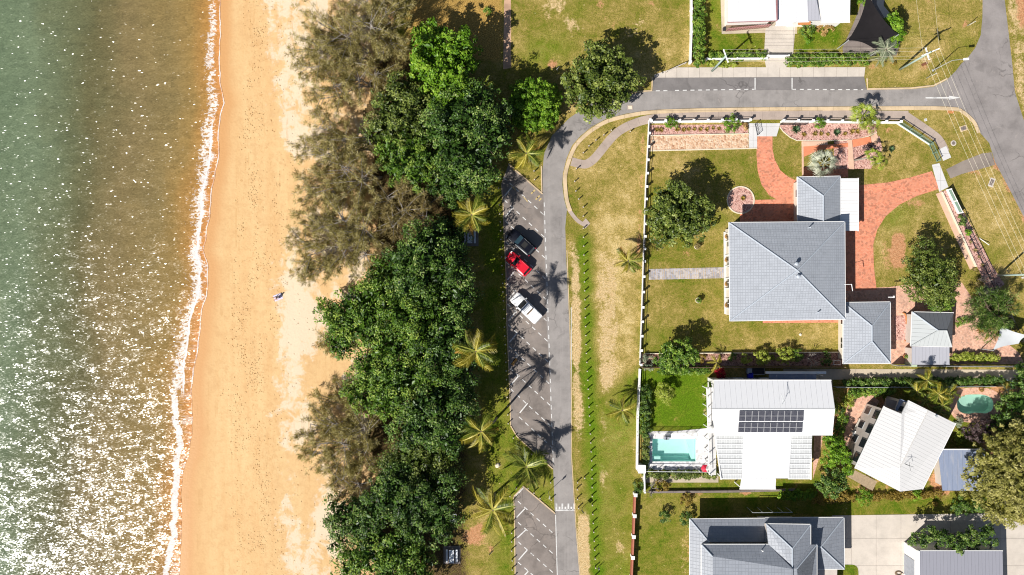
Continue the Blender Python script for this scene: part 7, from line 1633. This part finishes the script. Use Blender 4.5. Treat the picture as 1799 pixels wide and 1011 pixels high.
# ================================================================ POLES, WIRES, SIGNS
def pole(label, base, top_h, arms, r0=.17, name='power_pole', lean=(0, 0)):
    b0 = W(*base); t = b0 + Vector((lean[0], lean[1], top_h)); r = thing(name, label, 'power pole', b0)
    part('shaft', MB().tube([b0 - Vector((0, 0, .1)), b0.lerp(t, .5), t], [r0, r0 * .85, r0 * .7], 10), M['grey_conc'], r, True)
    out = []
    for z, a, L in arms:
        d = Vector((math.cos(a), math.sin(a), 0)); c_ = b0.lerp(t, z / top_h); c_.z = z
        ca = part('crossarm', MB().box(c_, (L, .14, .14), a), M['white_paint'], r)
        for k in (-.48, -.2, .2, .48):
            q = c_ + d * L * k; put('insulator', MB().lathe([(.05, .07), (.08, .12), (.05, .17), (.07, .22), (.03, .26)], q, 8).mesh('insulator', org(ca)), M['white_paint'], ca); out.append(q + Vector((0, 0, .26)))
    return r, out
M['grey_conc'] = plain('pale grey green pole', A(176, 196, 186), .7, .12, 2)
p1, w1 = pole('power pole with two crossarms on the corner lawn', (1580.5, 122.5), 7.9, [(7.7, math.radians(22), 2.5), (7.0, math.radians(-75), 1.7)])
p0, w0 = pole('power pole with one crossarm standing at the garden wall by the pavement', (1251, 125), 7.0, [(6.75, math.radians(-70), 1.9)])
p2, w2 = pole('power pole with crossarms at the right edge beyond the fence', (1753, 484), 6.6, [(6.4, math.radians(25), 2.3), (5.9, math.radians(-65), 1.6)])
def wire(a, b_, label, group, sag=.35, rad=.013):
    mb = MB(); pts = [a.lerp(b_, f) - Vector((0, 0, sag * 4 * f * (1 - f))) for f in np.linspace(0, 1, 11)]; mb.tube(pts, rad, 4)
    return single('power_line', mb, M['wire'], label, 'power line', a, group)
M['wire'] = plain('pale aluminium wire', (0.6, 0.55, 0.42), .5, .05)
WG = 'power lines between the corner pole and the right edge pole'
for k in range(4): wire(w1[k], w2[k], 'pale wire strung from the corner pole over the street to the right edge pole', WG)
WG = 'power lines between the two poles along the top pavement'
for k in range(4): wire(w0[k], w1[4 + k], 'pale wire strung along the hedge between the two top poles', WG, .3)
WG = 'power lines running out of the frame above the corner pole'
for k in (0, 3): wire(w1[k], W(1600 + k * 12, -120, 7.6), 'pale wire leaving the corner pole over the top lawn', WG, .3)
for k in range(3): wire(w2[k], W(1870 + 20 * k, 640, 6.5), 'pale wire leaving the right edge pole beyond the frame', 'power lines leaving the right edge pole', .2)
def lamp(label, base, h, arm, name='street_lamp', cat='street lamp'):
    b0 = W(*base); r = thing(name, label, cat, b0); a = Vector((arm[0], arm[1], 0))
    part('shaft', MB().tube([b0 - Vector((0, 0, .1)), b0 + Vector((0, 0, h))], [.08, .05], 8), M['grey_metal'], r)
    part('arm', MB().tube([b0 + Vector((0, 0, h)), b0 + a * .6 + Vector((0, 0, h + .15)), b0 + a + Vector((0, 0, h + .15))], .04, 6), M['grey_metal'], r)
    q = b0 + a + Vector((0, 0, h + .12)); part('lamp_head', MB().box(q, (.75, .3, .16), math.atan2(a.y, a.x)), M['white_paint'], r); part('foot_plate', MB().lathe([(.18, 0), (.18, .05), (.1, .06)], b0, 10), M['grey_metal'], r)
    return r
lamp('street lamp with a short arm at the top corner kerb', (1639, 124), 4.6, (1.9, .15))
def signpost(label, base, h, wd, ang, mat, hh=.5, name='road_sign'):
    b0 = W(*base); r = thing(name, label, 'sign', b0); part('post', MB().tube([b0 - Vector((0, 0, .1)), b0 + Vector((0, 0, h))], .035, 6), M['grey_metal'], r)
    part('plate', MB().box(b0 + Vector((0, -.05 * math.cos(ang), h - hh / 2)), (wd, .04, hh), ang), mat, r); return r
signpost('small white road sign at the corner kerb below the lamp', (1627, 138), 2.4, .5, .4, M['white_paint'])
signpost('slim white marker post on the top right lawn', (1699, 46), 1.9, .2, .5, M['white_paint'], 1.2)
signpost('low dark notice board on the grass by the second car park', (863.5, 965), 1.5, .9, .8, M['dark_metal'], .5, 'notice_board')
signpost('dark notice board on the verge across from the road hump', (1022, 893), 1.9, .6, -.8, M['dark_metal'], .6, 'notice_board')
signpost('white topped road sign on the grass wedge by the road', (963.5, 864), 3.2, .45, 1.2, M['white_paint'], .6)
signpost('pale waste bin post at the lower end of the verge', (1051, 996), 1.0, .35, .6, M['grey_plastic'], .7, 'waste_bin')
signpost('small white sign at the head of the street in the grassy field', (979, 125), 1.6, .45, .8, M['white_paint'])
p = W(1721, 419); r = thing('guy_stake', 'white slanting stake on the east verge', 'stake', p); part('rod', MB().tube([p, W(1738, 431, .6)], .05, 6), M['white_paint'], r); part('footing', MB().lathe([(.1, 0), (.1, .06), (.05, .08)], p, 8), M['grey_metal'], r)
p = W(1754, 663); r = thing('garden_mast', 'long pale steel mast slanting over the dark hedge', 'mast', p); part('shaft', MB().tube([p, W(1812, 682, 4.0)], [.1, .07], 8), M['grey_conc'], r); part('footing', MB().lathe([(.16, 0), (.16, .1), (.1, .12)], p, 8), M['grey_metal'], r)
# ================================================================ PARK FURNITURE
def picnic(label, px, py, rz, tops, slab_=True):
    p = W(px, py); r = thing('picnic_table', label, 'picnic table', p, rz)
    if slab_: lpart('slab', MB().box((0, 0, .03), (2.5, 2.7, .1)), M['dark_conc'], r)
    for x, w_, z in ((0, .75, .76), (-.72, .32, .46), (.72, .32, .46)):
        n = 'tabletop' if x == 0 else 'bench'; k = 3 if x == 0 else 1
        o = sub_holder(n, r); o.location = (x, 0, z)
        for i in range(k): lpart('plank', MB().box(((i - (k - 1) / 2) * w_ / k, 0, 0), (w_ / k - .025, 1.9, .05)), M['grey_metal2'], o)
        for sy in (-.6, .6): lpart('leg', MB().box((x, sy, z / 2), (.09, .09, z - .04)), M['grey_metal'], r)
    return r
M['grey_metal2'] = plain('aluminium plank', (0.7, 0.72, 0.76), .45, .05, 2, .4)
picnic('aluminium picnic table with benches on a slab under the lower trees', 794, 975, 0, 0)
picnic('aluminium picnic table on a dark slab under the yellow palm', 826, 417, 0, 0)
def bbq(label, px, py):
    p = W(px, py); r = thing('barbecue', label, 'barbecue', p)
    part('plinth', MB().box((p.x, p.y, .42), (.8, 1.2, .84)), M['cream_conc'], r); part('hotplate', MB().box((p.x, p.y, .87), (.95, 1.35, .07)), M['grey_metal2'], r); part('handle', MB().box((p.x, p.y - .5, .93), (.3, .05, .05)), M['dark_metal'], r); return r
bbq('white topped barbecue plinth in the shade above the lower picnic table', 797.5, 908)
# pots, urns, yard things
def pot(label, px, py, z, rad, h, mat, plant=None, group=None, name='plant_pot'):
    p = W(px, py, z); p.z = z; r = thing(name, label, 'pot', p, 0, group)
    lpart('pot_bowl', MB().lathe([(rad * .6, 0), (rad * .95, h * .6), (rad, h), (rad * .85, h), (rad * .82, h - .05)], (0, 0, 0), 14), mat, r)
    lpart('soil', MB().lathe([(rad * .8, h - .06), (rad * .78, h - .03)], (0, 0, 0), 12), M['bark'], r)
    if plant:
        rg_ = np.random.default_rng(int(px)); C, N, VA = crown_pts([(0, 0, h + .12, rad * .9, rad * .9, .28)], rg_, .18, 20, 1, -.1); put('foliage', quads_mesh('foliage', C, N, .13, .08, VA, M[plant], rg_), None, r)
    return r
pot('cream stone urn on the lawn below the round olive tree', 1223, 434, 0, .42, .6, M['cream_conc'], 'leaf_brown', name='garden_urn')
pot('cream stone urn on the lawn below the slate path', 1225, 528, 0, .42, .6, M['cream_conc'], 'leaf_mid', name='garden_urn')
for i, (y, lb) in enumerate(((416.5, 'topmost orange pot on the verandah'), (457.5, 'orange pot on the verandah just above the slate path'), (499.5, 'orange pot on the verandah just below the slate path'), (536.5, 'lowest orange pot on the verandah'))):
    pot(lb, 1275.5, y, .25, .33, .6, M['terracotta'], 'leaf_orange', 'orange pots along the verandah')
pot('small brown pot with a dark plant beside the green rainwater tank', 1588, 626, 0, .3, .5, M['terracotta'], 'leaf_mid')
pot('orange bowl on the strip of lawn above the kidney pool', 1721, 684, 0, .3, .35, M['terracotta'], 'leaf_orange')
pot('white pot plant at the lower end of the balcony', 1248, 818, 0.05, .3, .5, M['white_paint'], 'leaf_mid')
def ubin(label, px, py, body, lid_, rz=0):
    p = W(px, py); r = thing('wheelie_bin', label, 'bin', p, rz)
    lpart('bin_body', MB().prism([(-.28, -.35), (.28, -.35), (.28, .35), (-.28, .35)], .08, 1.0, -.05), body, r); lpart('bin_lid', MB().box((0, .02, 1.04), (.68, .82, .08)), lid_, r)
    for sx_ in (-.25, .25): lpart('wheel', MB().tube([(sx_ - .04, -.33, .1), (sx_ + .04, -.33, .1)], .1, 10), M['rubber'], r)
    return r
ubin('blue lidded bin in the lane beside the white house', 1315, 659, M['blue_plastic'], M['blue_plastic'])
ubin('grey bin behind the blue one in the lane', 1313, 651, M['grey_plastic'], M['grey_plastic'])
p = W(1326, 652); r = thing('trailer_frame', 'dark box trailer standing in the lane shade', 'trailer', p)
part('tray', MB().box((p.x, p.y, .5), (2.4, .9, .35)), M['dark_metal'], r); part('tray_rim', MB().ribbon([(p.x - 1.2, p.y - .45), (p.x + 1.2, p.y - .45), (p.x + 1.2, p.y + .45)], .06, .66, .7), M['grey_metal'], r)
for sx_ in (-.3, .4): part('wheel', MB().tube([(p.x + sx_, p.y - .5, .28), (p.x + sx_, p.y - .42, .28)], .28, 12), M['rubber'], r)
p = W(1466, 633); r = thing('clothes_frame', 'white framed trellis in the shade at the end of the long bed', 'trellis', p)
part('frame', MB().tube([p + Vector((-.5, 0, .9)), p + Vector((.5, 0, .9)), p + Vector((.5, -.6, .9)), p + Vector((-.5, -.6, .9)), p + Vector((-.5, 0, .9))], .04, 5), M['white_paint'], r)
for dx, dy in ((-.5, 0), (.5, 0), (.5, -.6), (-.5, -.6)): part('leg', MB().tube([p + Vector((dx, dy, 0)), p + Vector((dx, dy, .9))], .03, 5), M['white_paint'], r)
# red and white beach umbrella by the pool
p = W(1233, 818); r = thing('pool_umbrella', 'red and white sun umbrella at the pool corner', 'umbrella', p)
part('pole', MB().tube([p, p + Vector((0, 0, 2.1))], .03, 6), M['white_paint'], r)
for k in range(6):
    a0, a1 = 2 * PI * k / 6, 2 * PI * (k + 1) / 6; c_ = p + Vector((0, 0, 2.1)); q = lambda a: p + Vector((math.cos(a) * .62, math.sin(a) * .62, 1.78))
    part('canopy_panel', MB().add([c_, q(a0), q(a1), c_ - Vector((0, 0, .03)), q(a0) - Vector((0, 0, .03)), q(a1) - Vector((0, 0, .03))], [(0, 1, 2), (5, 4, 3), (1, 4, 5, 2)]), M['red_petal'] if k not in (0, 5) else M['white_paint'], r)
def chair(label, px, py, rz, mat):
    p = W(px, py); r = thing('patio_chair', label, 'chair', p, rz); lpart('seat', MB().box((0, 0, .42), (.5, .5, .05)), mat, r); lpart('backrest', MB().box((0, .24, .68), (.5, .05, .5)), mat, r)
    for sx_ in (-.2, .2):
        for sy in (-.2, .2): lpart('leg', MB().box((sx_, sy, .2), (.04, .04, .4)), mat, r)
    return r
chair('dark pool chair at the upper edge of the rectangular pool', 1168, 769.0, 0, M['grey_plastic']); chair('second dark pool chair nearer the pool middle', 1172, 769.0, 0, M['grey_plastic'])
p = W(1500, 762); r = thing('patio_table', 'round white patio table beside the angled house', 'table', p)
part('tabletop', MB().lathe([(.5, .72), (.52, .75), (.5, .77)], p, 16), M['white_paint'], r); part('pedestal', MB().tube([p, p + Vector((0, 0, .72))], [.08, .05], 8), M['white_paint'], r)
p = W(1503, 748); r = thing('garden_bench', 'pale timber bench against the angled house wall', 'bench', p, math.radians(62))
lpart('seat', MB().box((0, 0, .43), (2.4, .45, .05)), M['pale_timber'], r); lpart('backrest', MB().box((0, -.22, .7), (2.4, .05, .45)), M['pale_timber'], r)
for x in (-1.1, 0, 1.1): lpart('leg', MB().box((x, 0, .2), (.07, .4, .4)), M['pale_timber'], r)
p = W(1596, 995); r = thing('hose_reel', 'coiled brown hose lying on the concrete by the garage', 'hose', W(1578, 1007))
mb = MB()
for k in range(3): mb.tube([W(1578, 1007) + Vector((math.cos(a) * (.5 - .06 * k), math.sin(a) * (.36 - .05 * k), .05 + .05 * k)) for a in np.linspace(0, 2 * PI, 20)], .05, 5)
part('coil', mb, M['timber'], r)
part('nozzle', MB().tube([W(1584, 1005, .05), W(1587, 1008, .05)], .05, 6), M['dark_metal'], r)
# rocks beside the beds and fallen palm husk on the grass
for i, (lb, x, y, rr) in enumerate((('pale lump of limestone on the lawn by the slate house fence', 874, 818, .35), ('pale stone on the lawn below the big grey roof', 1406, 588, .22), ('reddish rock on the terrace beside the orange steps', 1537, 252, .35), ('small pale stone near the white fence in the rubble bed', 1147, 248, .2))):
    rg_ = np.random.default_rng(i); bm = bmesh.new(); bmesh.ops.create_icosphere(bm, subdivisions=2, radius=rr)
    for v in bm.verts: v.co *= 1 + .25 * (rg_.uniform() - .5); v.co.z *= .6
    me = bpy.data.meshes.new('rock'); bm.to_mesh(me); bm.free(); p = W(x, y); p.z = rr * .25; o = put('rock', me, M['rock'] if 'reddish' in lb else M['cream_conc']); o.location = p; prop(o, lb, 'rock')
# ================================================================ PERSON ON THE BEACH
def skin_person(px, py, rz):
    z0 = float(shore_z(np.array(px - 363.0))) + 0.02
    p = W(px, py); p.z = z0; r = thing('person', 'person in a pale lavender shirt sitting on the sand', 'person', p, rz)
    J = dict(pel=(0, 0, .14, .15, .12), sp=(-.04, 0, .36, .14, .1), ch=(-.02, 0, .54, .16, .11), nk=(.02, 0, .68, .055, .055), hd0=(.05, 0, .76, .08, .09), hd1=(.06, 0, .87, .085, .1), hd2=(.05, 0, .95, .05, .06),
             sl=(0, .17, .6, .07, .065), el=(.12, .3, .4, .05, .05), wl=(.34, .24, .3, .035, .035), hl=(.44, .2, .28, .04, .025),
             sr=(0, -.17, .6, .07, .065), er=(-.12, -.34, .42, .05, .05), wr=(-.24, -.4, .18, .035, .035), hr=(-.27, -.42, .08, .045, .025),
             pl=(.06, .1, .13, .1, .09), kl=(.48, .14, .36, .07, .07), al=(.8, .14, .08, .045, .045), tl=(.95, .16, .06, .045, .03),
             pr=(.06, -.1, .13, .1, .09), kr=(.5, -.16, .2, .07, .07), ar=(.9, -.2, .07, .045, .045), tr=(1.05, -.24, .07, .045, .03))
    Eg = [('pel', 'sp'), ('sp', 'ch'), ('ch', 'nk'), ('nk', 'hd0'), ('hd0', 'hd1'), ('hd1', 'hd2'), ('ch', 'sl'), ('sl', 'el'), ('el', 'wl'), ('wl', 'hl'), ('ch', 'sr'), ('sr', 'er'), ('er', 'wr'), ('wr', 'hr'), ('pel', 'pl'), ('pl', 'kl'), ('kl', 'al'), ('al', 'tl'), ('pel', 'pr'), ('pr', 'kr'), ('kr', 'ar'), ('ar', 'tr')]
    nm = list(J); me = bpy.data.meshes.new('body'); me.from_pydata([J[k][:3] for k in nm], [(nm.index(a), nm.index(b_)) for a, b_ in Eg], [])
    o = put('body', me, None, r); sk = o.modifiers.new('s', 'SKIN'); 
    for i, k in enumerate(nm): me.skin_vertices[0].data[i].radius = J[k][3:5]; me.skin_vertices[0].data[i].use_root = (k == 'pel')
    o.modifiers.new('d', 'SUBSURF').levels = 1; o.modifiers['d'].render_levels = 2
    bpy.context.view_layer.update(); dg = bpy.context.evaluated_depsgraph_get(); m2 = bpy.data.meshes.new_from_object(o.evaluated_get(dg)); o.modifiers.clear(); o.data = m2; m2.name = 'body'
    m2.materials.clear()
    for c_ in ((.42, .24, .16), (.62, .58, .72), (.05, .05, .07)): m2.materials.append(plain('cloth or skin', c_, .7, .05))
    for f in m2.polygons:
        c_ = f.center; f.use_smooth = True
        f.material_index = 1 if (.2 < c_.z < .66 and -.3 < c_.x < .14 and abs(c_.y) < .3) else 2 if (c_.z < .32 and c_.x < .4 and abs(c_.y) < .26 and c_.x > -.2) else 0
    h = bmesh.new(); bmesh.ops.create_uvsphere(h, u_segments=14, v_segments=9, radius=.115)
    bmesh.ops.delete(h, geom=[v for v in h.verts if v.co.z < -.03 and v.co.x > -.02], context='VERTS'); mh = bpy.data.meshes.new('hair'); h.to_mesh(mh); h.free(); ho = put('hair', mh, plain('dark hair', (.02, .015, .012), .6, .1), r); ho.location = (.045, 0, .9)
    for sy in (-1, 1): lpart('eye', MB().lathe([(.002, -.008), (.01, 0), (.002, .008)], (.145, sy * .035, .86), 6), M['dark_metal'], r)
    lpart('nose', MB().box((.152, 0, .83), (.03, .022, .04)), m2.materials[0], r)
    lpart('mouth', MB().box((.14, 0, .79), (.012, .045, .01)), M['pink_trim'], r)
    for nme, s_, hx_ in (('hl', 1, J['hl']), ('hr', -1, J['hr'])):
        for k in range(5):
            b0 = Vector(hx_[:3]); dr = (Vector(hx_[:3]) - Vector(J['wl' if s_ > 0 else 'wr'][:3])).normalized(); sd = dr.cross(Vector((0, 0, 1))).normalized()
            off = sd * (k - 2) * .018; l = (.05, .07, .075, .07, .055)[k]
            lpart('finger', MB().tube([b0 + off, b0 + off + dr * l * .6, b0 + off + dr * l - Vector((0, 0, .015))], [.009, .008, .006], 5), m2.materials[0], r)
    return r
skin_person(489.5, 522.5, math.radians(200))
z0 = float(shore_z(np.array(488 - 363.0))) + .02
mb = MB(); 
for i in range(9):
    for j in range(7):
        pass
gv = []; gf = []
pc = W(488, 522.5)
for i in range(11):
    for j in range(8):
        x, y = (i / 10 - .5) * 1.35, (j / 7 - .5) * .95; gv.append((pc.x + x * .9 - y * .35, pc.y + y * .9 + x * .35, z0 + .025 + .018 * math.sin(i * 1.3) * math.sin(j * 1.7)))
for i in range(10):
    for j in range(7): gf.append((i * 8 + j, (i + 1) * 8 + j, (i + 1) * 8 + j + 1, i * 8 + j + 1))
single('beach_towel', MB().add(gv, gf), plain('lavender towel', (.6, .56, .7), .9, .1, 3), 'pale lavender towel spread on the sand under the sitting person', 'towel', pc, None, True)
